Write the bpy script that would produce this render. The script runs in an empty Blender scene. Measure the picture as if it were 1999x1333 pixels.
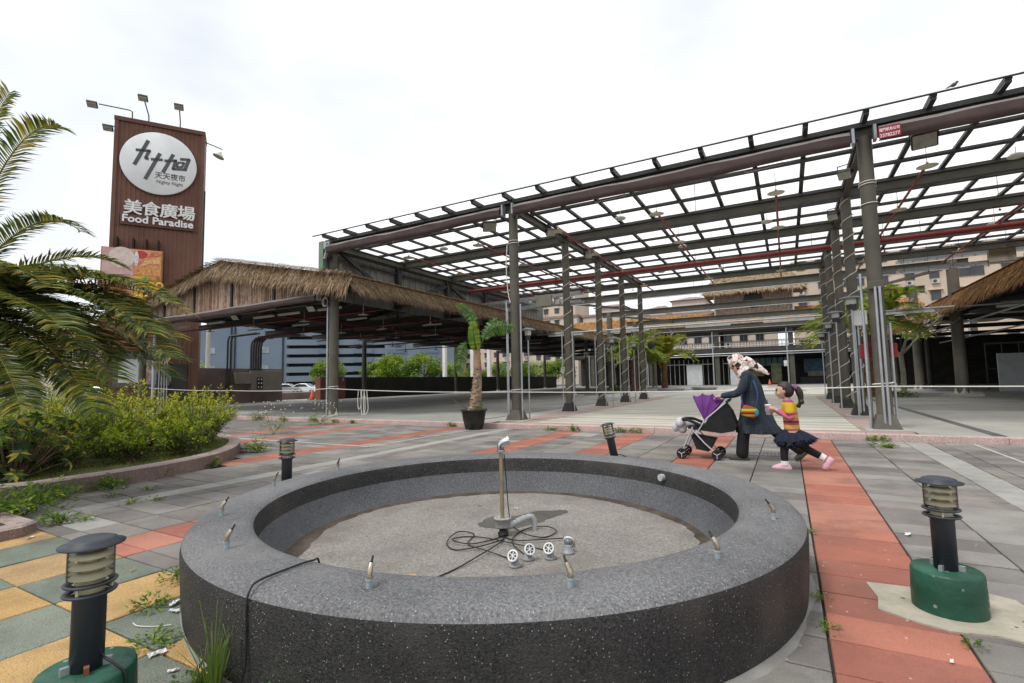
import bpy, bmesh, math, random
from mathutils import Vector, Matrix
rnd = random.Random(7)
R_ = math.radians
scene = bpy.context.scene
COL = scene.collection

# ------------------------------------------------------------------ camera
cam_data = bpy.data.cameras.new('camera')
cam = bpy.data.objects.new('camera', cam_data)
COL.objects.link(cam)
cam_data.sensor_fit = 'HORIZONTAL'
cam_data.sensor_width = 36.0
cam_data.lens = 968.75 / 1999.0 * 36.0
cam_data.clip_start = 0.05
cam_data.clip_end = 3000.0
_pit, _yaw, _roll = R_(4.542), R_(28.891), R_(-1.1)
_f = Vector((-math.sin(_yaw) * math.cos(_pit), math.cos(_yaw) * math.cos(_pit), math.sin(_pit)))
_r0 = Vector((math.cos(_yaw), math.sin(_yaw), 0))
_u0 = _r0.cross(_f)
_r = _r0 * math.cos(_roll) + _u0 * math.sin(_roll)
_u = -_r0 * math.sin(_roll) + _u0 * math.cos(_roll)
_m = Matrix((_r, _u, -_f)).transposed().to_4x4()
_m.translation = Vector((0, 0, 1.2))
cam.matrix_world = _m
scene.camera = cam

# ------------------------------------------------------------------ world: bright overcast sky
world = bpy.data.worlds.new('World')
scene.world = world
world.use_nodes = True
wt = world.node_tree
wt.nodes.clear()
SUN_EL, SUN_AZ = R_(58), R_(205)          # azimuth: clockwise from +Y
w_out = wt.nodes.new('ShaderNodeOutputWorld')
w_bg = wt.nodes.new('ShaderNodeBackground')
w_bg.inputs['Strength'].default_value = 0.1
w_sky = wt.nodes.new('ShaderNodeTexSky')
w_sky.sky_type = 'NISHITA'
w_sky.sun_disc = False
w_sky.sun_elevation = SUN_EL
w_sky.sun_rotation = SUN_AZ
w_co = wt.nodes.new('ShaderNodeTexCoord')
w_map = wt.nodes.new('ShaderNodeMapping')
w_map.inputs['Scale'].default_value = (1.0, 1.0, 2.2)
w_no = wt.nodes.new('ShaderNodeTexNoise')
w_no.inputs['Scale'].default_value = 1.7
w_no.inputs['Detail'].default_value = 5.0
w_no.inputs['Roughness'].default_value = 0.5
w_rmp = wt.nodes.new('ShaderNodeValToRGB')
w_rmp.color_ramp.elements[0].position = 0.27
w_rmp.color_ramp.elements[0].color = (4.7, 5.15, 5.8, 1)
w_rmp.color_ramp.elements[1].position = 0.56
w_rmp.color_ramp.elements[1].color = (7.4, 7.5, 7.55, 1)
w_mix = wt.nodes.new('ShaderNodeMix')
w_mix.data_type = 'RGBA'
w_mix.inputs[0].default_value = 0.94
wt.links.new(w_co.outputs['Generated'], w_map.inputs['Vector'])
wt.links.new(w_map.outputs['Vector'], w_no.inputs['Vector'])
wt.links.new(w_no.outputs['Fac'], w_rmp.inputs['Fac'])
wt.links.new(w_sky.outputs['Color'], w_mix.inputs[6])
wt.links.new(w_rmp.outputs['Color'], w_mix.inputs[7])
wt.links.new(w_mix.outputs[2], w_bg.inputs['Color'])
wt.links.new(w_bg.outputs['Background'], w_out.inputs['Surface'])

sun_d = bpy.data.lights.new('sun', 'SUN')
sun_d.energy = 1.4
sun_d.angle = R_(14)
sun_d.color = (1.0, 0.965, 0.91)
sun = bpy.data.objects.new('sun', sun_d)
COL.objects.link(sun)
_sd = Vector((math.sin(SUN_AZ) * math.cos(SUN_EL), math.cos(SUN_AZ) * math.cos(SUN_EL), math.sin(SUN_EL)))
sun.rotation_euler = (-_sd).to_track_quat('-Z', 'Y').to_euler()

vs = scene.view_settings
vs.view_transform = 'Standard'
vs.look = 'None'
vs.exposure = 0.62
vs.gamma = 1.0
vs.use_curve_mapping = False
scene.cycles.use_denoising = True
scene.cycles.max_bounces = 8
scene.cycles.diffuse_bounces = 4
scene.cycles.transparent_max_bounces = 12
scene.cycles.caustics_reflective = False
scene.cycles.caustics_refractive = False

# ------------------------------------------------------------------ materials
MATS = {}

def mat(name, col, rough=0.75, var=0.18, scale=3.0, metal=0.0, bump=0.0, bscale=60.0, speck=None,
        detail=4.0, stain=None, stain_scale=0.7, spec=0.35, local=False, fine=0.0, fine_scale=90.0):
    """procedural principled material: large noise variation, optional fine grain, stains, specks and bump"""
    if name in MATS:
        return MATS[name]
    m = bpy.data.materials.new(name)
    m.use_nodes = True
    nt = m.node_tree
    b = nt.nodes['Principled BSDF']
    L = nt.links
    if local:
        tc = nt.nodes.new('ShaderNodeTexCoord'); vec = tc.outputs['Object']
    else:
        g = nt.nodes.new('ShaderNodeNewGeometry'); vec = g.outputs['Position']

    def noise(sc, det=4.0, ro=0.6):
        n = nt.nodes.new('ShaderNodeTexNoise')
        n.inputs['Scale'].default_value = sc
        n.inputs['Detail'].default_value = det
        n.inputs['Roughness'].default_value = ro
        L.new(vec, n.inputs['Vector'])
        return n.outputs['Fac']

    def mixc(fac, a, bb, mode='MIX'):
        x = nt.nodes.new('ShaderNodeMix'); x.data_type = 'RGBA'; x.blend_type = mode
        for s, v in ((0, fac), (6, a), (7, bb)):
            if isinstance(v, (int, float)): x.inputs[s].default_value = v
            elif isinstance(v, tuple): x.inputs[s].default_value = (v + (1,))[:4]
            else: L.new(v, x.inputs[s])
        return x.outputs[2]

    def ramp(v, p0, p1, c0=(0, 0, 0, 1), c1=(1, 1, 1, 1)):
        r = nt.nodes.new('ShaderNodeValToRGB')
        r.color_ramp.elements[0].position = p0; r.color_ramp.elements[1].position = p1
        r.color_ramp.elements[0].color = c0; r.color_ramp.elements[1].color = c1
        L.new(v, r.inputs['Fac'])
        return r.outputs['Color']
    c = col
    lo = tuple(max(0.0, x * (1 - var)) for x in c); hi = tuple(min(1.0, x * (1 + var)) for x in c)
    out = mixc(ramp(noise(scale, detail), 0.32, 0.68), lo, hi)
    if fine:
        f = ramp(noise(fine_scale, 2.0, 0.7), 0.3, 0.7)
        out = mixc(f, mixc(1.0, out, (1 - fine,) * 3, 'MULTIPLY'), mixc(1.0, out, (1 + fine,) * 3, 'MULTIPLY'))
    if stain:
        out = mixc(ramp(noise(stain_scale, 6.0, 0.65), 0.5, 0.72), out, stain)
    if speck:                                   # (colour, scale, size)
        vo = nt.nodes.new('ShaderNodeTexVoronoi')
        vo.inputs['Scale'].default_value = speck[1]
        L.new(vec, vo.inputs['Vector'])
        k = ramp(vo.outputs['Distance'], speck[2], speck[2] + 0.06, (1, 1, 1, 1), (0, 0, 0, 1))
        rr = ramp(vo.outputs['Color'], 0.45, 0.6)
        mk = nt.nodes.new('ShaderNodeMath'); mk.operation = 'MULTIPLY'
        L.new(k, mk.inputs[0]); L.new(rr, mk.inputs[1])
        out = mixc(mk.outputs[0], out, speck[0])
    L.new(out, b.inputs['Base Color'])
    b.inputs['Metallic'].default_value = metal
    b.inputs['Specular IOR Level'].default_value = spec
    rr = nt.nodes.new('ShaderNodeMapRange')
    L.new(noise(scale * 2.3), rr.inputs['Value'])
    rr.inputs['To Min'].default_value = max(0.03, rough - 0.12); rr.inputs['To Max'].default_value = min(1.0, rough + 0.12)
    L.new(rr.outputs['Result'], b.inputs['Roughness'])
    if bump:
        bn = nt.nodes.new('ShaderNodeBump')
        bn.inputs['Strength'].default_value = bump
        bn.inputs['Distance'].default_value = 0.01
        L.new(noise(bscale, 3.0, 0.65), bn.inputs['Height'])
        L.new(bn.outputs['Normal'], b.inputs['Normal'])
    MATS[name] = m
    return m

def leaf_mat(name, col, trans=0.35, var=0.35, rough=0.5, scale=5.0):
    if name in MATS:
        return MATS[name]
    m = mat(name, col, rough=rough, var=var, scale=scale, spec=0.3)
    nt = m.node_tree
    b = nt.nodes['Principled BSDF']
    src = b.inputs['Base Color'].links[0].from_socket
    t = nt.nodes.new('ShaderNodeBsdfTranslucent')
    nt.links.new(src, t.inputs['Color'])
    mx = nt.nodes.new('ShaderNodeMixShader')
    mx.inputs[0].default_value = trans
    nt.links.new(b.outputs[0], mx.inputs[1]); nt.links.new(t.outputs[0], mx.inputs[2])
    nt.links.new(mx.outputs[0], nt.nodes['Material Output'].inputs['Surface'])
    return m

def glass_mat(name, col=(1, 1, 1), rough=0.05, alpha=0.25):
    """thin clear cover: transparent with a glossy share"""
    if name in MATS:
        return MATS[name]
    m = bpy.data.materials.new(name); m.use_nodes = True
    nt = m.node_tree; nt.nodes.clear()
    o = nt.nodes.new('ShaderNodeOutputMaterial')
    t = nt.nodes.new('ShaderNodeBsdfTransparent'); t.inputs['Color'].default_value = col + (1,)
    g = nt.nodes.new('ShaderNodeBsdfGlossy'); g.inputs['Roughness'].default_value = rough
    mx = nt.nodes.new('ShaderNodeMixShader')
    fr = nt.nodes.new('ShaderNodeFresnel'); fr.inputs['IOR'].default_value = 1.45
    ad = nt.nodes.new('ShaderNodeMath'); ad.operation = 'ADD'; ad.inputs[1].default_value = alpha
    nt.links.new(fr.outputs[0], ad.inputs[0]); nt.links.new(ad.outputs[0], mx.inputs[0])
    nt.links.new(t.outputs[0], mx.inputs[1]); nt.links.new(g.outputs[0], mx.inputs[2])
    nt.links.new(mx.outputs[0], o.inputs['Surface'])
    MATS[name] = m
    return m

# ------------------------------------------------------------------ mesh helpers
class MB:
    def __init__(s):
        s.v = []; s.f = []; s.mi = []; s.sm = []
    def add(s, vs, fs, mi=0, sm=False):
        o = len(s.v)
        s.v.extend([tuple(p) for p in vs])
        for f in fs:
            s.f.append(tuple(i + o for i in f)); s.mi.append(mi); s.sm.append(sm)
    def box(s, c, d, rot=None, mi=0, ch=0.0):
        x, y, z = d[0] / 2, d[1] / 2, d[2] / 2
        if ch > 0:
            vs = []; 
            k = min(ch, x * .9, y * .9, z * .9)
            for sz in (-1, 1):
                for lvl in ((0, 1) if sz < 0 else (1, 0)):
                    zz = sz * (z if lvl == 0 else z - k)
                    a, b = (x - k, y - k) if lvl == 0 else (x, y)
                    vs += [(-a, -b, zz), (a, -b, zz), (a, b, zz), (-a, b, zz)]
            fs = [(3, 2, 1, 0), (12, 13, 14, 15)]
            for l in range(3):
                for i in range(4):
                    j = (i + 1) % 4
                    fs.append((l * 4 + i, l * 4 + j, l * 4 + 4 + j, l * 4 + 4 + i))
        else:
            vs = [(-x, -y, -z), (x, -y, -z), (x, y, -z), (-x, y, -z), (-x, -y, z), (x, -y, z), (x, y, z), (-x, y, z)]
            fs = [(3, 2, 1, 0), (4, 5, 6, 7), (0, 1, 5, 4), (1, 2, 6, 5), (2, 3, 7, 6), (3, 0, 4, 7)]
        if rot is not None:
            M = Matrix.Rotation(rot, 3, 'Z') if isinstance(rot, (int, float)) else rot
            vs = [M @ Vector(p) for p in vs]
        cc = Vector(c)
        s.add([Vector(p) + cc for p in vs], fs, mi)
        return s
    def b2(s, lo, hi, mi=0, ch=0.0):
        return s.box([(a + b) / 2 for a, b in zip(lo, hi)], [abs(b - a) for a, b in zip(lo, hi)], None, mi, ch)
    def beam(s, p0, p1, w, h, mi=0):
        """box section between two points: w across, h upright"""
        p0, p1 = Vector(p0), Vector(p1); d = p1 - p0; l = d.length
        y = d.normalized(); up = Vector((0, 0, 1))
        if abs(y.z) > 0.98: up = Vector((1, 0, 0))
        x = y.cross(up).normalized(); z = x.cross(y)
        M = Matrix((x, y, z)).transposed()
        return s.box((p0 + p1) / 2, (w, l, h), M, mi)
    def ibeam(s, p0, p1, w, h, t=0.02, mi=0):
        p0, p1 = Vector(p0), Vector(p1)
        up = Vector((0, 0, 1))
        s.beam(p0 + up * (h / 2 - t / 2), p1 + up * (h / 2 - t / 2), w, t, mi)
        s.beam(p0 - up * (h / 2 - t / 2), p1 - up * (h / 2 - t / 2), w, t, mi)
        s.beam(p0, p1, t * 0.8, h - 2 * t, mi)
        return s
    def tube(s, pts, r, n=8, mi=0, caps=True, sm=True):
        pts = [Vector(p) for p in pts]; k = len(pts)
        rs = r if isinstance(r, (list, tuple)) else [r] * k
        t0 = (pts[1] - pts[0]).normalized()
        a = Vector((0, 0, 1)) if abs(t0.z) < 0.9 else Vector((1, 0, 0))
        x = t0.cross(a).normalized(); vs = []
        for i in range(k):
            t = (pts[min(i + 1, k - 1)] - pts[max(i - 1, 0)])
            t = t.normalized() if t.length > 1e-9 else t0
            x = (x - t * x.dot(t))
            x = x.normalized() if x.length > 1e-6 else t.orthogonal().normalized()
            y = t.cross(x)
            for j in range(n):
                an = 2 * math.pi * j / n
                vs.append(pts[i] + (x * math.cos(an) + y * math.sin(an)) * rs[i])
        fs = []
        for i in range(k - 1):
            for j in range(n):
                j2 = (j + 1) % n
                fs.append((i * n + j, i * n + j2, (i + 1) * n + j2, (i + 1) * n + j))
        s.add(vs, fs, mi, sm)
        if caps:
            s.add([vs[j] for j in range(n)], [tuple(reversed(range(n)))], mi)
            s.add([vs[(k - 1) * n + j] for j in range(n)], [tuple(range(n))], mi)
        return s
    def cyl(s, p0, p1, r0, r1=None, n=12, mi=0, caps=True):
        return s.tube([p0, p1], [r0, r0 if r1 is None else r1], n, mi, caps)
    def lathe(s, prof, c=(0, 0, 0), n=24, mi=0, sm=True, M=None, closed=False):
        c = Vector(c); vs = []
        for r, z in prof:
            for j in range(n):
                a = 2 * math.pi * j / n
                p = Vector((r * math.cos(a), r * math.sin(a), z))
                if M is not None: p = M @ p
                vs.append(p + c)
        fs = []; k = len(prof)
        for i in range(k if closed else k - 1):
            i2 = (i + 1) % k
            for j in range(n):
                j2 = (j + 1) % n
                fs.append((i * n + j, i * n + j2, i2 * n + j2, i2 * n + j))
        s.add(vs, fs, mi, sm)
        return s
    def prism(s, poly, O, ux, uy, depth, mi=0):
        """2D polygon in the plane (O, ux, uy) extruded by depth along ux x uy"""
        O, ux, uy = Vector(O), Vector(ux), Vector(uy); nn = ux.cross(uy).normalized() * depth
        n = len(poly)
        a = [O + ux * x + uy * y for x, y in poly]
        vs = a + [p + nn for p in a]
        fs = [tuple(reversed(range(n))), tuple(range(n, 2 * n))]
        for i in range(n):
            j = (i + 1) % n
            fs.append((i, j, n + j, n + i))
        s.add(vs, fs, mi)
        return s
    def sphere(s, c, r, n=12, m=8, mi=0, M=None):
        r = (r, r, r) if isinstance(r, (int, float)) else r
        c = Vector(c); vs = []
        for i in range(m + 1):
            ph = math.pi * i / m
            for j in range(n):
                a = 2 * math.pi * j / n
                p = Vector((r[0] * math.sin(ph) * math.cos(a), r[1] * math.sin(ph) * math.sin(a), -r[2] * math.cos(ph)))
                if M is not None: p = M @ p
                vs.append(p + c)
        fs = []
        for i in range(m):
            for j in range(n):
                j2 = (j + 1) % n
                fs.append((i * n + j, i * n + j2, (i + 1) * n + j2, (i + 1) * n + j))
        s.add(vs, fs, mi, True)
        return s
    def quad(s, a, b, c, d, mi=0):
        s.add([a, b, c, d], [(0, 1, 2, 3)], mi); return s
    def mesh(s, name, mats):
        me = bpy.data.meshes.new(name)
        me.from_pydata(s.v, [], s.f)
        for m in (mats if isinstance(mats, (list, tuple)) else [mats]):
            me.materials.append(m)
        me.polygons.foreach_set('material_index', s.mi)
        me.polygons.foreach_set('use_smooth', s.sm)
        me.update()
        return me
    def build(s, name, mats, parent=None, kind=None):
        return link(name, s.mesh(name, mats), parent, kind)

def W(mb, name, mats, root, kind=None):
    """a part given in world coordinates under an unrotated root"""
    o = mb.build(name, mats, root, kind); o.location = -Vector(root.location); return o

def link(name, me, parent=None, kind=None):
    o = bpy.data.objects.new(name, me)
    COL.objects.link(o)
    if parent is not None: o.parent = parent
    if kind: o['kind'] = kind
    return o

def tag(o, label, cat, group=None):
    o['label'] = label; o['category'] = cat
    if group: o['group'] = group
    return o

def thing(name, label, cat, loc=(0, 0, 0), rz=0.0, group=None):
    o = bpy.data.objects.new(name, None)
    o.empty_display_size = 0.2
    COL.objects.link(o)
    o.location = loc; o.rotation_euler = (0, 0, rz)
    return tag(o, label, cat, group)

def struct(name, me):
    return link(name, me, None, 'structure')

def dup(root, loc, rz=0.0, label=None, group=None):
    r = root.copy(); COL.objects.link(r); r.location = loc; r.rotation_euler = (0, 0, rz)
    if label: r['label'] = label
    if group: r['group'] = group
    for ch in root.children:
        c = ch.copy(); COL.objects.link(c); c.parent = r
        for g in ch.children:
            d = g.copy(); COL.objects.link(d); d.parent = c
    return r

def text_mb(txt, size, ext, O, ux, uy, align='LEFT', bold=0.0, shear=0.0, width=None):
    """letters as solid geometry in the plane (O, ux, uy)"""
    cu = bpy.data.curves.new('lettering', 'FONT')
    cu.body = txt; cu.size = size; cu.extrude = ext; cu.offset = bold; cu.shear = shear
    cu.align_x = align; cu.resolution_u = 3
    o = bpy.data.objects.new('lettering', cu); COL.objects.link(o)
    dg = bpy.context.evaluated_depsgraph_get()
    me = bpy.data.meshes.new_from_object(o.evaluated_get(dg))
    bpy.data.objects.remove(o); bpy.data.curves.remove(cu)
    ux, uy, O = Vector(ux), Vector(uy), Vector(O); nn = ux.cross(uy).normalized()
    k = 1.0
    if width and len(me.vertices):
        xs = [v.co.x for v in me.vertices]
        k = width / max(1e-6, max(xs) - min(xs))
    mb = MB()
    mb.v = [tuple(O + ux * v.co.x * k + uy * v.co.y + nn * v.co.z) for v in me.vertices]
    mb.f = [tuple(p.vertices) for p in me.polygons]
    mb.mi = [0] * len(mb.f); mb.sm = [False] * len(mb.f)
    bpy.data.meshes.remove(me)
    return mb

def remeshed(mb, name, mats, parent, voxel=0.012, smooth=4, kind=None):
    """merge overlapping solids into one continuous smooth surface"""
    me = mb.mesh(name, mats)
    o = link(name, me)
    r = o.modifiers.new('r', 'REMESH'); r.mode = 'VOXEL'; r.voxel_size = voxel
    sm = o.modifiers.new('s', 'SMOOTH'); sm.factor = 0.5; sm.iterations = smooth
    dg = bpy.context.evaluated_depsgraph_get()
    me2 = bpy.data.meshes.new_from_object(o.evaluated_get(dg))
    bpy.data.objects.remove(o); bpy.data.meshes.remove(me)
    me2.name = name
    me2.materials.clear()
    for m in (mats if isinstance(mats, (list, tuple)) else [mats]): me2.materials.append(m)
    me2.polygons.foreach_set('use_smooth', [True] * len(me2.polygons))
    me2.polygons.foreach_set('material_index', [0] * len(me2.polygons))
    return link(name, me2, parent, kind)
# ------------------------------------------------------------------ ground and paving
m_soil = mat('joint_dirt', (0.045, 0.04, 0.033), 0.95, 0.4, 6, bump=0.5)
m_asph = mat('asphalt', (0.11, 0.11, 0.108), 0.9, 0.2, 0.4, bump=0.3)
GREY = [mat('paver_grey_%s' % n, c, 0.82, 0.2, 1.6, bump=0.35, bscale=130, fine=0.18, fine_scale=160,
            stain=tuple(x * 0.52 for x in c), stain_scale=1.3, speck=((0.42, 0.4, 0.38), 14, 0.045))
        for n, c in (('a', (0.190, 0.172, 0.160)), ('b', (0.222, 0.206, 0.192)), ('c', (0.262, 0.248, 0.228)), ('d', (0.204, 0.192, 0.174)), ('e', (0.165, 0.150, 0.142)), ('f', (0.235, 0.212, 0.192)))]
RED = [mat('paver_red_%s' % n, c, 0.82, 0.14, 2.0, bump=0.35, bscale=130, fine=0.15, fine_scale=160,
           stain=(0.20, 0.10, 0.075), stain_scale=1.7, speck=((0.6, 0.45, 0.4), 14, 0.05))
       for n, c in (('a', (0.355, 0.125, 0.085)), ('b', (0.40, 0.155, 0.105)), ('c', (0.315, 0.118, 0.085)), ('d', (0.40, 0.175, 0.125)), ('e', (0.29, 0.115, 0.085)))]
LIGHT = [mat('paver_light', (0.315, 0.31, 0.285), 0.82, 0.16, 2.0, bump=0.3, bscale=130, fine=0.14, fine_scale=160)]
YELL = [mat('paver_yellow_%s' % n, c, 0.9, 0.16, 3.0, bump=1.0, bscale=110, fine=0.24, fine_scale=120, speck=((0.2, 0.12, 0.05), 20, 0.06),
            stain=(0.28, 0.19, 0.10), stain_scale=2.0) for n, c in (('a', (0.50, 0.315, 0.125)), ('b', (0.45, 0.30, 0.15)), ('c', (0.54, 0.35, 0.15)))]
GREEN = [mat('paver_green_%s' % n, c, 0.9, 0.16, 3.0, bump=1.0, bscale=110, fine=0.24, fine_scale=120, speck=((0.07, 0.075, 0.06), 20, 0.07),
             stain=(0.12, 0.13, 0.105), stain_scale=2.4) for n, c in (('a', (0.185, 0.215, 0.172)), ('b', (0.215, 0.235, 0.19)))]

g = MB(); g.quad((-1500, -1500, -0.06), (1500, -1500, -0.06), (1500, 1500, -0.06), (-1500, 1500, -0.06))
struct('street_ground', g.mesh('street_ground', m_asph))
m_plz = mat('plaza_base', (0.17, 0.16, 0.15), 0.9, 0.25, 1.2, bump=0.3)
nt = m_plz.node_tree                                    # brick joints for the paving outside the modelled field
bk = nt.nodes.new('ShaderNodeTexBrick'); gp = nt.nodes.new('ShaderNodeNewGeometry')
bk.inputs['Scale'].default_value = 1.0; bk.inputs['Brick Width'].default_value = 0.54; bk.inputs['Row Height'].default_value = 0.2885
bk.inputs['Mortar Size'].default_value = 0.006; bk.offset = 0
bk.inputs['Color1'].default_value = (0.17, 0.158, 0.15, 1); bk.inputs['Color2'].default_value = (0.21, 0.2, 0.19, 1); bk.inputs['Mortar'].default_value = (0.05, 0.045, 0.04, 1)
nt.links.new(gp.outputs['Position'], bk.inputs['Vector'])
nt.links.new(bk.outputs['Color'], nt.nodes['Principled BSDF'].inputs['Base Color'])
g = MB()
g.b2((-14.03, 0.15, -0.05), (4.42, 11.05, -0.022), mi=1)           # dirt bed under the pavers
g.b2((-60, -40, -0.05), (60, 0.15, -0.004)); g.b2((-60, 0.15, -0.05), (-14.03, 11.05, -0.004)); g.b2((4.42, 0.15, -0.05), (60, 11.05, -0.004))
plaza = struct('plaza_ground', g.mesh('plaza_ground', [m_plz, m_soil]))

FC = Vector((-1.92, 3.24, 0))                           # fountain centre

def in_view(p):
    d = Vector(p) - cam.matrix_world.translation
    z = d.dot(_f)
    if z < 0.2: return None
    x, y = d.dot(_r) / z * 968.75, -d.dot(_u) / z * 968.75
    return (z if abs(x) < 1060 and abs(y) < 740 else None)

def planter_inside(x, y):
    return x < -7.25 and 1.0 < y < 6.3 and (x + 11.3) ** 2 / 16.5 + (y - 3.2) ** 2 / 9.6 < 1.0

xb = [round(0.097 + 0.54 * k, 3) for k in range(-26, 9)]
cols = []
for a, b in zip(xb[:-1], xb[1:]):
    if a < -6.2 < b: cols += [(a, a + 0.29), (a + 0.29, b)]
    elif a < 1.9 < b: cols += [(a, a + 0.32), (a + 0.32, b)]
    else: cols.append((a, b))
REDC = (0.3, -4.5, -7.7, -10.4, -12.0, 3.6)
tiles = []
for a, b in cols:
    xm = (a + b) / 2
    left = xm < -2.06
    ys = [0.15]
    if left:
        ys = [0.14, 0.71, 1.28, 1.85, 2.0]
        while ys[-1] < 10.75: ys.append(ys[-1] + 0.2885)
    else:
        y = 2.471 - 0.2885 * 8
        ys = [y]
        while ys[-1] < 10.75: ys.append(ys[-1] + 0.2885)
    ys.append(11.045)
    k = int(round((a - 0.097) / 0.54))
    for j, (c, d) in enumerate(zip(ys[:-1], ys[1:])):
        if d - c < 0.05: continue
        ym = (c + d) / 2
        if math.hypot(xm - FC.x, ym - FC.y) < 1.55 or planter_inside(xm, ym): continue
        if left and ym < 1.85:
            kind = YELL if (int(math.floor((xm + 2.603) / 0.54)) + j) % 2 == 0 else GREEN
        elif b - a < 0.4 and (abs(xm + 6.235) < 0.05 or abs(xm - 1.877) < 0.06): kind = LIGHT
        elif any(abs(xm - r) < 0.2 for r in REDC): kind = RED
        elif (abs(xm + 2.87) < 0.2 or abs(xm + 1.25) < 0.2) and ym > 6.9: kind = RED
        elif (abs(xm - 1.45) < 0.2 and ym > 10.3) or (abs(xm + 4.0) < 0.25 and 10.1 < ym < 10.7) or (abs(xm + 9.1) < 0.2 and 7.4 < ym < 7.8) or (abs(xm + 5.57) < 0.2 and 2.0 < ym < 2.3): kind = LIGHT
        else: kind = GREY
        z = in_view((xm, ym, 0))
        tiles.append((z if z else 99 + math.hypot(xm, ym), a, b, c, d, rnd.choice(kind)))
tiles.sort(key=lambda t: t[0])
pm = {}
def paver_mesh(w, l, m):
    key = (round(w, 3), round(l, 3), m.name)
    if key not in pm:
        mb = MB(); mb.box((0, 0, -0.017), (w, l, 0.034), ch=0.004); pm[key] = mb.mesh('paver', m)
    return pm[key]
rest = MB(); rest_m = GREY + RED + LIGHT + YELL + GREEN
for i, (z, a, b, c, d, m) in enumerate(tiles):
    w, l = b - a - 0.012, d - c - 0.012
    tz = rnd.uniform(-0.0022, 0.0022)
    if i < 298:
        o = link('paver', paver_mesh(w, l, m), plaza)
        o.location = ((a + b) / 2, (c + d) / 2, tz)
        o.rotation_euler = (rnd.gauss(0, 0.006), rnd.gauss(0, 0.004), rnd.gauss(0, 0.003))
    else:
        rest.box(((a + b) / 2, (c + d) / 2, -0.017 + tz), (w, l, 0.034), mi=rest_m.index(m), ch=0.004)
rest.build('paver_field', rest_m, plaza, 'stuff')
m_inlay = mat('white_inlay', (0.5, 0.49, 0.46), 0.7, 0.15, 4)
for lo, hi in (((-7.09, 7.1, -0.01), (-7.05, 11.03, 0.004)), ((-11.2, 7.06, -0.01), (-7.09, 7.1, 0.004)), ((2.64, 6.0, -0.01), (2.675, 11.03, 0.004))):
    mb = MB(); mb.b2(lo, hi); mb.build('inlay_strip', m_inlay, plaza)
m_patch = mat('cement_patch', (0.40, 0.365, 0.29), 0.9, 0.2, 5, bump=0.6, bscale=50, speck=((0.08, 0.07, 0.06), 12, 0.09), stain=(0.3, 0.26, 0.2), stain_scale=3)
mb = MB()
pp = [(0.33, 3.57), (0.36, 3.36), (0.34, 3.2), (0.47, 3.12), (0.6, 3.07), (0.78, 3.11), (0.92, 3.06), (1.2, 3.12), (1.22, 3.3), (1.02, 3.46), (0.98, 3.62), (0.86, 3.68), (0.6, 3.6)]
mb.prism(pp, (0, 0, -0.002), (1, 0, 0), (0, 1, 0), 0.009)
mb.build('cement_patch', m_patch, plaza)
m_grate = mat('drain_grate', (0.2, 0.2, 0.2), 0.5, 0.2, 5, metal=0.6)
mb = MB()
for k in range(12): mb.b2((-0.62 + k * 0.05, 8.5, -0.005), (-0.597 + k * 0.05, 8.8, 0.006))
mb.b2((-0.64, 8.47, -0.005), (0.0, 8.5, 0.007)); mb.b2((-0.64, 8.8, -0.005), (0.0, 8.83, 0.007))
mb.build('drain_grate', m_grate, plaza)

# ------------------------------------------------------------------ market platform with kerb and floor panels
m_conc = mat('floor_concrete', (0.29, 0.285, 0.262), 0.72, 0.14, 0.5, stain=(0.2, 0.197, 0.18), stain_scale=0.35, fine=0.06)
m_conc_d = mat('floor_concrete_dark', (0.225, 0.222, 0.208), 0.7, 0.16, 0.6, stain=(0.16, 0.157, 0.145), stain_scale=0.5, fine=0.06)
m_conc_l = mat('floor_concrete_light', (0.36, 0.35, 0.315), 0.72, 0.12, 0.6, stain=(0.27, 0.26, 0.235), stain_scale=0.5, fine=0.06)
m_cream = mat('floor_cream', (0.54, 0.52, 0.44), 0.65, 0.1, 0.8, stain=(0.43, 0.41, 0.35), stain_scale=0.6, fine=0.05)
m_grays = mat('floor_greige', (0.33, 0.32, 0.285), 0.65, 0.1, 0.8, fine=0.05)
m_pink = mat('pink_granite', (0.50, 0.36, 0.335), 0.7, 0.12, 3, fine=0.3, fine_scale=45, speck=((0.66, 0.6, 0.56), 40, 0.2), stain=(0.42, 0.33, 0.3), stain_scale=0.8)
m_pinkf = mat('pink_floor', (0.37, 0.275, 0.245), 0.7, 0.14, 1.5, fine=0.15, fine_scale=60)
g = MB(); g.b2((-33.5, 11.3, -0.1), (40, 82, 0.112))
plat = struct('market_platform', g.mesh('market_platform', m_conc))
def slab(name, x0, x1, y0, y1, m, z=0.12, gap=0.006):
    mb = MB(); mb.b2((x0 + gap, y0 + gap, 0.1), (x1 - gap, y1 - gap, z)); return mb.build(name, m, plat)
x = -33.0
while x < 11:
    l = 1.9
    mb = MB(); mb.b2((x + 0.003, 11.07 + rnd.uniform(-.004, .004), -0.03), (x + l - 0.003, 11.26, 0.125 + rnd.uniform(-.003, .003)), ch=0.012)
    mb.build('kerb_stone', m_pink, plat); x += l
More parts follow.
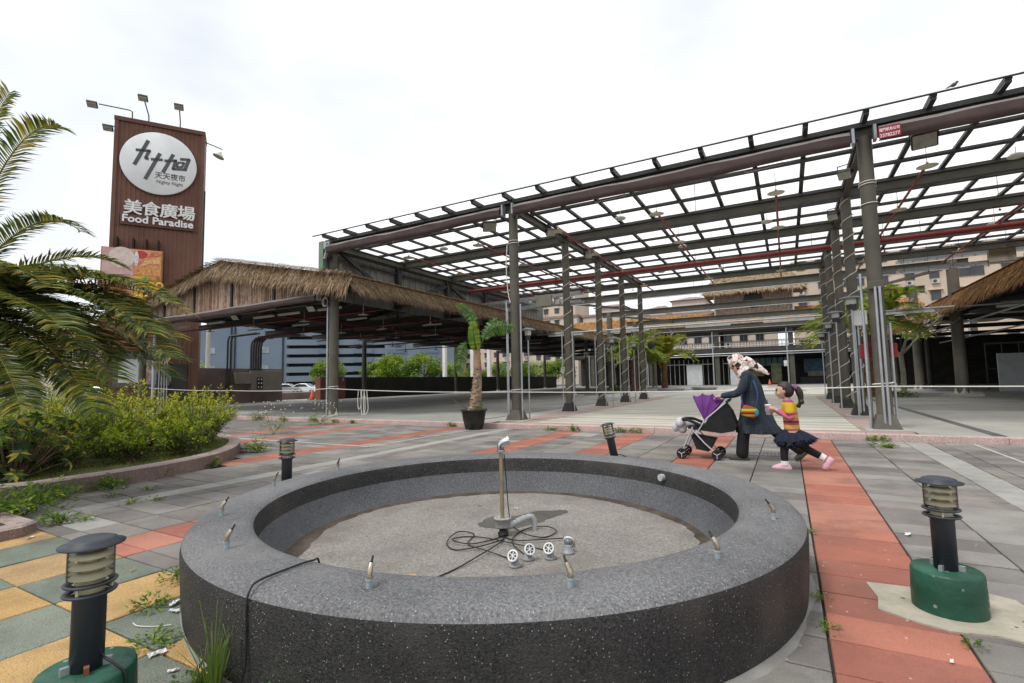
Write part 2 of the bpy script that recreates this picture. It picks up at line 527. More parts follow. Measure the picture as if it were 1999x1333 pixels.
# striped field between the two column rows
y = 11.62; k = 0
slab('pink_border', -6.9, 2.0, 11.27, 11.62, m_pinkf)
while y < 30:
    w = 0.46 if k % 2 == 0 else 0.15
    if k % 6 == 5: w = 0.3
    for x0, x1 in ((-5.78, -2.3), (-2.3, 1.19)):
        slab('floor_slab', x0, x1, y, y + w, m_cream if k % 2 == 0 else m_grays, z=0.12 + rnd.uniform(-.001, .001))
    y += w; k += 1
slab('pink_border', -6.75, -5.78, 11.62, 30, m_pinkf); slab('pink_border', 1.19, 1.95, 11.62, 30, m_pinkf)
slab('floor_slab', 1.95, 2.98, 11.27, 33, m_conc_l)
slab('floor_drain', 2.98, 3.16, 11.27, 33, mat('drain_dark', (0.1, 0.1, 0.098), 0.7, 0.2, 3))
slab('floor_drain', -7.72, -7.62, 11.27, 33, mat('drain_dark', (0.1, 0.1, 0.098), 0.7, 0.2, 3))
slab('floor_slab', -7.62, -6.75, 11.27, 33, m_conc_l)
yy = 11.27
for j in range(9):
    xx = -32.6
    for i in range(7):
        slab('floor_panel', xx, xx + 3.55, yy, yy + 3.6, rnd.choice((m_conc, m_conc_d, m_conc, m_conc_l)), z=0.12 + rnd.uniform(-.001, .001)); xx += 3.55
    xx = 3.16
    for i in range(4):
        slab('floor_panel', xx, xx + 3.4, yy, yy + 3.6, rnd.choice((m_conc_l, m_conc_d, m_conc, m_conc_l)), z=0.12 + rnd.uniform(-.001, .001)); xx += 3.4
    yy += 3.6
slab('pink_border', 6.2, 16.5, 30.0, 31.2, m_pinkf, z=0.125)
xx = -7.6
for i in range(5):
    yy = 33.0
    for j in range(5):
        slab('floor_panel', xx, xx + 2.9, yy, yy + 6.0, rnd.choice((m_cream, m_conc_l, m_cream)), z=0.12 + rnd.uniform(-.001, .001)); yy += 6.0
    xx += 2.9

# ------------------------------------------------------------------ fountain
m_terr = mat('washed_pebble', (0.032, 0.031, 0.031), 0.6, 0.25, 1.3, bump=0.9, bscale=120, fine=0.75, fine_scale=95, spec=0.35,
             speck=((0.4, 0.39, 0.37), 70, 0.12), stain=(0.068, 0.062, 0.055), stain_scale=2.0)
m_basin = mat('basin_floor', (0.25, 0.232, 0.21), 0.85, 0.14, 1.5, bump=0.7, bscale=110, fine=0.4, fine_scale=70,
              speck=((0.15, 0.135, 0.12), 40, 0.15), stain=(0.16, 0.144, 0.125), stain_scale=1.3)
m_mortar = mat('mortar', (0.24, 0.23, 0.21), 0.9, 0.2, 4, bump=0.7, bscale=60)
fnt = thing('fountain', 'large round empty fountain basin in dark pebble-washed concrete, in the foreground', 'fountain', FC)
m_rim = mat('dusty_sheen_rim', (0.132, 0.132, 0.137), 0.5, 0.24, 1.5, bump=0.7, bscale=110, fine=0.55, fine_scale=85, spec=0.5,  # dust plus sky sheen on the top face, put into the colour
            speck=((0.5, 0.5, 0.49), 75, 0.13), stain=(0.19, 0.188, 0.182), stain_scale=2.2)
prof = [(1.955, 0.0), (1.965, 0.1), (1.972, 0.24), (1.975, 0.33), (1.968, 0.36), (1.945, 0.384), (1.91, 0.397), (1.85, 0.403),
        (1.74, 0.405), (1.67, 0.402), (1.64, 0.394), (1.622, 0.377), (1.615, 0.35), (1.612, 0.29), (1.606, 0.245), (1.585, 0.2), (1.545, 0.13), (1.50, 0.075), (1.47, 0.045)]
for nm, i0, i1, m in (('outer_wall', 0, 5, m_terr), ('rim', 4, 12, m_rim), ('inner_wall', 11, 15, m_terr), ('inner_slope', 14, 19, mat('pebble_slope', (0.085, 0.087, 0.095), 0.55, 0.25, 1.2, bump=0.7, bscale=110, fine=0.6, fine_scale=85, spec=0.4, speck=((0.42, 0.42, 0.42), 75, 0.12), stain=(0.12, 0.12, 0.125), stain_scale=1.0))):  # inner slope: light on the upturned face painted in as paler pebble
    mb = MB(); mb.lathe(prof[i0:i1], n=160); mb.build(nm, m, fnt)
mb = MB(); n = 96
mb.add([(0, 0, 0.05)] + [(1.5 * math.cos(2 * math.pi * i / n), 1.5 * math.sin(2 * math.pi * i / n), 0.05) for i in range(n)], [(0, 1 + i, 1 + (i + 1) % n) for i in range(n)])
mb.build('basin_floor', m_basin, fnt)
m_dirt = mat('basin_dirt', (0.075, 0.06, 0.045), 0.9, 0.4, 6, bump=0.6, bscale=60)
mb = MB(); n = 150; vs = []
for i in range(n):                                      # dirt washed up against the foot of the slope
    a = 2 * math.pi * i / n; w = 1.475 - 0.03 - 0.05 * max(0, math.sin(2 * a + 0.6)) * (0.6 + 0.4 * math.sin(7 * a)) - 0.02 * math.sin(5 * a + 2) - rnd.uniform(0, 0.03)
    vs += [(1.485 * math.cos(a), 1.485 * math.sin(a), 0.064), (w * math.cos(a), w * math.sin(a), 0.0505)]
mb.add(vs, [(2 * i, 2 * ((i + 1) % n), 2 * ((i + 1) % n) + 1, 2 * i + 1) for i in range(n)], sm=True); mb.build('dirt_ring', m_dirt, fnt)
mb = MB(); n = 120; vs = []
for i in range(n):
    a = 2 * math.pi * i / n
    w = 1.958 + (0.02 if -1.4 < (a - 2 * math.pi) < 0.2 or a < 0.2 else 0.0) * (1 + 0.6 * math.sin(9 * a)) + 0.008 * math.sin(13 * a) + rnd.uniform(0, 0.012)
    vs += [(1.94 * math.cos(a), 1.94 * math.sin(a), 0.014), (w * math.cos(a), w * math.sin(a), 0.004), ((w + .01) * math.cos(a), (w + .01) * math.sin(a), -0.012)]
mb.add(vs, [(i * 3 + k, i * 3 + k + 1, ((i + 1) % n) * 3 + k + 1, ((i + 1) % n) * 3 + k) for i in range(n) for k in (0, 1)], sm=True)
mb.build('mortar_skirt', m_mortar, fnt)
m_pvcb = mat('pvc_blue', (0.30, 0.36, 0.385), 0.35, 0.2, 20); m_brass = mat('nickel_brass', (0.42, 0.36, 0.28), 0.32, 0.35, 30, metal=0.85)
m_blackp = mat('black_plastic', (0.018, 0.018, 0.018), 0.5, 0.2, 10)
m_pvcg = mat('pvc_grey', (0.42, 0.43, 0.44), 0.5, 0.15, 8, stain=(0.3, 0.29, 0.27), stain_scale=6); m_steel = mat('brushed_steel', (0.52, 0.5, 0.46), 0.34, 0.15, 6, metal=0.9, stain=(0.3, 0.26, 0.2), stain_scale=4)
base_n = None
for i, ang in enumerate((-75.9, -50.8, -27.4, -2, -107.5, -131, -158.9, 177)):
    a = R_(ang); p = Vector((1.81 * math.cos(a), 1.81 * math.sin(a), 0.403))
    if base_n is None:
        mb1 = MB(); mb1.cyl((0, 0, -0.01), (0, 0, 0.03), 0.013, n=14); mb1.cyl((0, 0, 0.028), (0, 0, 0.036), 0.0155, n=14)
        mb2 = MB(); mb2.tube([(0, 0, 0.034), (0, 0, 0.055), (-0.005, 0, 0.066), (-0.014, 0, 0.078), (-0.02, 0, 0.086)], [0.0105, 0.012, 0.0115, 0.011, 0.0095], n=12)
        mb2.cyl((0, 0, 0.04), (0, 0, 0.047), 0.014, n=12)
        mb3 = MB(); mb3.tube([(-0.019, 0, 0.085), (-0.024, 0, 0.092), (-0.025, 0, 0.093), (-0.036, 0, 0.11)], [0.0065, 0.0065, 0.0048, 0.0045], n=10)
        base_n = (mb1.mesh('nozzle', m_pvcb), mb2.mesh('elbow', m_brass), mb3.mesh('tip', m_blackp))
    o = link('nozzle', base_n[0], fnt); o.location = p; o.rotation_euler = (0, 0, a + rnd.uniform(-.5, .5))
    link('elbow', base_n[1], o); link('tip', base_n[2], o)
mb = MB(); a = R_(56); mb.cyl((1.63 * math.cos(a), 1.63 * math.sin(a), 0.32), (1.575 * math.cos(a), 1.575 * math.sin(a), 0.32), 0.03, n=16); mb.build('overflow_spout', m_pvcg, fnt)
mb = MB(); mb.lathe([(0.0, 0.055), (0.028, 0.055), (0.03, 0.062), (0.042, 0.062), (0.044, 0.05)], (-2.01 - FC.x, 2.35 - FC.y, 0), n=20); mb.build('floor_drain', mat('copper_drain', (0.45, 0.33, 0.2), 0.5, 0.3, 20), fnt)
# standpipe in the middle
sp = thing('standpipe', 'steel fountain standpipe with chrome elbow and concrete collar in the basin', 'pipe', (-1.925, 3.29, 0.05))
mb = MB(); mb.cyl((0, 0, 0), (0, 0, 0.07), 0.03, 0.024, n=12); mb.cyl((0.012, -.01, 0.0), (0, 0, 0.03), 0.04, n=10); mb.build('valve_base', m_blackp, sp)
mb = MB(); mb.lathe([(0.0, 0.065), (0.058, 0.065), (0.06, 0.07), (0.06, 0.122), (0.066, 0.124), (0.067, 0.133), (0.058, 0.136), (0.052, 0.128), (0, 0.128)], n=24); mb.build('collar', mat('collar_concrete', (0.36, 0.35, 0.33), 0.9, 0.25, 30, bump=0.5), sp)
mb = MB(); mb.cyl((0, 0, 0.1), (-0.006, 0.0, 0.63), 0.0155, n=14); mb.build('pole', mat('pole_bronze', (0.40, 0.33, 0.22), 0.38, 0.2, 8, metal=0.75), sp)
mb = MB(); mb.tube([(-0.006, 0, 0.62), (-0.006, 0, 0.655), (0.0, 0.002, 0.675), (0.016, 0.01, 0.69), (0.045, 0.024, 0.7)], [0.026, 0.026, 0.028, 0.03, 0.03], n=14)
mb.cyl((-0.006, 0, 0.615), (-0.006, 0, 0.628), 0.034, n=16); mb.cyl((0.04, 0.022, 0.699), (0.052, 0.028, 0.702), 0.036, n=16)
mb.build('chrome_elbow', mat('chrome', (0.7, 0.7, 0.72), 0.14, 0.1, 8, metal=1.0), sp)
mb = MB(); mb.tube([(0.0, 0.0, 0.05), (0.03, 0.05, 0.062), (0.08, 0.14, 0.09), (0.12, 0.2, 0.105), (0.13, 0.22, 0.1), (0.145, 0.235, 0.07), (0.147, 0.237, 0.0)], [.021, .021, .021, .021, .024, .024, .021], n=14)
mb.cyl((0.06, 0.105, 0.08), (0.1, 0.168, 0.099), 0.025, n=14)
mb.build('side_pipe', m_pvcg, sp)
mb = MB(); mb.tube([(0.02, 0.005, 0.6), (0.028, 0.01, 0.45), (0.04, 0.012, 0.25), (0.05, 0.016, 0.14), (0.03, 0.02, 0.06)], 0.0035, n=6); mb.build('cord', m_blackp, sp)
# underwater lamps lying in the basin
lab = ['nearest of four loose grey underwater lamps beside the tangled cable', 'second loose grey underwater lamp, behind the nearest one and turned away',
       'third loose grey underwater lamp with white ring, right of the standpipe', 'farthest right of four loose grey underwater lamps in the basin']
m_lampg = mat('lamp_grey', (0.30, 0.31, 0.33), 0.45, 0.2, 12); m_lampw = mat('lamp_white', (0.75, 0.75, 0.74), 0.4, 0.08, 12); m_lens = mat('lamp_lens', (0.14, 0.15, 0.16), 0.12, 0.3, 30, spec=0.6)
lr = None
for i, ((x, y), rz) in enumerate(zip(((-1.545, 2.785), (-1.525, 2.925), (-1.405, 3.005), (-1.34, 3.145)), (2.0, 2.9, 2.1, -0.9))):
    if lr is None:
        lr = thing('underwater_lamp', lab[0], 'lamp', (x, y, 0.05), rz - 3.6, 'loose underwater lamps in the basin')
        mb = MB(); mb.lathe([(0.0, 0.0), (0.038, 0.0), (0.04, 0.012), (0.026, 0.016), (0.024, 0.05), (0.02, 0.056), (0, 0.057)], n=16); mb.build('base', m_lampg, lr)
        T = Matrix.Rotation(R_(62), 3, 'Y')
        mb = MB(); mb.lathe([(0, -0.025), (0.022, -0.022), (0.03, 0.0), (0.028, 0.006), (0, 0.006)], (0.018, 0, 0.068), n=16, M=T); mb.build('housing', m_lens, lr)
        mb = MB(); mb.lathe([(0.027, 0.004), (0.036, 0.004), (0.037, 0.01), (0.036, 0.015), (0.027, 0.015)], (0.018, 0, 0.068), n=20, M=T, closed=True)
        for q in range(3):
            aa = q * math.pi / 3; dv = T @ Vector((math.cos(aa), math.sin(aa), 0)) * 0.028; cc = Vector((0.018, 0, 0.068)) + T @ Vector((0, 0, 0.011)); mb.beam(cc - dv, cc + dv, 0.005, 0.004)
        mb.build('guard_ring', m_lampw, lr)
    else: dup(lr, (x, y, 0.05), rz - 3.6, lab[i])
def spline(pts, k=6):
    out = []; P = [Vector(p) for p in pts]; n = len(P)
    for i in range(n - 1):
        a, b, c, d = P[max(i - 1, 0)], P[i], P[i + 1], P[min(i + 2, n - 1)]
        for j in range(k):
            t = j / k
            out.append(0.5 * ((2 * b) + (c - a) * t + (2 * a - 5 * b + 4 * c - d) * t * t + (3 * b - a - 3 * c + d) * t ** 3))
    out.append(P[-1]); return out
mb = MB()
for lst in ([(-1.9, 3.25), (-1.86, 3.16), (-1.92, 2.94), (-2.06, 2.86), (-2.19, 2.95), (-2.24, 3.16), (-2.13, 3.21), (-2.03, 2.98), (-1.83, 2.9), (-1.66, 2.88), (-1.55, 2.8)],
            [(-1.91, 3.31), (-1.96, 3.48), (-1.76, 3.33), (-1.62, 3.37), (-1.59, 3.52), (-1.71, 3.57), (-1.84, 3.48), (-1.81, 3.24), (-1.72, 3.08), (-1.6, 3.0), (-1.53, 2.93)],
            [(-1.9, 3.26), (-2.0, 3.0), (-2.16, 2.98), (-2.17, 3.12), (-2.0, 3.15), (-1.7, 3.1), (-1.5, 3.12), (-1.42, 3.02)],
            [(-1.9, 3.25), (-1.75, 3.2), (-1.55, 3.3), (-1.45, 3.42), (-1.36, 3.3), (-1.335, 3.16)],
            [(-1.89, 3.24), (-1.84, 3.12), (-1.82, 2.82), (-1.85, 2.55), (-1.9, 2.2), (-1.92, 1.85), (-1.93, 1.67)]):
    mb.tube(spline([(x, y, 0.056 + 0.008 * (i % 3)) for i, (x, y) in enumerate(lst)]), 0.0042, n=6)
tag(mb.build('lamp_cable', m_blackp), 'tangle of thin black cable lying on the fountain floor around the standpipe', 'cable')
mb = MB(); mb.tube(spline([(-1.93, 1.67, 0.12), (-1.925, 1.62, 0.38), (-1.92, 1.58, 0.41), (-1.93, 1.45, 0.412), (-1.925, 1.32, 0.411), (-1.915, 1.275, 0.39), (-1.91, 1.26, 0.33), (-1.912, 1.262, 0.12), (-1.93, 1.24, 0.02)]), 0.0045, n=8)
tag(mb.build('rim_cable', m_blackp), 'black cable crossing the fountain rim and running down its front wall', 'cable')
m_wet = mat('wet_floor', (0.085, 0.078, 0.068), 0.3, 0.2, 4, spec=0.5)
mb = MB(); pts = spline([(-2.25, 3.44, 0), (-2.27, 3.69, 0), (-2.08, 3.81, 0), (-2.0, 4.02, 0), (-1.75, 4.14, 0), (-1.79, 3.89, 0), (-1.84, 3.69, 0), (-1.95, 3.46, 0), (-2.15, 3.4, 0), (-2.25, 3.44, 0)], 5)[:-1]
mb.prism([(p.x + rnd.uniform(-.012, .012), p.y + rnd.uniform(-.012, .012)) for p in pts], (0, 0, 0.0485), (1, 0, 0), (0, 1, 0), 0.0035)
o = mb.build('puddle', m_wet); o.parent = fnt; o.location = -FC
# ------------------------------------------------------------------ glazed steel canopy
m_frame = mat('dark_frame', (0.040, 0.041, 0.044), 0.55, 0.2, 2, spec=0.4)
m_colm = mat('olive_column', (0.090, 0.083, 0.064), 0.5, 0.2, 1.5, stain=(0.14, 0.125, 0.09), stain_scale=1.2, spec=0.4)
m_foot = mat('column_foot', (0.035, 0.032, 0.027), 0.6, 0.3, 4)
m_conc_b = mat('plinth_concrete', (0.40, 0.39, 0.355), 0.85, 0.15, 4, bump=0.3)
m_beam = mat('olive_beam', (0.078, 0.074, 0.060), 0.55, 0.2, 1.5)
m_galv = mat('galvanised_pipe', (0.40, 0.42, 0.44), 0.4, 0.15, 3, metal=0.5)
m_wire = mat('white_wire', (0.66, 0.64, 0.58), 0.6, 0.1, 10)
m_redp = mat('red_pipe', (0.25, 0.03, 0.028), 0.45, 0.2, 2, spec=0.4)
m_awn_t = mat('awning_top', (0.20, 0.18, 0.17), 0.75, 0.15, 1.2, bump=0.3, bscale=12); m_awn_f = mat('awning_fabric', (0.088, 0.062, 0.06), 0.8, 0.22, 1.5, bump=0.5, bscale=8)
def panel_mat():
    m = bpy.data.materials.new('milky_panel'); m.use_nodes = True; nt = m.node_tree; nt.nodes.clear()
    o = nt.nodes.new('ShaderNodeOutputMaterial'); d = nt.nodes.new('ShaderNodeBsdfDiffuse'); t = nt.nodes.new('ShaderNodeBsdfTranslucent'); c = nt.nodes.new('ShaderNodeBsdfTransparent')
    g = nt.nodes.new('ShaderNodeNewGeometry'); n = nt.nodes.new('ShaderNodeTexNoise'); n.inputs['Scale'].default_value = 1.1; n.inputs['Detail'].default_value = 6
    r = nt.nodes.new('ShaderNodeValToRGB'); r.color_ramp.elements[0].color = (0.80, 0.80, 0.77, 1); r.color_ramp.elements[1].color = (0.98, 0.98, 0.97, 1)
    r.color_ramp.elements[0].position = 0.3; r.color_ramp.elements[1].position = 0.6
    nt.links.new(g.outputs['Position'], n.inputs['Vector']); nt.links.new(n.outputs['Fac'], r.inputs['Fac']); nt.links.new(r.outputs['Color'], t.inputs['Color'])
    d.inputs['Color'].default_value = (0.6, 0.6, 0.6, 1)
    a = nt.nodes.new('ShaderNodeMixShader'); a.inputs[0].default_value = 0.05; b = nt.nodes.new('ShaderNodeMixShader'); b.inputs[0].default_value = 0.45
    nt.links.new(t.outputs[0], a.inputs[1]); nt.links.new(d.outputs[0], a.inputs[2])
    nt.links.new(a.outputs[0], b.inputs[1]); nt.links.new(c.outputs[0], b.inputs[2]); nt.links.new(b.outputs[0], o.inputs['Surface'])
    return m
m_panel = panel_mat()
CY = [12.0, 15.75, 19.1, 22.4, 25.7]
XL, XR = -6.51, 1.62
can = thing('market_canopy', 'high flat steel canopy with milky roof panels over the striped market floor', 'canopy', (-6.51, 12.0, 0.12))
def canopy_column(x, y, r, wrapped, conduits, h=5.98):
    c = MB(); c.tube([(x, y, 0.2), (x, y, h)], [r, r * 0.96], n=20); col = W(c, 'column', m_colm, can)
    f = MB(); s = r * 1.75
    f.add([(x - s, y - s, 0.125), (x + s, y - s, 0.125), (x + s, y + s, 0.125), (x - s, y + s, 0.125), (x - r, y - r, 0.42), (x + r, y - r, 0.42), (x + r, y + r, 0.42), (x - r, y + r, 0.42)],
          [(0, 1, 5, 4), (1, 2, 6, 5), (2, 3, 7, 6), (3, 0, 4, 7), (4, 5, 6, 7)])
    o = f.build('foot', m_foot if wrapped else m_colm, col)
    p = MB(); p.b2((x - 0.36, y - 0.34, 0.09), (x + 0.36, y + 0.34, 0.145), ch=0.01); p.build('plinth', m_conc_b, col)
    if wrapped:
        pts = []; z = 0.5; a = rnd.uniform(0, 6)
        while z < h - 0.1:
            pts.append((x + (r + 0.012) * math.cos(a), y + (r + 0.012) * math.sin(a), z)); a += 0.45; z += 0.036
        l = MB(); l.tube(pts, 0.011, n=5); l.build('light_string', m_wire, col)
    q = MB()
    for dx, dy, top in conduits:
        q.cyl((x + dx, y + dy, 0.125), (x + dx, y + dy, top), 0.024, n=8)
    if conduits: q.build('conduit', m_galv, col)
    return col
for x in (XL, XR):
    for i, y in enumerate(CY):
        left = x < 0
        if i == 0: cd = [(-0.2, -0.12, 3.4), (-0.15, -0.16, 3.2), (0.2, -0.05, 3.3)] if left else [(-0.03, -0.17, 2.9), (0.04, -0.18, 2.9), (-0.24, -0.05, 3.2), (0.19, 0.05, 2.2), (-0.2, 0.08, 2.2)]
        else: cd = [(0.2, -0.06, 2.6 + 0.2 * (i % 2)), (-0.17, -0.1, 2.9)] if left else [(-0.02 if i == 1 else 0.2, -0.17, 2.7), (0.05 if i == 1 else 0.22, -0.16, 2.7)]
        canopy_column(x, y, 0.135 if i == 0 else 0.125, i > 0, cd)
    if x > 0:
        b = MB(); b.b2((x - 0.14, 11.82, 2.86), (x + 0.12, 11.88, 3.02), ch=0.01); W(b, 'junction_box', m_colm, can)
        b = MB(); b.b2((x - 0.3, 12.16, 1.52), (x + 0.3, 12.4, 1.8), ch=0.01); W(b, 'red_box', mat('red_box', (0.20, 0.016, 0.016), 0.5, 0.2, 5), can)
canopy_column(9.75, 12.0, 0.135, False, [])
ZM = 6.08
for i, y in enumerate(CY):
    b = MB(); b.ibeam((-14.0, y, ZM), (10.0, y, ZM), 0.16, 0.26, 0.022); W(b, 'main_beam', m_beam, can)
for x in (-13.75, XL, XR, 9.75):
    b = MB(); b.ibeam((x, 12.1, 6.04), (x, 25.8, 6.04), 0.15, 0.22, 0.02); W(b, 'cross_beam', m_beam, can)
xs = [XL + 1.01625 * k for k in range(-7, 17)]
PYS = []
for a, b_ in zip(CY[:-1], CY[1:]):
    PYS += [a + (b_ - a) * t / 3 for t in range(3)]
PYS.append(CY[-1])
for y in PYS:
    b = MB(); b.beam((-14.0, y, 6.235), (10.0, y, 6.235), 0.15, 0.06); W(b, 'purlin', m_frame, can)
for x in xs:
    b = MB(); b.b2((x - 0.05, 11.44, 6.268), (x + 0.05, 26.0, 6.335)); b.b2((x - 0.045, 11.46, 6.215), (x + 0.045, 11.84, 6.266)); W(b, 'rafter', m_frame, can)
b = MB(); b.cyl((-14.1, 11.42, 6.31), (10.1, 11.42, 6.31), 0.02, n=8); W(b, 'edge_rail', m_frame, can)
b = MB(); b.beam((-14.0, 11.9, 6.21), (10.0, 11.9, 6.21), 0.07, 0.1); W(b, 'front_fascia', m_frame, can)
b = MB(); b.beam((-14.0, 26.06, 6.18), (10.0, 26.06, 6.18), 0.07, 0.3); W(b, 'rear_fascia', m_beam, can)
PB = [11.46] + PYS[1:] + [26.0]
pmesh = {}
for x0, x1 in zip(xs[:-1], xs[1:]):
    for y0, y1 in zip(PB[:-1], PB[1:]):
        if y1 - y0 < 0.4: continue
        k = (round(x1 - x0, 2), round(y1 - y0, 2))
        if k not in pmesh:
            q = MB(); q.box((0, 0, 0), (k[0] - 0.03, k[1] - 0.015, 0.012)); pmesh[k] = q.mesh('roof_panel', m_panel)
        o = link('roof_panel', pmesh[k], can); o.location = Vector(((x0 + x1) / 2, (y0 + y1) / 2, 6.348 + rnd.uniform(-.003, .003))) - can.location
for x, zz in ((XL, (5.05, 4.98)), (XR, (4.95, 4.55, 5.0)), (9.75, ())):          # white cable ties round the front columns
    for z in zz:
        b = MB(); b.tube([(x + 0.145 * math.cos(t * .45), 12.0 + 0.145 * math.sin(t * .45), z + 0.004 * t) for t in range(15)], 0.011, n=5); W(b, 'cable_tie', m_wire, can)
b = MB(); b.tube(spline([(XL - 0.15, 11.9, 5.0), (XL - 0.17, 11.86, 4.4), (XL - 0.13, 11.85, 3.7), (XL - 0.05, 11.84, 3.35)]), 0.014, n=5); W(b, 'loose_cable', m_wire, can)
for i in range(26):                                                              # thin hanging wires with hooks under the roof
    x, y = rnd.uniform(-13, 8), rnd.uniform(13, 25); l = rnd.uniform(.25, 1.3)
    b = MB(); b.cyl((x, y, 6.2 - l), (x, y, 6.24), 0.006, n=4); b.sphere((x, y, 6.2 - l), 0.03, 6, 4); W(b, 'hanging_wire', m_frame, can)
for i in range(9):
    x, y = rnd.uniform(-12, 7), rnd.uniform(14, 24)
    b = MB(); b.lathe([(0, 5.98), (0.14, 5.99), (0.16, 6.03), (0.1, 6.07), (0.0, 6.08)], (x, y, 0), n=14); b.cyl((x, y, 6.07), (x, y, 6.24), 0.008, n=4); W(b, 'round_ceiling_lamp', mat('lamp_tube_white', (0.62, 0.62, 0.58), 0.4, 0.1, 5), can)
# rolled awnings along the front
def rolled_awning(x0, x1, y, z, root, name='rolled_awning', drop=0.24, out=0.36, s0=0.0, s1=0.0):
    n = 26; t = MB(); f = MB(); tv = []; fv = []
    for i in range(n + 1):
        u = i / n; x = x0 + (x1 - x0) * u
        end = min(1.0, min(u, 1 - u) * 7)
        zz = z + s0 + (s1 - s0) * u - 0.05 * math.sin(math.pi * u)
        w = 0.012 * math.sin(19 * u + 2) + 0.008 * math.sin(41 * u)
        o_ = out * (0.55 + 0.45 * end)
        d = drop * (0.75 + 0.25 * end) + 0.015 * math.sin(13 * u)
        tv += [(x, y, zz + 0.05), (x, y - o_ * 0.5, zz + 0.02 + w * .5), (x, y - o_, zz - 0.09 + w)]
        fv += [(x, y - o_, zz - 0.09 + w), (x, y - o_ + 0.02 + w, zz - 0.09 - d * .5), (x, y - o_ + 0.05 - w, zz - 0.09 - d), (x, y - o_ + 0.16, zz - 0.09 - d * 0.9)]
    t.add(tv, [(i * 3 + k, i * 3 + k + 1, i * 3 + 4 + k, i * 3 + 3 + k) for i in range(n) for k in (0, 1)], sm=True)
    f.add(fv, [(i * 4 + k, i * 4 + k + 1, i * 4 + 5 + k, i * 4 + 4 + k) for i in range(n) for k in (0, 1, 2)], sm=True)
    c = W(t, name, m_awn_t, root); f.build('valance', m_awn_f, c)
    a = MB()
    for u in (0.3, 0.75):
        a = MB(); x = x0 + (x1 - x0) * u; a.beam((x, y - 0.05, z - 0.34), (x + 0.75, y + 0.1, z - 0.26), 0.05, 0.04); a.build('folding_arm', m_galv, c)
    for xe in (x0 - 0.08, x1 + 0.03):
        e = MB(); e.b2((xe, y - 0.12, z - 0.22), (xe + 0.05, y + 0.06, z + 0.08)); e.build('bracket', m_galv, c)
    return c
rolled_awning(-13.75, -6.78, 11.85, 6.03, can, s0=-0.02)
rolled_awning(-6.35, 1.36, 11.85, 6.03, can)
rolled_awning(1.83, 9.5, 11.85, 6.03, can)
# red canvas-maker's sign hanging under the awning
sg = thing('hanging_sign', 'small red canvas sign with white characters and phone number under the canopy awning', 'sign', (1.96, 11.5, 5.68))
b = MB(); b.box((0, 0, 0.13), (0.34, 0.012, 0.23)); b.build('board', mat('sign_red', (0.30, 0.02, 0.04), 0.5, 0.15, 10), sg)
m_white = mat('white_paint', (0.78, 0.78, 0.77), 0.5, 0.05, 5)
t = text_mb('龍門帆布公司', 0.07, 0.002, (0, -0.008, 0.15), (1, 0, 0), (0, 0, 1), 'CENTER', 0.001, width=0.31); t.build('lettering', m_white, sg)
t = text_mb('23782277', 0.09, 0.002, (0, -0.008, 0.035), (1, 0, 0), (0, 0, 1), 'CENTER', 0.001, width=0.31); t.build('lettering', m_white, sg)
# flood lamps under the canopy
m_lampb = mat('lamp_black', (0.03, 0.03, 0.03), 0.5, 0.2, 5); m_lampglass = mat('lamp_glass', (0.40, 0.40, 0.34), 0.25, 0.2, 6, spec=0.5)
fl_root = None
def flood(loc, rz, tilt, label, w=0.4, group='flood lamps under the canopy'):
    t = thing('flood_lamp', label, 'lamp', loc, rz, group)
    T = Matrix.Rotation(tilt, 3, 'X')
    b = MB(); b.box((0, 0, -0.1), (w, 0.16, w * 0.75), T, ch=0.02); b.build('housing', m_lampb, t)
    b = MB(); c = T @ Vector((0, -0.085, 0)) + Vector((0, 0, -0.1)); b.box(c, (w * 0.88, 0.012, w * 0.62), T); b.build('glass', m_lampglass, t)
    b = MB(); b.tube([(-w * .54, 0, -0.1), (-w * .54, 0, 0.12), (w * .54, 0, 0.12), (w * .54, 0, -0.1)], 0.014, n=6); b.build('yoke', m_lampb, t)
    return t
flood((2.64, 12.35, 5.93), R_(-8), R_(38), 'large square flood lamp hanging beside the red canvas sign', 0.42)
flood((-7.6, 12.5, 5.95), R_(30), R_(35), 'square flood lamp under the canopy left of the front column', 0.4)
flood((-6.35, 14.2, 6.0), R_(40), R_(40), 'small grey flood lamp on the cross beam behind the left front column', 0.3)
flood((-6.35, 17.6, 6.0), R_(40), R_(40), 'small grey flood lamp on the cross beam between wrapped columns', 0.3)
flood((1.45, 13.7, 5.98), R_(-20), R_(40), 'small flood lamp on the cross beam behind the right front column', 0.28)
flood((1.45, 17.2, 5.98), R_(-20), R_(40), 'small flood lamp on the cross beam above the right wrapped columns', 0.28)
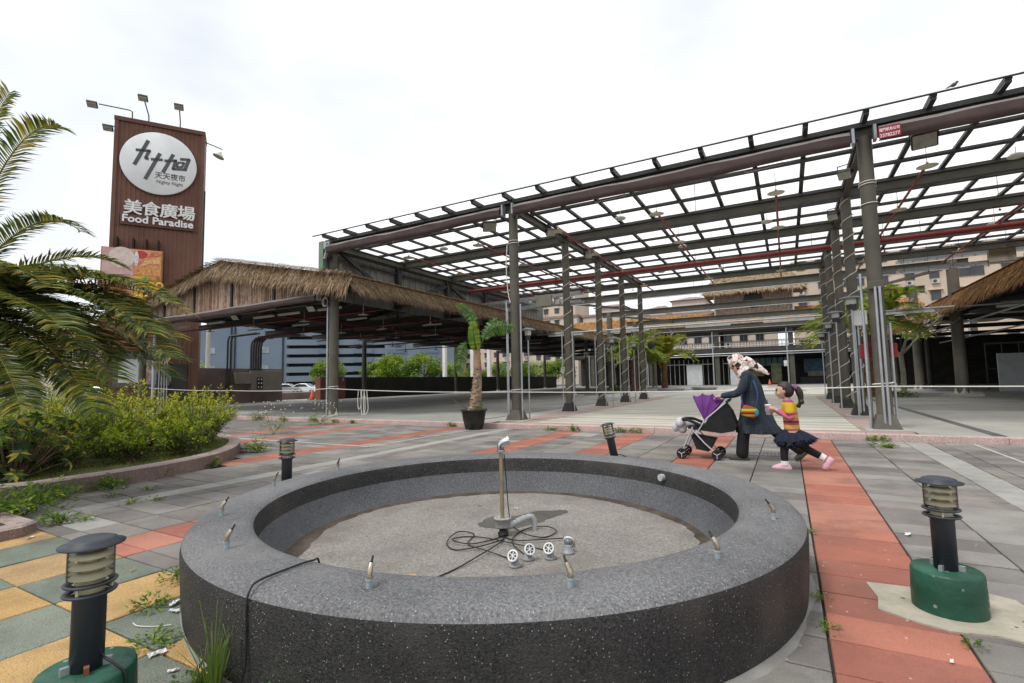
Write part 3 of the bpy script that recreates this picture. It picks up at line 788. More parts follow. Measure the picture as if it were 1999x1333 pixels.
# fire sprinkler pipes under the canopy
fp = thing('sprinkler_pipework', 'red fire sprinkler pipes with disc shields hung below the canopy', 'pipes', (0, 20.1, 5.6))
b = MB(); b.cyl((-13.4, 20.1, 5.6), (12.0, 20.1, 5.6), 0.075, n=14)
for x in (-11, -8, -5, -2, 1, 4, 7): b.cyl((x, 20.1, 5.6), (x, 20.1, 6.1), 0.008, n=5)
W(b, 'main_pipe', m_redp, fp)
m_disc = mat('sprinkler_disc', (0.62, 0.58, 0.48), 0.5, 0.15, 4)
for x in (-11.8, -8.8, -5.9, -2.93, 0.0, 2.95, 5.9):
    b = MB(); b.cyl((x, 13.7, 5.78), (x, 26.6, 5.78), 0.03, n=8); b.cyl((x, 20.1, 5.6), (x, 20.1, 5.8), 0.04, n=8)
    br = W(b, 'branch_pipe', m_redp, fp)
    for y in (13.75, 17.05, 20.5, 24.2):
        d = MB(); d.lathe([(0.0, 5.745), (0.19, 5.735), (0.2, 5.74), (0.06, 5.765), (0.03, 5.8), (0.02, 5.85), (0, 5.86)], (x, y, 0), n=20); d.build('sprinkler_disc', m_disc, br)
        h = MB(); h.cyl((x, y, 5.8), (x, y, 6.25), 0.006, n=4); h.build('hanger', m_frame, br)
# grey ribbed wall closing the left end of the canopy
m_rib = mat('ribbed_sheet', (0.215, 0.22, 0.215), 0.5, 0.15, 1.0, spec=0.4, stain=(0.16, 0.16, 0.15), stain_scale=0.8); m_greens = mat('green_sheet', (0.155, 0.24, 0.15), 0.6, 0.15, 2)
wl = thing('ribbed_end_wall', 'grey ribbed metal wall with dark bracing at the left end of the canopy', 'wall', (-14.1, 12.0, 4.2))
b = MB(); vs = []; y = 12.0; k = 0
while y < 30:
    dx = -0.03 if k % 4 in (0, 1) else 0.02
    vs += [(-14.1 + dx, y, 4.2), (-14.1 + dx, y, 6.2)]; y += (0.16 if k % 2 == 0 else 0.035); k += 1
b.add(vs, [(2 * i, 2 * i + 2, 2 * i + 3, 2 * i + 1) for i in range(len(vs) // 2 - 1)])
W(b, 'ribbed_sheet', m_rib, wl)
b = MB(); b.b2((-14.3, 11.85, 4.6), (-14.08, 12.0, 6.25)); W(b, 'corner_trim', m_greens, wl)
for y in (12.2, 15.6, 19.0, 22.4, 25.8):
    b = MB(); b.b2((-14.05, y - 0.1, 4.2), (-13.85, y + 0.1, 5.96)); W(b, 'post', m_frame if y > 13 else m_colm, wl)
for p0, p1 in (((-13.9, 12.4, 6.0), (-13.9, 15.3, 4.6)), ((-13.9, 18.8, 5.7), (-13.9, 16.5, 4.9)), ((-13.9, 19.2, 5.8), (-13.9, 21.6, 4.7))):
    b = MB(); b.beam(p0, p1, 0.09, 0.14); W(b, 'brace', m_frame, wl)
for z in (5.95, 5.72):
    b = MB(); b.b2((-14.02, 12.0, z - 0.03), (-13.93, 29.0, z + 0.03)); W(b, 'girt', m_beam, wl)
b = MB(); b.b2((-14.0, 11.8, 5.95), (-13.7, 12.0, 6.18)); b.tube([(-13.85, 11.85, 6.0), (-13.85, 11.85, 5.85), (-13.95, 11.87, 5.75), (-14.0, 11.87, 5.6)], 0.06, n=10); W(b, 'gutter', m_galv, wl)
# little bird on the edge rail
bd = thing('bird', 'small dark bird perched on the canopy edge rail', 'bird', (2.92, 11.42, 6.33))
b = MB(); b.sphere((0, 0, 0.055), (0.05, 0.032, 0.036), M=Matrix.Rotation(R_(-25), 3, 'Y')); b.sphere((0.045, 0, 0.09), 0.024); b.tube([(0.062, 0, 0.09), (0.085, 0, 0.088)], [0.008, 0.001], n=5)
b.tube([(-0.04, 0, 0.045), (-0.11, 0, 0.015)], [0.018, 0.012], n=5); b.cyl((0.0, 0.01, 0.0), (0, 0.01, 0.04), 0.003, n=4); b.cyl((0.0, -0.01, 0.0), (0, -0.01, 0.04), 0.003, n=4)
remeshed(b, 'body', mat('bird_feather', (0.09, 0.085, 0.08), 0.8, 0.3, 40), bd, 0.006, 2)
# barrier rope tied along the front columns
m_rope = mat('white_rope', (0.68, 0.67, 0.62), 0.8, 0.1, 20)
b = MB(); pts = []
anchors = [(-25.4, 1.2), (-19.2, 1.03), (-13.66, 1.06), (-6.51, 0.9), (1.62, 0.96), (9.75, 1.0)]
for (xa, za), (xc, zc) in zip(anchors[:-1], anchors[1:]):
    for i in range(12):
        u = i / 12; pts.append((xa + (xc - xa) * u, 11.83, za + (zc - za) * u - 0.045 * 4 * u * (1 - u)))
pts.append((9.75, 11.83, 1.0)); b.tube(pts, 0.0125, n=6)
for x, r in ((-13.66, 0.17), (-6.51, 0.16), (1.62, 0.17)):
    z = dict((-13.66 if False else a, c) for a, c in anchors)[x]
    b.tube([(x + r * math.cos(t * .35), 12.0 + r * math.sin(t * .35), z + 0.004 * t) for t in range(20)], 0.0125, n=5)
for dx, l in ((-0.1, 0.62), (0.05, 0.8), (0.16, 0.78)):
    b.tube(spline([(-12.2 + dx, 11.83, 0.98), (-12.22 + dx, 11.82, 0.95 - l * .5), (-12.15 + dx, 11.8, 1.0 - l), (-12.05 + dx * 1.2, 11.82, 1.02 - l * .8), (-12.1 + dx, 11.84, 0.98)]), 0.011, n=5)
tag(b.build('barrier_rope', m_rope), 'white barrier rope tied between the front columns with loops hanging', 'rope')
# ------------------------------------------------------------------ thatched market halls
THATCH = [mat('thatch_%s' % n, c, 0.9, 0.35, 6, spec=0.15) for n, c in (('straw', (0.30, 0.215, 0.13)), ('brown', (0.20, 0.13, 0.072)), ('dark', (0.10, 0.064, 0.036)), ('pale', (0.39, 0.31, 0.21)))]
THATCH_O = [mat('thatch_orange_%s' % n, c, 0.9, 0.35, 6, spec=0.15) for n, c in (('a', (0.40, 0.205, 0.08)), ('b', (0.28, 0.135, 0.05)), ('c', (0.12, 0.062, 0.026)), ('d', (0.42, 0.27, 0.13)))]
m_deck = mat('dark_roof_deck', (0.040, 0.037, 0.034), 0.7, 0.3, 1.2)
m_dsteel = mat('dark_steel', (0.045, 0.042, 0.037), 0.6, 0.25, 1.5)
m_bamb = mat('bamboo_slats', (0.42, 0.30, 0.21), 0.6, 0.45, 9, stain=(0.13, 0.085, 0.06), stain_scale=2.5)
BAMB = [mat('bamboo_pole_%s' % n, c, 0.55, 0.3, 7, stain=(0.16, 0.10, 0.07), stain_scale=2.5) for n, c in (('a', (0.50, 0.36, 0.27)), ('b', (0.40, 0.26, 0.18)), ('c', (0.28, 0.17, 0.11)))]
m_tube = mat('lamp_tube_white', (0.62, 0.62, 0.58), 0.4, 0.1, 5)

def lerp(a, b, t): return a + (b - a) * t

def thatch(mb, tops, bots, dens, length=0.42, out=None, thick=0.011):
    """hanging straw between a top and a bottom polyline, plus loose ends below the bottom edge"""
    for (t0, t1), (b0, b1) in zip(zip(tops[:-1], tops[1:]), zip(bots[:-1], bots[1:])):
        t0, t1, b0, b1 = map(Vector, (t0, t1, b0, b1))
        along = (b1 - b0); L = along.length; along.normalize()
        nrm = along.cross((t0 - b0)).normalized()
        if nrm.z < 0: nrm = -nrm
        for i in range(int(L * dens)):
            u = rnd.random(); v = rnd.random() ** 0.8 * 1.0
            T, B = t0.lerp(t1, u), b0.lerp(b1, u)
            ln = length * rnd.uniform(0.6, 1.35); dirn = (B - T).normalized(); span = (B - T).length
            p = T.lerp(B, v) + nrm * rnd.uniform(0.0, 0.05)
            d = (dirn + along * rnd.gauss(0, 0.22) + nrm * rnd.uniform(-0.05, 0.28)).normalized()
            q = p + d * ln * 0.55
            e = q + (d + Vector((0, 0, -0.75)) + along * rnd.gauss(0, 0.15)).normalized() * ln * 0.45
            w = along * thick * rnd.uniform(0.6, 1.5)
            over = (q - T).dot(dirn) > span
            mi = rnd.choice((0, 0, 1, 1, 3, 2)) if v > 0.25 else rnd.choice((0, 1, 1, 2))
            mb.add([p - w, p + w, q + w * 0.8, q - w * 0.8, e], [(0, 1, 2, 3), (3, 2, 4)], mi)

def hall_roof(root, xl, xr, xp, y0, y1, ze, zp, mats, dens, skirt=0.62, front=True, right=True, left=False, thick=0.012):
    s = MB()
    # deck (two slopes with thickness) and thatch cover
    for (xa, za), (xb_, zb) in (((xl, ze), (xp, zp)), ((xp, zp), (xr, ze))):
        s.add([(xa, y0, za), (xb_, y0, zb), (xb_, y1, zb), (xa, y1, za), (xa, y0, za - 0.1), (xb_, y0, zb - 0.1), (xb_, y1, zb - 0.1), (xa, y1, za - 0.1)],
              [(0, 1, 2, 3), (7, 6, 5, 4), (0, 4, 5, 1), (2, 6, 7, 3)])
    W(s, 'roof_deck', m_deck, root)
    tc = MB()
    for (xa, za), (xb_, zb) in (((xl - 0.2, ze + 0.1), (xp, zp + 0.18)), ((xp, zp + 0.18), (xr + 0.2, ze + 0.1))):
        tc.add([(xa, y0 - 0.15, za), (xb_, y0 - 0.15, zb), (xb_, y1, zb), (xa, y1, za)], [(0, 1, 2, 3)])
    if right:
        tc.add([(xr + 0.1, y0 - .1, ze + 0.16), (xr + 0.1, y1, ze + 0.16), (xr + 0.42, y1, ze - skirt + .18), (xr + 0.42, y0 - .1, ze - skirt + .18)], [(0, 1, 2, 3)])
    if left:
        tc.add([(xl - 0.1, y0 - .1, ze + 0.16), (xl - 0.1, y1, ze + 0.16), (xl - 0.42, y1, ze - skirt + .18), (xl - 0.42, y0 - .1, ze - skirt + .18)], [(3, 2, 1, 0)])
    if front:
        for (xa, za), (xb_, zb) in (((xl - 0.3, ze + 0.05), (xp, zp + 0.16)), ((xp, zp + 0.16), (xr + 0.3, ze + 0.05))):
            tc.add([(xa, y0 - 0.12, za), (xb_, y0 - 0.12, zb), (xb_, y0 - 0.34, zb - skirt + .1), (xa, y0 - 0.34, za - skirt + .12)], [(0, 1, 2, 3)])
    cov = W(tc, 'thatch_cover', mats[1], root)
    st = MB()
    if front:
        thatch(st, [(xl - 0.3, y0 - 0.05, ze + 0.14), (xp, y0 - 0.05, zp + 0.26), (xr + 0.35, y0 - 0.05, ze + 0.14)],
               [(xl - 0.45, y0 - 0.4, ze - skirt + .15), (xp, y0 - 0.4, zp - skirt + .22), (xr + 0.45, y0 - 0.4, ze - skirt + .15)], dens)
        thatch(st, [(xl - 0.3, y0 + 0.25, ze + 0.16), (xp, y0 + 0.25, zp + 0.28), (xr + 0.35, y0 + 0.25, ze + 0.16)],
               [(xl - 0.3, y0 - 0.15, ze + 0.1), (xp, y0 - 0.15, zp + 0.22), (xr + 0.35, y0 - 0.15, ze + 0.1)], dens * 0.25)
    if right: thatch(st, [(xr - 0.05, y0 - 0.2, ze + 0.22), (xr - 0.05, y1, ze + 0.22)], [(xr + 0.48, y0 - 0.25, ze - skirt + .2), (xr + 0.48, y1, ze - skirt + .2)], dens * 0.8)
    if left: thatch(st, [(xl + 0.05, y0 - 0.2, ze + 0.22), (xl + 0.05, y1, ze + 0.22)], [(xl - 0.48, y0 - 0.25, ze - skirt + .2), (xl - 0.48, y1, ze - skirt + .2)], dens * 0.8, 0.5, thick=thick)
    W(st, 'thatch_straw', mats, root, 'stuff')

hall = thing('thatched_hall', 'long open market hall with straw thatched gable and bamboo front, left of the canopy', 'hall', (-19.8, 12.0, 0.12))
HXL, HXR, HXP = -27.3, -12.75, -19.8
hall_roof(hall, HXL, HXR, HXP, 11.75, 23.38, 4.72, 6.1, THATCH, 430)
hall_roof(hall, HXL, HXR - 0.1, HXP, 23.4, 62.0, 4.62, 6.0, THATCH, 200, front=False)
# bamboo gable: panels of slats between dark posts
gx = [-26.6, -25.0, -23.9, -21.6, -19.0, -16.4, -14.0]
def rake(x): return lerp(4.72, 6.1, max(0, 1 - abs(x - HXP) / 7.3))
for a, b_ in zip(gx[:-1], gx[1:]):
    p = MB(); x = a + 0.12
    while x < b_ - 0.08:
        top = rake(x) - 0.12
        if top > 4.3: p.tube([(x, 11.66 + rnd.uniform(-.012, .012), 4.16), (x + rnd.uniform(-.008, .008), 11.66, top)], rnd.uniform(0.036, 0.046), n=8, mi=rnd.choice((0, 0, 1, 1, 2)))
        x += 0.105
    W(p, 'bamboo_panel', BAMB, hall)
    q = MB(); q.b2((a - 0.05, 11.58, 4.1), (a + 0.05, 11.86, rake(a) - 0.1)); W(q, 'gable_post', m_dsteel, hall)
q = MB(); q.add([(HXL, 11.87, 4.3), (HXR, 11.87, 4.3), (HXR, 11.87, 4.6), (HXP, 11.87, 6.0), (HXL, 11.87, 4.6)], [(0, 1, 2, 3, 4)]); W(q, 'gable_backing', m_dsteel, hall)
rolled_awning(-26.8, -14.0, 11.62, 4.3, hall, s0=-0.06, s1=0.0, out=0.4, drop=0.2)
q = MB(); q.ibeam((HXL, 11.95, 4.2), (HXR, 11.95, 4.2), 0.16, 0.3); W(q, 'front_beam', m_beam, hall)
def hall_column(root, x, y, r, h, conduit=False, m=m_colm):
    c = MB(); c.cyl((x, y, 0.12), (x, y, h), r, n=18); col = W(c, 'column', m, root)
    f = MB(); f.b2((x - r * 1.5, y - r * 1.5, 0.1), (x + r * 1.5, y + r * 1.5, 0.15)); f.lathe([(r * 1.5, 0.14), (r * 1.02, 0.34)], (x, y, 0), n=4, sm=False); f.build('foot', m_conc_b, col)
    if conduit:
        k = MB(); k.cyl((x - 0.2, y - 0.1, 0.12), (x - 0.2, y - 0.1, 3.95), 0.035, n=10); k.build('downpipe', m_galv, col)
        k = MB()
        for j in range(5): k.tube([(x - 0.2 + (0.1 + .012 * j) * math.cos(t * .5), y - 0.2 - 0.01 * j, 4.05 + (0.12 + .012 * j) * math.sin(t * .5)) for t in range(14)], 0.008, n=4)
        k.build('cable_coil', m_wire, col)
hall_column(hall, -13.66, 12.0, 0.16, 4.65, True)
for y in (27.7, 39.7, 47.7, 60.0): hall_column(hall, -28.2, y, 0.17, 4.6, m=m_dsteel)
hall_column(hall, -26.9, 12.2, 0.15, 4.4)
hall_column(hall, -14.3, 38.5, 0.16, 4.6)
for y in (15.5, 19.5, 23.0, 27.7, 33.5, 39.7, 47.7, 55.0, 61.0):
    q = MB(); q.ibeam((HXL - 1.0, y, 4.42), (HXR, y, 4.42), 0.15, 0.28); q.beam((HXL, y, 4.6), (HXP, y, 5.85), 0.12, 0.16); q.beam((HXP, y, 5.85), (HXR, y, 4.6), 0.12, 0.16)
    for x in (-24.5, -22, -17.5, -15.5): q.beam((x, y, 4.5), (x, y, rake(x) - 0.2), 0.07, 0.07)
    W(q, 'roof_truss', m_dsteel, hall)
for x in (-26, -24, -22, -20, -17.8, -15.8, -13.8):
    q = MB(); q.beam((x, 12, rake(x) - 0.2), (x, 61, rake(x) - 0.22), 0.07, 0.1); W(q, 'purlin', m_dsteel, hall)
# services under the hall roof
m_redd = mat('red_pipe_dull', (0.15, 0.022, 0.018), 0.5, 0.25, 2)
hp = thing('hall_sprinkler_pipes', 'thin red sprinkler pipes with pale discs under the thatched hall roof', 'pipes', (-20, 13.5, 3.9))
for j, (p0, p1) in enumerate((((-28, 13.5, 3.95), (-13.2, 13.5, 3.88)), ((-26, 17.5, 3.95), (-13.2, 17.5, 3.95)), ((-26, 21.5, 3.95), (-13.2, 21.5, 3.95)), ((-28, 26.0, 3.9), (-13.5, 26, 3.9)), ((-28, 31, 3.9), (-14, 31, 3.9)))):
    b = MB(); b.cyl(p0, p1, 0.035, n=8)
    br = W(b, 'branch_pipe', m_redd if j < 3 else m_dsteel, hp)
    for i in range(5):
        x = lerp(p0[0] + 1, p1[0] - 0.6, i / 4)
        d = MB(); d.lathe([(0, -0.14), (0.2, -0.15), (0.06, -0.12), (0.02, -0.05), (0.018, 0.3), (0, 0.3)], (x, p0[1], p0[2] - 0.02), n=14); d.build('sprinkler_disc', m_disc if j < 3 else m_dsteel, br)
b = MB(); b.cyl((-18.5, 12.5, 4.1), (-18.5, 40, 4.1), 0.06, n=10); W(b, 'main_pipe', m_redd, hp)
k = 0
for y, xs_ in ((12.6, (-24, -21.8, -18.7, -16.6, -14.7)), (16.5, (-25, -21, -17)), (20.5, (-23, -19, -16)), (25, (-24, -20, -16)), (30, (-22, -17)), (36, (-23, -18))):
    for x in xs_:
        o = MB(); o.b2((-0.6, -0.05, -0.04), (0.6, 0.05, 0.03)); 
        if k == 0: lt_me = o.mesh('strip_lamp', m_tube)
        l = link('strip_lamp', lt_me, hall); l.location = Vector((x + rnd.uniform(-.3, .3), y, 4.2 if y > 13 else 3.98)) - hall.location
        k += 1
flood((-19.3, 12.0, 4.1), R_(10), R_(40), 'left of two small flood lamps under the thatched gable awning', 0.34, 'flood lamps under the thatched gable')
flood((-14.8, 12.0, 4.06), R_(10), R_(40), 'right of two small flood lamps under the thatched gable awning, by the column', 0.34, 'flood lamps under the thatched gable')
def cable_tray(name, label, p0, p1, boxes, parent_m=m_galv):
    t = thing(name, label, 'cable tray', p0)
    p0, p1 = Vector(p0), Vector(p1); d = (p1 - p0); L = d.length; d.normalize(); s = Vector((-d.y, d.x, 0))
    for sgn in (-1, 1):
        for dz in (0, 0.42):
            b = MB(); b.beam(p0 + s * 0.22 * sgn + Vector((0, 0, dz)), p1 + s * 0.22 * sgn + Vector((0, 0, dz)), 0.03, 0.12); W(b, 'tray_rail', parent_m, t)
    b = MB(); n = int(L / 0.4)
    for i in range(n):
        for dz in (0, 0.42):
            c = p0 + d * (i + 0.5) * 0.4 + Vector((0, 0, dz)); b.beam(c - s * 0.22, c + s * 0.22, 0.03, 0.03)
    W(b, 'rungs', parent_m, t)
    b = MB()
    for i in range(0, n, 4):
        for sgn in (-1, 1):
            c = p0 + d * (i + 0.5) * 0.4 + s * 0.24 * sgn; b.cyl(c - Vector((0, 0, 0.1)), c + Vector((0, 0, 1.3)), 0.008, n=4)
    W(b, 'hanger_rods', m_frame, t)
    m_bx = mat('beige_box', (0.36, 0.36, 0.30), 0.6, 0.12, 3)
    for u, w in boxes:
        c = p0 + d * (L * u) - s * 0.28; b = MB(); b.box(c + Vector((0, 0, 0.2)), (w, 0.2, 0.55), math.atan2(d.y, d.x), ch=0.01); W(b, 'switch_box', m_bx, t)
        for q in (0.35, 0.62):
            e = c + d * (w / 2 + q); b = MB(); b.box(e + Vector((0, 0, 0.06)), (0.2, 0.16, 0.26), math.atan2(d.y, d.x), ch=0.01); W(b, 'meter', m_tube, t)
    return t
cable_tray('cable_tray', 'steel cable tray with beige switch boxes crossing in front of the left hall', (-22, 22.3, 4.7), (-8.4, 22.3, 4.95), ((0.08, 0.9), (0.3, 0.8), (0.52, 0.7), (0.86, 0.8)))
cable_tray('cable_tray', 'steel cable tray with large beige switch box above the right hall roof', (4.4, 26.6, 5.6), (13.5, 26.6, 5.6), ((0.36, 0.8),))
# low dark wall at the far side of the hall and the brown wall end
m_lowd = mat('dark_wall', (0.022, 0.021, 0.02), 0.8, 0.3, 1); m_brick = mat('brown_tile', (0.21, 0.088, 0.06), 0.75, 0.2, 1.5, fine=0.15)
lw = thing('low_dark_wall', 'long low black wall along the far side of the thatched hall', 'wall', (-29.3, 26.6, 0.12))
b = MB(); b.b2((-29.6, 26.7, 0.1), (-29.2, 66, 1.72)); W(b, 'wall', m_lowd, lw)
bw = thing('brown_wall_end', 'short brown tiled wall end with small blue and white sign, beside the low black wall', 'wall', (-29.3, 25.6, 0.12))
b = MB(); b.b2((-29.62, 24.4, 0.1), (-29.1, 26.7, 1.75)); W(b, 'wall', m_brick, bw)
b = MB(); b.b2((-29.1, 26.25, 1.42), (-29.08, 26.6, 1.72)); s_ = W(b, 'parking_sign', mat('sign_blue', (0.08, 0.1, 0.3), 0.5, 0.1, 5), bw)
t = text_mb('2', 0.3, 0.004, (-29.075, 26.36, 1.45), (0, 1, 0), (0, 0, 1)); t.build('numeral', m_white, s_)
# right-hand thatched hall
rh = thing('right_thatched_hall', 'dark open market hall with orange-brown thatched eave at the right edge', 'hall', (14, 20, 0.12))
hall_roof(rh, 7.05, 23.5, 15.2, 17.0, 62.0, 4.75, 7.0, THATCH_O, 330, skirt=0.8, front=False, right=False, left=True, thick=0.026)
for y in (22.0, 47.0, 56.0): hall_column(rh, 9.2, y, 0.17, 4.6, m=m_dsteel)
for y in (18, 24, 31.0, 38.5, 46, 54, 61):
    q = MB(); q.ibeam((7.2, y, 4.45), (23, y, 4.45), 0.15, 0.28); q.beam((7.2, y, 4.65), (15.2, y, 6.8), 0.12, 0.16); W(q, 'roof_truss', m_dsteel, rh)
q = MB(); q.b2((23.0, 18, 0.1), (23.3, 62, 4.6)); q.b2((8, 61.5, 0.1), (23, 61.8, 4.6)); W(q, 'back_wall', m_dsteel, rh)
m_gate = mat('gate_steel', (0.10, 0.10, 0.10), 0.5, 0.2, 3, metal=0.4)
for j, (x0, x1, y) in enumerate(((12.5, 22.5, 36.0), (10.5, 12.3, 40.0))):
    q = MB(); x = x0
    while x < x1: q.b2((x, y, 0.12), (x + 0.05, y + 0.05, 2.9)); x += 0.75
    q.b2((x0, y - .01, 2.85), (x1, y + .06, 2.95)); q.b2((x0, y - .01, 1.35), (x1, y + .06, 1.42))
    W(q, 'folding_grille', m_gate, rh)
q = MB(); q.b2((10.2, 37.0, 0.12), (11.6, 37.1, 2.2)); W(q, 'white_shutter', mat('pale_board', (0.5, 0.52, 0.53), 0.6, 0.1, 2), rh)
for k2, (x, y) in enumerate(((8.8, 20), (9.6, 24), (10.5, 22), (8.6, 28), (11, 27), (10, 33), (13, 30))):
    l = link('strip_lamp', lt_me, rh); l.location = Vector((x, y, 4.1)) - rh.location
q = MB(); q.tube([(7.6, 20, 3.6), (7.6, 45, 3.6)], 0.05, n=8); q.tube([(9.5, 19, 3.3), (9.5, 45, 3.3)], 0.04, n=8); W(q, 'conduit', m_galv, rh)
# open steel frames across the court behind the canopy
names = ['nearest', 'second', 'third', 'farthest']
for j, (y, zt) in enumerate(((30.0, 6.45), (38.3, 6.5), (46.0, 6.5), (53.0, 6.35))):
    st = thing('court_portal', '%s of the open steel portal frames across the court behind the canopy' % names[j], 'frame', (-12.2, y, 0.12), 0, 'portal frames across the court')
    for x in (-12.2, 7.0):
        c = MB(); c.cyl((x, y, 0.2), (x, y, zt), 0.24, 0.22, n=20); cc = W(c, 'column', m_colm, st)
        f = MB(); f.b2((x - 0.6, y - 0.55, 0.1), (x + 0.6, y + 0.55, 0.24)); f.lathe([(0.34, 0.24), (0.25, 0.5)], (x, y, 0), n=4, sm=False); f.build('plinth', m_conc_b, cc)
    b = MB(); b.ibeam((-13.0, y, zt - 0.2), (7.6, y, zt - 0.2), 0.22, 0.42, 0.03); W(b, 'beam', m_beam, st)
    b = MB(); b.cyl((-13, y - 0.12, zt - 0.44), (7.6, y - 0.12, zt - 0.44), 0.022, n=6); W(b, 'conduit', m_galv, st)
    if j < 2:
        b = MB(); b.beam((-12.0, y + .1, zt - 0.3), (-8.6, y + 8.0, zt - 0.2), 0.12, 0.14); W(b, 'brace', m_beam, st)
        b = MB(); b.beam((6.9, y + .1, zt - 0.3), (3.4, y + 8.0, zt - 0.2), 0.12, 0.14); W(b, 'brace', m_beam, st)
# horizontal lamp pipe through the court
lp = thing('lamp_pipe', 'long pale pipe carrying white strip lamps across the court behind the columns', 'pipe', (-3, 27.5, 3.95))
b = MB(); b.cyl((-13.4, 27.5, 4.0), (10.0, 27.5, 4.0), 0.05, n=10); W(b, 'pipe', m_galv, lp)
for x in (-11.5, -7.6, -3.5, 0.2, 4.6, 8.8):
    b = MB(); b.b2((x - 1.1, 27.42, 3.83), (x + 1.1, 27.52, 3.93)); W(b, 'strip_lamp', m_tube, lp)
for x in (-12.2, 7.0):
    b = MB(); b.beam((x, 27.5, 4.0), (x, 30, 4.0), 0.05, 0.05); W(b, 'bracket', m_galv, lp)
# ------------------------------------------------------------------ two-storey market building at the back of the court
bb = thing('court_building', 'two-storey dark market building with thatched pavilion and round window across the court', 'building', (-3.5, 70.5, 0.12))
m_wallb = mat('back_wall_dark', (0.03, 0.029, 0.027), 0.7, 0.4, 0.6); m_board = mat('pale_board', (0.5, 0.52, 0.53), 0.6, 0.1, 2)
b = MB(); b.b2((-30, 78.0, 0.1), (22, 78.3, 4.4)); W(b, 'back_wall', m_wallb, bb)
b = MB(); b.b2((-30, 70.2, 4.35), (22, 78, 4.95)); W(b, 'floor_slab', m_dsteel, bb)
b = MB(); b.b2((-30, 70.0, 7.15), (22, 79, 7.75)); W(b, 'roof_slab', m_dsteel, bb)
for x in (-25.2, -16.6, -8.0, 0.6, 9.2, 17.8):
    c = MB(); c.b2((x - 0.28, 70.3, 0.12), (x + 0.28, 70.86, 7.2)); cc = W(c, 'column', m_beam, bb)
    c = MB(); c.cyl((x - 0.45, 70.15, 0.12), (x - 0.45, 70.15, 7.3), 0.09, n=8); c.build('downpipe', m_galv, cc)
    c = MB(); c.b2((x - 0.25, 77.4, 4.9), (x + 0.25, 77.9, 7.2)); c.build('rear_column', m_dsteel, cc)
for z, r in ((6.62, 0.05), (5.15, 0.06), (4.2, 0.09), (3.95, 0.05)):
    b = MB(); b.cyl((-20, 70.1, z), (14, 70.1, z), r, n=8); W(b, 'service_pipe', m_galv, bb)
b = MB(); x = -22.0
while x < 14: b.b2((x, 70.55, 4.95), (x + 0.03, 70.58, 5.75)); x += 0.28
b.b2((-22, 70.53, 5.72), (14, 70.6, 5.8)); W(b, 'railing', m_gate, bb)
b = MB(); x = -22.0
while x < 14: b.b2((x, 77.0, 4.95), (x + 0.05, 77.05, 6.0)); x += 0.4
b.b2((-22, 77, 6.0), (14, 77.06, 6.06)); W(b, 'rear_railing', m_gate, bb)
for x0, x1 in ((-15.5, -8.6), (-7.4, -4.2)):
    b = MB(); x = x0
    while x < x1: b.b2((x, 71.2, 0.12), (x + 0.06, 71.26, 3.6)); x += 0.62
    b.b2((x0, 71.18, 2.9), (x1, 71.28, 3.0)); W(b, 'folding_grille', mat('grille_grey', (0.32, 0.32, 0.31), 0.5, 0.1, 2, metal=0.3), bb)
for x0, x1 in ((-12.0, -10.0), (-6.55, -4.9)):
    b = MB(); b.b2((x0, 71.0, 0.14), (x1, 71.1, 2.85)); W(b, 'white_board', m_board, bb)
def flat(name, x0, x1, z0, z1, y, col, root=bb, rough=0.6):
    b = MB(); b.b2((x0, y, z0), (x1, y + 0.06, z1)); return W(b, name, mat('board_%02d%02d%02d' % tuple(int(c * 99) for c in col), col, rough, 0.3, 2), root)
for x in range(7): flat('banner', -4.6 + x * 0.72, -4.0 + x * 0.72, 2.6, 3.7, 76.8, (0.16, 0.30, 0.33))
flat('poster', -4.4, -2.8, 1.2, 2.2, 76.7, (0.42, 0.36, 0.12)); flat('lit_doorway', -1.9, -0.65, 0.2, 2.9, 76.6, (0.42, 0.45, 0.24)); flat('poster', 2.0, 8.0, 1.6, 3.4, 76.8, (0.09, 0.16, 0.24)); flat('poster', 2.4, 5.0, 1.1, 1.7, 76.7, (0.3, 0.3, 0.24))
flat('notice', -0.3, 0.1, 2.4, 3.1, 70.25, (0.55, 0.55, 0.52)); flat('counter', 1.5, 9.0, 0.12, 1.0, 75.5, (0.05, 0.05, 0.05))
# lower thatched roof and pavilion
lt = MB(); lt.add([(-30, 69.4, 8.15), (14, 69.4, 8.15), (14, 75, 10.3), (-30, 75, 10.3)], [(0, 1, 2, 3)]); lt.b2((-30, 69.5, 7.8), (14, 69.7, 8.1)); W(lt, 'lower_roof', THATCH_O[0], bb)
lt = MB(); thatch(lt, [(-30, 71.2, 8.95), (14, 71.2, 8.95)], [(-30, 69.2, 8.05), (14, 69.2, 8.05)], 90, 0.7, thick=0.03); W(lt, 'lower_thatch', [THATCH[3], THATCH_O[3], THATCH_O[1], THATCH[3]], bb, 'stuff')
lt = MB(); thatch(lt, [(-30, 75.0, 10.35), (14, 75, 10.35)], [(-30, 71.0, 8.85), (14, 71.0, 8.85)], 110, 0.6, thick=0.03); W(lt, 'lower_thatch', THATCH_O, bb, 'stuff')
b = MB(); b.b2((-8.2, 72.3, 9.0), (1.2, 76, 12.7)); W(b, 'pavilion_wall', m_dsteel, bb)
b = MB(); x = -8.1
while x < 1.15:
    if abs(x + 3.4) > 1.12: b.tube([(x, 72.25, 9.55), (x, 72.25, 12.6)], 0.055, n=6)
    else:
        h = math.sqrt(max(0.0, 1.12 ** 2 - (x + 3.4) ** 2))
        b.tube([(x, 72.25, 9.55), (x, 72.25, 11.35 - h)], 0.055, n=6); b.tube([(x, 72.25, 11.35 + h), (x, 72.25, 12.6)], 0.055, n=6)
    x += 0.15
W(b, 'bamboo_screen', mat('bamboo_grey', (0.33, 0.26, 0.21), 0.7, 0.35, 4), bb)
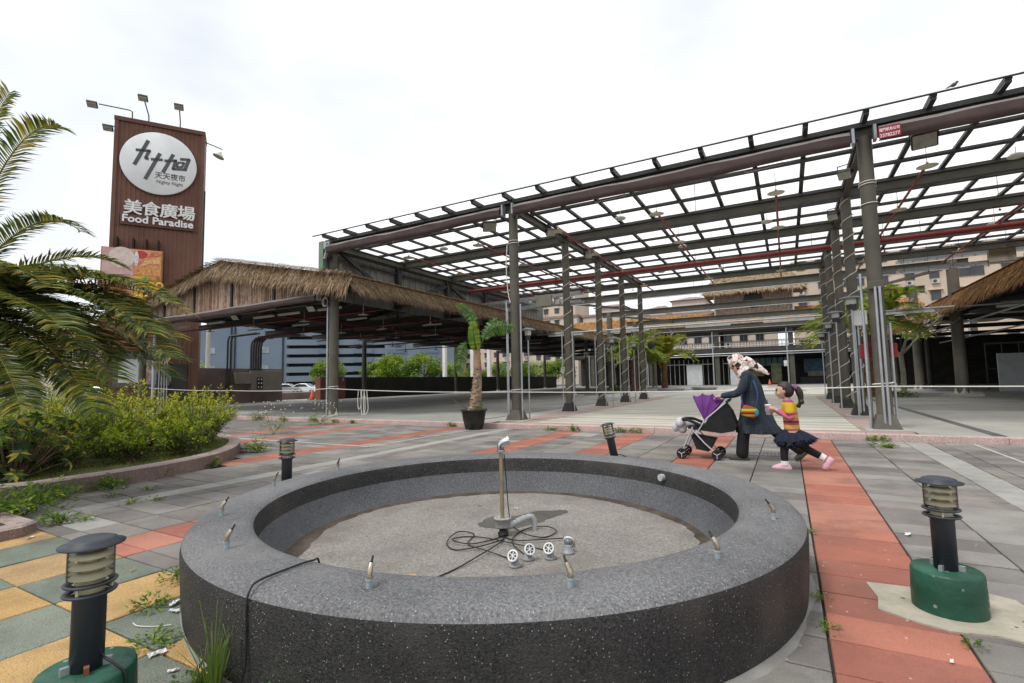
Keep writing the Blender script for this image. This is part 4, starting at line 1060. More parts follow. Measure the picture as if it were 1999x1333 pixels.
for x in (-8.15, 1.15):
    b = MB(); b.b2((x - 0.09, 72.1, 9.5), (x + 0.09, 72.25, 12.7)); W(b, 'corner_post', m_board, bb)
b = MB(); b.lathe([(1.04, -0.02), (1.15, -0.02), (1.15, 0.06), (1.04, 0.06)], (-3.4, 72.2, 11.35), n=32, M=Matrix.Rotation(R_(90), 3, 'X'), closed=True); W(b, 'round_window_rim', m_dsteel, bb)
b = MB(); b.lathe([(0, 0), (1.08, 0)], (-3.4, 72.2, 11.35), n=32, M=Matrix.Rotation(R_(90), 3, 'X')); W(b, 'round_window', mat('window_black', (0.008, 0.008, 0.008), 0.4, 0.1, 1), bb)
b = MB(); b.b2((-3.8, 69.0, 8.7), (-2.9, 69.3, 9.0)); W(b, 'spot_lamp', m_tube, bb)
b = MB()
b.add([(-9.6, 71.0, 12.4), (2.5, 71.0, 12.4), (1.0, 74, 15.0), (-8.2, 74, 15.0), (-9.6, 77, 12.4), (2.5, 77, 12.4)], [(0, 1, 2, 3), (1, 5, 2), (0, 3, 4), (3, 2, 5, 4), (0, 4, 5, 1)]); W(b, 'pavilion_roof', THATCH[3], bb)
lt = MB()
thatch(lt, [(-8.2, 74, 15.1), (1.0, 74, 15.1)], [(-9.7, 70.9, 12.3), (2.6, 70.9, 12.3)], 170, 0.75, thick=0.03); W(lt, 'pavilion_thatch', [THATCH[3], THATCH[0], THATCH[1], THATCH[3]], bb, 'stuff')
lt = MB(); thatch(lt, [(1.0, 74, 15.0), (1.0, 74.2, 15.0)], [(2.6, 70.9, 12.3), (2.6, 77, 12.3)], 120, 0.7, thick=0.03); W(lt, 'pavilion_thatch', THATCH, bb, 'stuff')

# ------------------------------------------------------------------ apartment blocks, parking building
m_beige = mat('beige_tile', (0.60, 0.485, 0.385), 0.8, 0.08, 0.3, stain=(0.5, 0.4, 0.31), stain_scale=0.25); m_beige2 = mat('pale_beige', (0.56, 0.49, 0.42), 0.8, 0.08, 0.3); m_brownr = mat('rose_roof', (0.30, 0.215, 0.2), 0.8, 0.12, 0.4)
m_wing = mat('window_dark', (0.035, 0.04, 0.048), 0.15, 0.5, 0.5, spec=0.6); m_wfr = mat('window_frame', (0.13, 0.11, 0.1), 0.6, 0.2, 1); m_ac = mat('ac_unit', (0.5, 0.49, 0.46), 0.6, 0.15, 2)
wmesh = {}
def window_obj(root, c, w, h, rz=0.0, ledge=True, m=None):
    k = (w, h, ledge)
    if k not in wmesh:
        f = MB()
        f.b2((-w / 2, -0.1, -h / 2), (-w / 2 + 0.07, 0.08, h / 2)); f.b2((w / 2 - 0.07, -0.1, -h / 2), (w / 2, 0.08, h / 2)); f.b2((-w / 2 + .07, -0.1, h / 2 - 0.07), (w / 2 - .07, 0.08, h / 2)); f.b2((-w / 2 + .07, -0.1, -h / 2), (w / 2 - .07, 0.08, -h / 2 + 0.07)); f.b2((-0.03, -0.09, -h / 2 + .07), (0.03, 0.08, h / 2 - .07))
        f.b2((-w / 2 + .07, -0.04, -h / 2 + .07), (w / 2 - .07, 0.0, h / 2 - .07), mi=1)
        if ledge: f.b2((-w / 2 - 0.25, -0.35, h / 2 + 0.1), (w / 2 + 0.25, 0.05, h / 2 + 0.2), mi=2)
        wmesh[k] = f.mesh('window', [m_wfr, m_wing, m_beige])
    o = link('window', wmesh[k], root); o.location = Vector(c) - root.location; o.rotation_euler = (0, 0, rz); return o
acm = MB(); acm.b2((-0.42, -0.35, -0.3), (0.42, 0.0, 0.3)); acm.lathe([(0.0, 0), (0.22, 0)], (-0.1, -0.36, 0), n=14, M=Matrix.Rotation(R_(90), 3, 'X'), mi=1); ac_me = acm.mesh('ac_unit', [m_ac, m_wing])
def block(name, label, x0, x1, y, z1, dep, m, fl, z0w, cols_, parapet=0.6, roofs=(), acs=True, rz=0.0):
    t = thing(name, label, 'building', ((x0 + x1) / 2, y, 0), 0, None)
    b = MB(); b.b2((x0, y, -0.05), (x1, y + dep, z1)); W(b, 'wall', m, t)
    b = MB(); b.b2((x0 - 0.3, y - 0.3, z1), (x1 + 0.3, y + dep, z1 + parapet)); W(b, 'parapet', m_brownr, t)
    for (a, c, h) in roofs:
        b = MB(); b.b2((a, y + 2, z1 + parapet), (c, y + dep - 2, z1 + parapet + h)); b.add([(a - .6, y + 1.4, z1 + parapet + h), (c + .6, y + 1.4, z1 + parapet + h), (c + .6, y + dep - 1.4, z1 + parapet + h), (a - .6, y + dep - 1.4, z1 + parapet + h), ((a + c) / 2 - 1, y + dep / 2, z1 + parapet + h + 1.4), ((a + c) / 2 + 1, y + dep / 2, z1 + parapet + h + 1.4)], [(0, 1, 5, 4), (2, 3, 4, 5), (1, 2, 5), (3, 0, 4)], mi=1)
        W(b, 'roof_house', [m, m_brownr], t)
    z = z0w
    while z < z1 - 1.2:
        for (wx, w, h, ac) in cols_:
            if x0 + wx > x1 - w / 2: continue
            window_obj(t, (x0 + wx, y, z), w, h)
            if acs and ac and rnd.random() < 0.85:
                o = link('ac_unit', ac_me, t); o.location = Vector((x0 + wx + rnd.uniform(-.1, .1), y, z - h / 2 - 0.45)) - t.location
        z += fl
    return t
cyc = []
x = 1.2
while x < 62:
    cyc += [(x, 1.1, 1.3, True), (x + 2.7, 1.1, 1.3, True), (x + 6.6, 2.6, 1.5, False), (x + 10.2, 1.1, 1.3, False)]; x += 13.2
block('apartment_block', 'large beige tiled apartment block with dark windows behind the right hall', 1.5, 62, 88, 26.0, 14, m_beige, 3.05, 5.8, cyc)
b_ = block('apartment_block', 'beige apartment block seen through the upper floor of the court building', -34, -1.2, 98, 9.6, 12, m_beige2, 3.0, 2.2, [(1.5 + 2.6 * i, 1.3, 1.4, i % 3 == 0) for i in range(13)])
block('apartment_block', 'distant pale apartment block with flat roof just right of the left front column', -64, -50, 128, 18.6, 12, m_beige2, 3.2, 4.5, [(2 + 3 * i, 1.4, 1.5, False) for i in range(5)], acs=False)
block('apartment_block', 'distant apartment block with rose roof houses above the court thatch', -49, -33, 130, 18.4, 14, m_beige2, 3.2, 4.5, [(2 + 3 * i, 1.4, 1.5, False) for i in range(5)], roofs=((-46, -38, 2.0),), acs=False)
block('apartment_block', 'distant apartment block with tall rose roof house left of the thatched pavilion', -32.5, -14, 126, 16.4, 14, m_beige2, 3.2, 4.5, [(2 + 3 * i, 1.4, 1.5, False) for i in range(6)], roofs=((-30, -26, 1.8), (-24.5, -16.5, 3.4)), acs=False)
block('apartment_block', 'long distant beige apartment block behind the trees, seen below the thatched hall roof', -101, -54, 137, 30, 12, m_beige, 3.1, 3.4, [(1.5 + 3.6 * i, 1.5 if i % 3 else 2.4, 1.5, i % 2 == 0) for i in range(13)])
# grey-blue parking building: stepped volumes facing the camera
m_blue = mat('blue_grey_render', (0.155, 0.20, 0.255), 0.8, 0.08, 0.1); m_blue_d = mat('blue_grey_dark', (0.03, 0.032, 0.036), 0.8, 0.2, 0.2); m_blue2 = mat('blue_grey_light', (0.19, 0.235, 0.285), 0.8, 0.08, 0.1)
pk = thing('parking_building', 'large grey-blue parking building with dark horizontal openings behind the left hall', 'building', (-131.5, 97.7, 0))
E1 = Vector((-155.2, 84.6, 0)); E2 = Vector((-131.5, 97.7, 0)); E3 = Vector((-96.5, 128.0, 0))
def slabw(p, q, z0, z1, t, off=0.0):
    d = (q - p).normalized(); n = Vector((d.y, -d.x, 0)); p = p + n * off; q = q + n * off
    mb = MB(); a = [p, q, q - n * t, p - n * t]
    mb.add([Vector((v.x, v.y, z0)) for v in a] + [Vector((v.x, v.y, z1)) for v in a], [(3, 2, 1, 0), (4, 5, 6, 7), (0, 1, 5, 4), (1, 2, 6, 5), (2, 3, 7, 6), (3, 0, 4, 7)]); return mb
W(slabw(E1 + (E1 - E2) * 1.2, E2, -0.1, 19.5, 20), 'tower_wall', m_blue, pk)
W(slabw(E2, E3, -0.1, 19, 20, -2.0), 'recess', m_blue_d, pk)
for i in range(6):
    z = 2.2 + i * 2.75
    W(slabw(E2, E3, z, z + 1.75, 1.6), 'parapet_band', m_blue2, pk)
    if i < 7:
        for k in range(4):
            u = 0.2 + 0.22 * k; W(slabw(E2.lerp(E3, u), E2.lerp(E3, u + 0.12), z + 0.15, z + 1.45, 0.5, 0.5), 'parapet_box', m_blue, pk)
W(slabw(E2.lerp(E3, 0.62), E3 + (E3 - E2) * .1, -0.1, 19.5, 20, 0.3), 'end_block', m_blue2, pk)
for u in (0.12, 0.72):
    for z in (5.5, 11.0):
        W(slabw(E1.lerp(E2, u), E1.lerp(E2, u + 0.09), z, z + 1.8, 0.1, 0.1), 'window', mat('pale_window', (0.26, 0.29, 0.30), 0.4, 0.4, 0.4), pk)
for u in (0.38, 0.42, 0.955):
    W(slabw(E1.lerp(E2, u), E1.lerp(E2, u + 0.012), 0, 19, 0.3, 0.3), 'drain_pipe', m_blue_d, pk)
for u in (0.1, 0.5):
    for z in (4.4, 8.4, 12.4):
        W(slabw(E2.lerp(E3, 0.66 + u * .3), E2.lerp(E3, 0.7 + u * .3), z, z + 1.4, 0.1, 0.36), 'window', m_wing, pk)
# buildings glimpsed behind the palm
lb = thing('pale_building', 'pale cream low building glimpsed behind the palm fronds at far left', 'building', (-80, 24, 0))
W(slabw(Vector((-92, 17, 0)), Vector((-77, 25.8, 0)), -0.1, 7.4, 8), 'wall', mat('cream_wall', (0.58, 0.53, 0.47), 0.8, 0.1, 0.5), lb)
for u in (0.2, 0.45, 0.7): W(slabw(Vector((-92, 17, 0)).lerp(Vector((-77, 25.8, 0)), u), Vector((-92, 17, 0)).lerp(Vector((-77, 25.8, 0)), u + 0.12), 2.6, 4.2, 0.1, 0.06), 'window', m_wing, lb)
lb2 = thing('apartment_block', 'brown apartment block glimpsed between palm fronds and the sign tower', 'building', (-88, 34, 0))
W(slabw(Vector((-92, 30, 0)), Vector((-84, 34.5, 0)), -0.1, 11.0, 8), 'wall', m_beige, lb2)
for u in (0.12, 0.42, 0.72):
    for z in (2.4, 5.2, 8.0): W(slabw(Vector((-92, 30, 0)).lerp(Vector((-84, 34.5, 0)), u), Vector((-92, 30, 0)).lerp(Vector((-84, 34.5, 0)), u + 0.16), z, z + 1.4, 0.1, 0.06), 'window', m_wing, lb2)
# ------------------------------------------------------------------ sign tower
m_tow = mat('tower_brown', (0.168, 0.084, 0.058), 0.6, 0.12, 0.8, stain=(0.13, 0.062, 0.043), stain_scale=0.5, spec=0.3); m_tow2 = mat('tower_trim', (0.12, 0.055, 0.040), 0.6, 0.12, 1)
TD = Vector((0.5402, 0.8415, 0)); TN = Vector((0.8415, -0.5402, 0))           # along the face; out of the face
T0 = Vector((-31.34, 12.353, 0)); TW = 4.2
tw = thing('sign_tower', 'tall brown ribbed sign tower with white round emblem and food court lettering', 'sign tower', T0, math.atan2(TD.y, TD.x))
# local axes: x along the face, y into the tower, z up
TOP = 15.85
b = MB(); vs = []; x = 0.13; k = 0
while x < TW + 0.001:
    dy = 0.0 if k % 4 in (0, 1) else 0.025
    vs += [(x, dy, -0.05), (x, dy, TOP)]; x += (0.09 if k % 2 == 0 else 0.018); k += 1
n = len(vs) // 2
b.add(vs, [(2 * i, 2 * i + 2, 2 * i + 3, 2 * i + 1) for i in range(n - 1)]); b.b2((0.13, 0.026, -0.05), (TW, 1.3, TOP - 0.01)); b.build('cladding', m_tow, tw)
b = MB(); b.b2((0.04, -0.08, TOP - 0.02), (TW + 0.07, 1.4, TOP + 0.2)); b.build('cap', m_tow2, tw)
for x0, x1 in ((0.06, 0.24), (TW - 0.12, TW + 0.05)):
    b = MB(); b.b2((x0, -0.05, -0.05), (x1, 1.36, TOP - 0.02)); b.build('edge_trim', m_tow, tw)
b = MB(); b.b2((0.12, -0.02, 10.0), (TW - 0.12, -0.004, 10.03)); b.build('seam', m_tow2, tw)
m_wsign = mat('sign_white', (0.80, 0.82, 0.83), 0.45, 0.05, 0.8, stain=(0.72, 0.75, 0.76), stain_scale=0.6); m_lgrey = mat('logo_grey', (0.10, 0.095, 0.10), 0.5, 0.05, 2)
RX = Matrix.Rotation(R_(90), 3, 'X')
DC = (2.13, 13.68); DR = 1.77
b = MB(); b.lathe([(0, 0.16), (DR - .03, 0.16), (DR, 0.14), (DR, 0.0)], (DC[0], -0.02, DC[1]), n=72, M=RX); em = b.build('round_emblem', m_wsign, tw)
b = MB(); b.lathe([(DR + 0.004, 0.1), (DR + .012, 0.1), (DR + .012, 0.0), (DR + .004, 0)], (DC[0], -0.02, DC[1]), n=72, M=RX); b.build('emblem_rim', m_tow2, em)
# emblem strokes, drawn on a unit disc (u right, v up)
def stroke(mb, a, c, w=0.085):
    a, c = Vector((a[0], a[1])), Vector((c[0], c[1])); d = (c - a).normalized(); nn = Vector((-d.y, d.x)) * w / 2
    mb.prism([tuple(a - nn), tuple(c - nn), tuple(c + nn), tuple(a + nn)], (DC[0], -0.182, DC[1]), (DR, 0, 0), (0, 0, DR), 0.012)
def uv(px, py):   # emblem drawing units: photo zoom position on the sheared disc
    x_ = (px - 630.0) / 286.0; y_ = (555.0 - py) / 235.0
    return (x_, y_ + 0.30 * x_ * 1.0)
lg = MB()
def S(p, q, w=0.085): stroke(lg, uv(*p), uv(*q), w)
S((545, 372), (450, 548), 0.1)                                  # first figure: long slanted stem
S((456, 436), (566, 455)); S((556, 448), (528, 508)); S((524, 503), (552, 516))
S((634, 478), (532, 665), 0.1); S((568, 517), (656, 530))       # second figure: cross
S((734, 494), (660, 628), 0.1); S((668, 538), (762, 545)); S((754, 540), (734, 612)); S((730, 606), (832, 622))   # third figure
S((786, 536), (862, 546)); S((856, 540), (824, 628), 0.1)
S((770, 560), (822, 568), 0.06); S((818, 564), (804, 600), 0.06); S((806, 598), (758, 592), 0.06); S((758, 594), (772, 560), 0.06)
lg.build('emblem_figure', m_lgrey, em)
t = text_mb('天天夜市', 0.4, 0.006, (DC[0] - 0.18, -0.19, DC[1] - 0.82), (1, 0, 0), (0, 0, 1), 'LEFT', 0.004, width=1.42); t.build('emblem_lettering', m_lgrey, em)
t = text_mb('Nighty Night', 0.27, 0.006, (DC[0] - 0.1, -0.19, DC[1] - 1.13), (1, 0, 0), (0, 0, 1), 'LEFT', 0.0, width=1.22); t.build('emblem_lettering', m_lgrey, em)
for j, ch_ in enumerate('美食廣場'):                     # each character a solid letter of its own, thickened by overlaid strokes
    t = MB()
    for q, (dx, dz) in enumerate(((0, 0), (0.022, 0), (-0.022, 0), (0, 0.016), (0, -0.016))):
        c_ = text_mb(ch_, 0.86, 0.05 - 0.002 * q, (0.6 + 0.815 * j + dx, -0.1, 10.72 + dz), (1, 0, 0), (0, 0, 1)); t.add(c_.v, c_.f)
    t.build('channel_letter', m_white, tw)
b = MB(); b.b2((0.5, -0.12, 10.05), (3.86, 0.0, 10.62)); bo = b.build('name_board', m_tow2, tw)
t = text_mb('Food Paradise', 0.56, 0.03, (0.56, -0.155, 10.2), (1, 0, 0), (0, 0, 1), 'LEFT', 0.014, width=3.24); t.build('board_letters', m_white, bo)
for x in (0.45, 1.15, 1.72, 2.25):
    b = MB(); b.b2((x - 0.03, -0.5, 8.55), (x + 0.03, -0.02, 9.25)); b.build('bracket', mat('rust_black', (0.03, 0.02, 0.017), 0.7, 0.2, 3), tw)
# ground-floor kiosk window with paper, doorway and orange fascia
m_glassd = mat('kiosk_glass', (0.05, 0.055, 0.06), 0.12, 0.4, 1, spec=0.6); m_paper = mat('paper', (0.62, 0.66, 0.66), 0.8, 0.05, 3, bump=0.5, bscale=6)
b = MB(); b.b2((0.4, -0.06, 1.3), (2.4, -0.02, 3.05)); wn = b.build('kiosk_window', m_glassd, tw)
b = MB(); b.b2((0.7, -0.09, 1.5), (1.75, -0.065, 2.75)); b.build('paper_sheet', m_paper, wn)
b = MB(); b.b2((1.8, -0.09, 1.4), (2.35, -0.065, 2.7)); b.build('menu_poster', mat('menu_print', (0.40, 0.32, 0.26), 0.5, 0.6, 6, stain=(0.35, 0.04, 0.05), stain_scale=5), wn)
b = MB(); b.b2((0.3, -0.1, 1.2), (2.5, -0.02, 1.3)); b.b2((0.3, -0.1, 3.05), (2.5, -0.02, 3.12)); b.b2((0.3, -0.1, 1.3), (0.4, -0.02, 3.05)); b.build('window_frame', m_tow2, wn)
b = MB(); b.b2((2.95, -0.05, 0.0), (3.75, 0.0, 2.5)); b.build('doorway', mat('doorway_dark', (0.05, 0.048, 0.04), 0.6, 0.3, 2), tw)
b = MB(); b.b2((2.55, -0.2, 1.3), (2.95, -0.02, 2.45), ch=0.02); b.build('meter_cabinet', mat('cabinet_grey', (0.30, 0.31, 0.30), 0.5, 0.1, 3), tw)
b = MB()
for x in (2.5, 2.62, 2.74, 2.86): b.cyl((x, -0.25, 0), (x, -0.25, 2.9), 0.035, n=8)
b.build('conduit', m_galv, tw)
m_or = mat('orange_fascia', (0.26, 0.088, 0.05), 0.6, 0.5, 1.2, stain=(0.36, 0.25, 0.13), stain_scale=1.5)
b = MB(); b.b2((-0.15, -0.5, 3.15), (2.35, -0.05, 5.0), ch=0.02); b.build('fascia_box', m_or, tw)
# food picture billboard in front of the tower: four printed panels
def food_mat(name, base, c2, c3, sc, ring=False):
    m = mat(name, base, 0.45, 0.1, 2, local=True); nt = m.node_tree; bs = nt.nodes['Principled BSDF']
    tc = nt.nodes.new('ShaderNodeTexCoord')
    v = nt.nodes.new('ShaderNodeTexVoronoi') if ring else nt.nodes.new('ShaderNodeTexNoise')
    v.inputs['Scale'].default_value = sc; nt.links.new(tc.outputs['Object'], v.inputs['Vector'])
    if not ring: v.inputs['Detail'].default_value = 3; v.inputs['Distortion'].default_value = 1.2
    r = nt.nodes.new('ShaderNodeValToRGB'); e = r.color_ramp.elements
    e[0].position = 0.25; e[0].color = base + (1,); e[1].position = 0.75; e[1].color = c3 + (1,); q = e.new(0.5); q.color = c2 + (1,)
    nt.links.new(v.outputs['Distance' if ring else 'Fac'], r.inputs['Fac']); nt.links.new(r.outputs['Color'], bs.inputs['Base Color']); return m
bl = thing('food_billboard', 'square billboard of four food photographs fixed in front of the sign tower', 'billboard', T0 + TN * 0.55 + Vector((0, 0, 5.4)), math.atan2(TD.y, TD.x))
m1 = food_mat('print_drink', (0.50, 0.26, 0.24), (0.60, 0.38, 0.35), (0.66, 0.50, 0.45), 1.6); m2 = food_mat('print_fish', (0.50, 0.06, 0.07), (0.72, 0.36, 0.16), (0.62, 0.14, 0.06), 2.8)
m3 = food_mat('print_snack', (0.55, 0.24, 0.16), (0.68, 0.4, 0.3), (0.4, 0.1, 0.06), 2.2); m4 = food_mat('print_rings', (0.75, 0.5, 0.04), (0.68, 0.38, 0.05), (0.3, 0.12, 0.03), 2.6, True)
for (x0, x1, z0, z1, m) in ((-0.1, 1.24, 1.78, 3.2, m1), (1.25, 2.45, 1.78, 3.2, m2), (-0.1, 1.24, 0.35, 1.77, m3), (1.25, 2.45, 0.35, 1.77, m4)):
    b = MB(); b.b2((x0, -0.03, z0), (x1, 0.03, z1)); pn = b.build('print_panel', m, bl)
    if m is m1:
        b = MB(); b.lathe([(0.0, 0.012), (0.56, 0.012), (0.56, 0.0)], (0.72, -0.03, 2.72), n=28, M=RX, sm=False); b.build('print_cup', mat('print_pale', (0.70, 0.58, 0.52), 0.5, 0.15, 5), pn)
    if m is m4:
        for j in range(9):
            q = MB(); q.lathe([(0.1, 0.012), (0.17, 0.016), (0.18, 0.0)], (1.5 + 0.37 * (j % 3) + 0.08 * (j // 3), -0.03, 0.6 + 0.36 * (j // 3)), n=16, M=RX); q.build('print_ring', mat('ring_gold', (0.80, 0.50, 0.05), 0.5, 0.25, 8), pn)
def pshape(poly, col, name, dep):
    b = MB(); b.prism(poly, (0, -0.03 - dep, 0), (1, 0, 0), (0, 0, 1), -0.006 if False else 0.006); b.build(name, mat('print_%02d%02d%02d' % tuple(int(c * 99) for c in col), col, 0.5, 0.4, 9, stain=tuple(c * .6 for c in col), stain_scale=5), bl)
def ell(x, z, rx, rz, n=22, a0=0.0, a1=6.283): return [(x + rx * math.cos(a0 + (a1 - a0) * i / n), z + rz * math.sin(a0 + (a1 - a0) * i / n)) for i in range(n)]
pshape(ell(1.55, 2.95, .28, .2), (0.52, 0.05, 0.06), 'print_tomato', .01)
pshape(ell(1.35, 2.7, .1, .42), (0.72, 0.68, 0.66), 'print_bowl', .016)
pshape([(1.3, 1.85), (2.4, 1.82), (2.42, 2.2), (1.95, 2.35), (1.5, 2.2)], (0.66, 0.32, 0.10), 'print_fillet', .01)
pshape([(1.45, 2.25), (1.95, 2.45), (2.42, 2.5), (2.42, 2.9), (2.1, 2.75), (1.7, 2.6)], (0.72, 0.42, 0.18), 'print_fillet', .016)
pshape([(1.9, 2.85), (2.42, 2.95), (2.42, 3.15), (2.0, 3.1)], (0.62, 0.2, 0.12), 'print_garnish', .022)
pshape([(1.4, 1.5), (1.75, 1.75), (2.0, 1.72), (1.8, 1.45)], (0.2, 0.36, 0.08), 'print_leaf', .01)
pshape(ell(0.55, 1.0, .45, .4), (0.55, 0.12, 0.08), 'print_skewer', .01)
pshape([(-0.08, 0.4), (1.2, 0.4), (1.2, 0.75), (0.5, 0.9), (-0.08, 0.7)], (0.66, 0.36, 0.12), 'print_noodles', .016)
b = MB(); b.b2((-0.16, 0.03, 0.3), (2.5, 0.22, 3.24)); b.build('frame_box', mat('billboard_edge', (0.36, 0.2, 0.1), 0.6, 0.2, 2), bl)
# arm lamps on the tower
al = ['box lamp on a long bent arm at the upper left corner of the sign tower', 'left of two upright box lamps on top of the sign tower', 'right of two upright box lamps on top of the sign tower', 'round shade lamp on an arm right of the sign tower', 'small box lamp half hidden at the left edge of the sign tower']
def armlamp(i, pts, head, round_=False):
    t = thing('arm_lamp', al[i], 'lamp', tw.location + Vector((0, 0, TOP)), tw.rotation_euler.z, 'arm lamps of the sign tower')
    b = MB(); b.tube([(x, y, z - TOP) for x, y, z in pts], 0.03, n=8); b.build('arm', m_dsteel, t)
    x, y, z = head
    if round_:
        b = MB(); T = Matrix.Rotation(R_(20), 3, 'Y'); b.lathe([(0.05, 0.22), (0.09, 0.12), (0.3, -0.08), (0.31, -0.12)], (x, y, z - TOP), n=20, M=T); b.build('shade', mat('shade_white', (0.55, 0.54, 0.5), 0.5, 0.15, 4), t)
        b = MB(); b.lathe([(0, -0.1), (0.3, -0.11)], (x, y, z - TOP), n=20, M=T); b.build('lens', m_lampglass, t)
    else:
        T = Matrix.Rotation(R_(-28), 3, 'X')
        b = MB(); b.box((x, y, z - TOP), (0.44, 0.36, 0.16), T, ch=0.03); b.build('housing', m_lampb, t)
        b = MB(); b.box(Vector((x, y, z - TOP)) + T @ Vector((0, 0, -0.09)), (0.38, 0.3, 0.02), T); b.build('lens', m_lampglass, t)
armlamp(0, [(0.8, 0.1, TOP + .2), (0.8, 0.05, TOP + 0.62), (0.7, 0.0, TOP + 0.66), (-0.5, -0.7, TOP + 0.35)], (-0.75, -0.8, TOP + 0.22))
armlamp(1, [(1.55, 0.1, TOP + .2), (1.55, 0.0, TOP + 0.55), (1.4, -0.5, TOP + 1.15)], (1.35, -0.6, TOP + 1.22))
armlamp(2, [(3.02, 0.1, TOP + .2), (3.02, 0.0, TOP + 0.6), (3.0, -0.35, TOP + 1.15)], (2.98, -0.45, TOP + 1.2))
armlamp(3, [(TW, 0.2, TOP - 0.3), (TW + 0.95, -0.25, TOP - 0.75)], (TW + 0.8, -0.3, TOP - 1.15), True)
armlamp(4, [(0.0, 0.3, TOP - 0.3), (-0.25, 0.0, TOP - 0.45)], (-0.2, -0.1, TOP - 0.6))
b = MB(); b.cyl((0, 0, 0), (0, 0, 7.5), 0.05, n=8); o = b.build('tower_downpipe', m_dsteel); o.location = T0 + TD * (TW + 0.12) + TN * 0.05 + Vector((0, 0, 5)); tag(o, 'thin dark pipe running up the right edge of the sign tower', 'pipe')
# concrete service wall with switch cabinet
m_cw = mat('stained_concrete', (0.22, 0.165, 0.15), 0.9, 0.18, 0.8, stain=(0.15, 0.112, 0.10), stain_scale=0.6)
ew = thing('service_wall', 'dark stained concrete service wall with grey switch cabinet under the thatched hall', 'wall', (-30.5, 16.4, 0.12))
b = MB(); b.b2((-31.6, 16.4, 0.0), (-30.55, 22.4, 2.32)); W(b, 'wall', m_cw, ew)
b = MB(); b.b2((-31.62, 16.25, 0.0), (-30.5, 16.4, 2.36)); W(b, 'end_edge', mat('pale_edge', (0.36, 0.33, 0.29), 0.8, 0.1, 3), ew)
m_cab = mat('cabinet_olive', (0.25, 0.235, 0.19), 0.6, 0.12, 1.5)
b = MB(); b.b2((-30.55, 18.9, 1.35), (-30.2, 19.9, 2.05), ch=0.015); W(b, 'cabinet', m_cab, ew)
b = MB(); b.b2((-30.55, 19.95, 0.85), (-30.28, 22.2, 2.2), ch=0.015); cb = W(b, 'cabinet', m_cab, ew)
b = MB(); b.b2((-30.28, 20.35, 1.0), (-30.25, 20.75, 1.75)); b.build('meter_plate', m_dsteel, cb)
b = MB()
for z in (1.12, 1.37, 1.62):
    for y in (20.45, 20.65): b.lathe([(0, 0.02), (0.045, 0.02), (0.05, 0.0)], (-30.25, y, z), n=10, M=Matrix.Rotation(R_(90), 3, 'Y'))
b.build('meter_dials', m_white, cb)
b = MB(); b.b2((-30.5, 17.9, 0.12), (-30.46, 18.75, 0.98)); W(b, 'leaning_board', mat('leaning_board', (0.27, 0.25, 0.2), 0.8, 0.15, 2), ew)
m_cond = mat('dark_conduit', (0.075, 0.072, 0.068), 0.45, 0.2, 2, metal=0.4)
b = MB()
for k in range(5):
    y = 19.95 + 0.17 * k; b.tube([(-30.35, y, 2.2), (-30.35, y, 3.75), (-30.3, y + 0.03, 4.05), (-30.1, y + 0.15, 4.3), (-29.6, y + 0.4, 4.38), (-27, y + .5, 4.38)], 0.07, n=8)
W(b, 'conduit_bundle', m_cond, ew)
b = MB()
for k in range(2):
    y = 18.4 + 0.2 * k; b.tube([(-30.35, y, 0.2), (-30.35, y, 4.0), (-30.2, y, 4.3), (-28, y + .3, 4.38)], 0.06, n=8)
W(b, 'conduit_pair', m_cond, ew)
lwp = thing('low_planter_wall', 'low brown planter wall beside the service wall, in front of the parked cars', 'wall', (-33.5, 25.5, 0))
b = MB(); b.b2((-35.2, 24.0, -0.05), (-33.0, 27.5, 0.62)); W(b, 'wall', m_cw, lwp)
o = MB(); o.tube([(0, 0, 0), (0, 0, 9)], [0.2, 0.15], n=12); o = o.build('concrete_pole', mat('pole_concrete', (0.46, 0.42, 0.36), 0.85, 0.12, 2)); o.location = (-45.9, 26.0, -0.05); tag(o, 'pale concrete utility pole behind the service wall', 'pole')
o = MB(); o.tube([(0, 0, 0), (0, 0, 4.6)], 0.06, n=12); o = o.build('standing_pipe', mat('pale_blue_pipe', (0.36, 0.40, 0.48), 0.5, 0.1, 3)); o.location = (-24.6, 11.6, 0.0); tag(o, 'pale blue-grey upright pipe at the left corner of the thatched hall', 'pipe')
# traffic cones
m_cone = mat('cone_orange', (0.62, 0.085, 0.02), 0.5, 0.12, 4)
cn = thing('traffic_cone', 'orange traffic cone beside the brown wall end, under the left hall', 'cone', (-30.3, 24.7, 0.12), 0, 'traffic cones')
b = MB(); b.lathe([(0.2, 0.03), (0.03, 0.72), (0, 0.72)], n=16); b.build('body', m_cone, cn)
b = MB(); b.b2((-0.24, -0.24, 0), (0.24, 0.24, 0.04)); b.build('base', m_blackp, cn)
dup(cn, (-5.3, 68.5, 0.12), 0, 'orange traffic cone before the court building, left of the woman\'s arm'); dup(cn, (-1.95, 69.0, 0.12), 0, 'orange traffic cone before the court building, right of the woman')
for c_ in ((-5.3, 68.5), (-1.95, 69.0)): pass
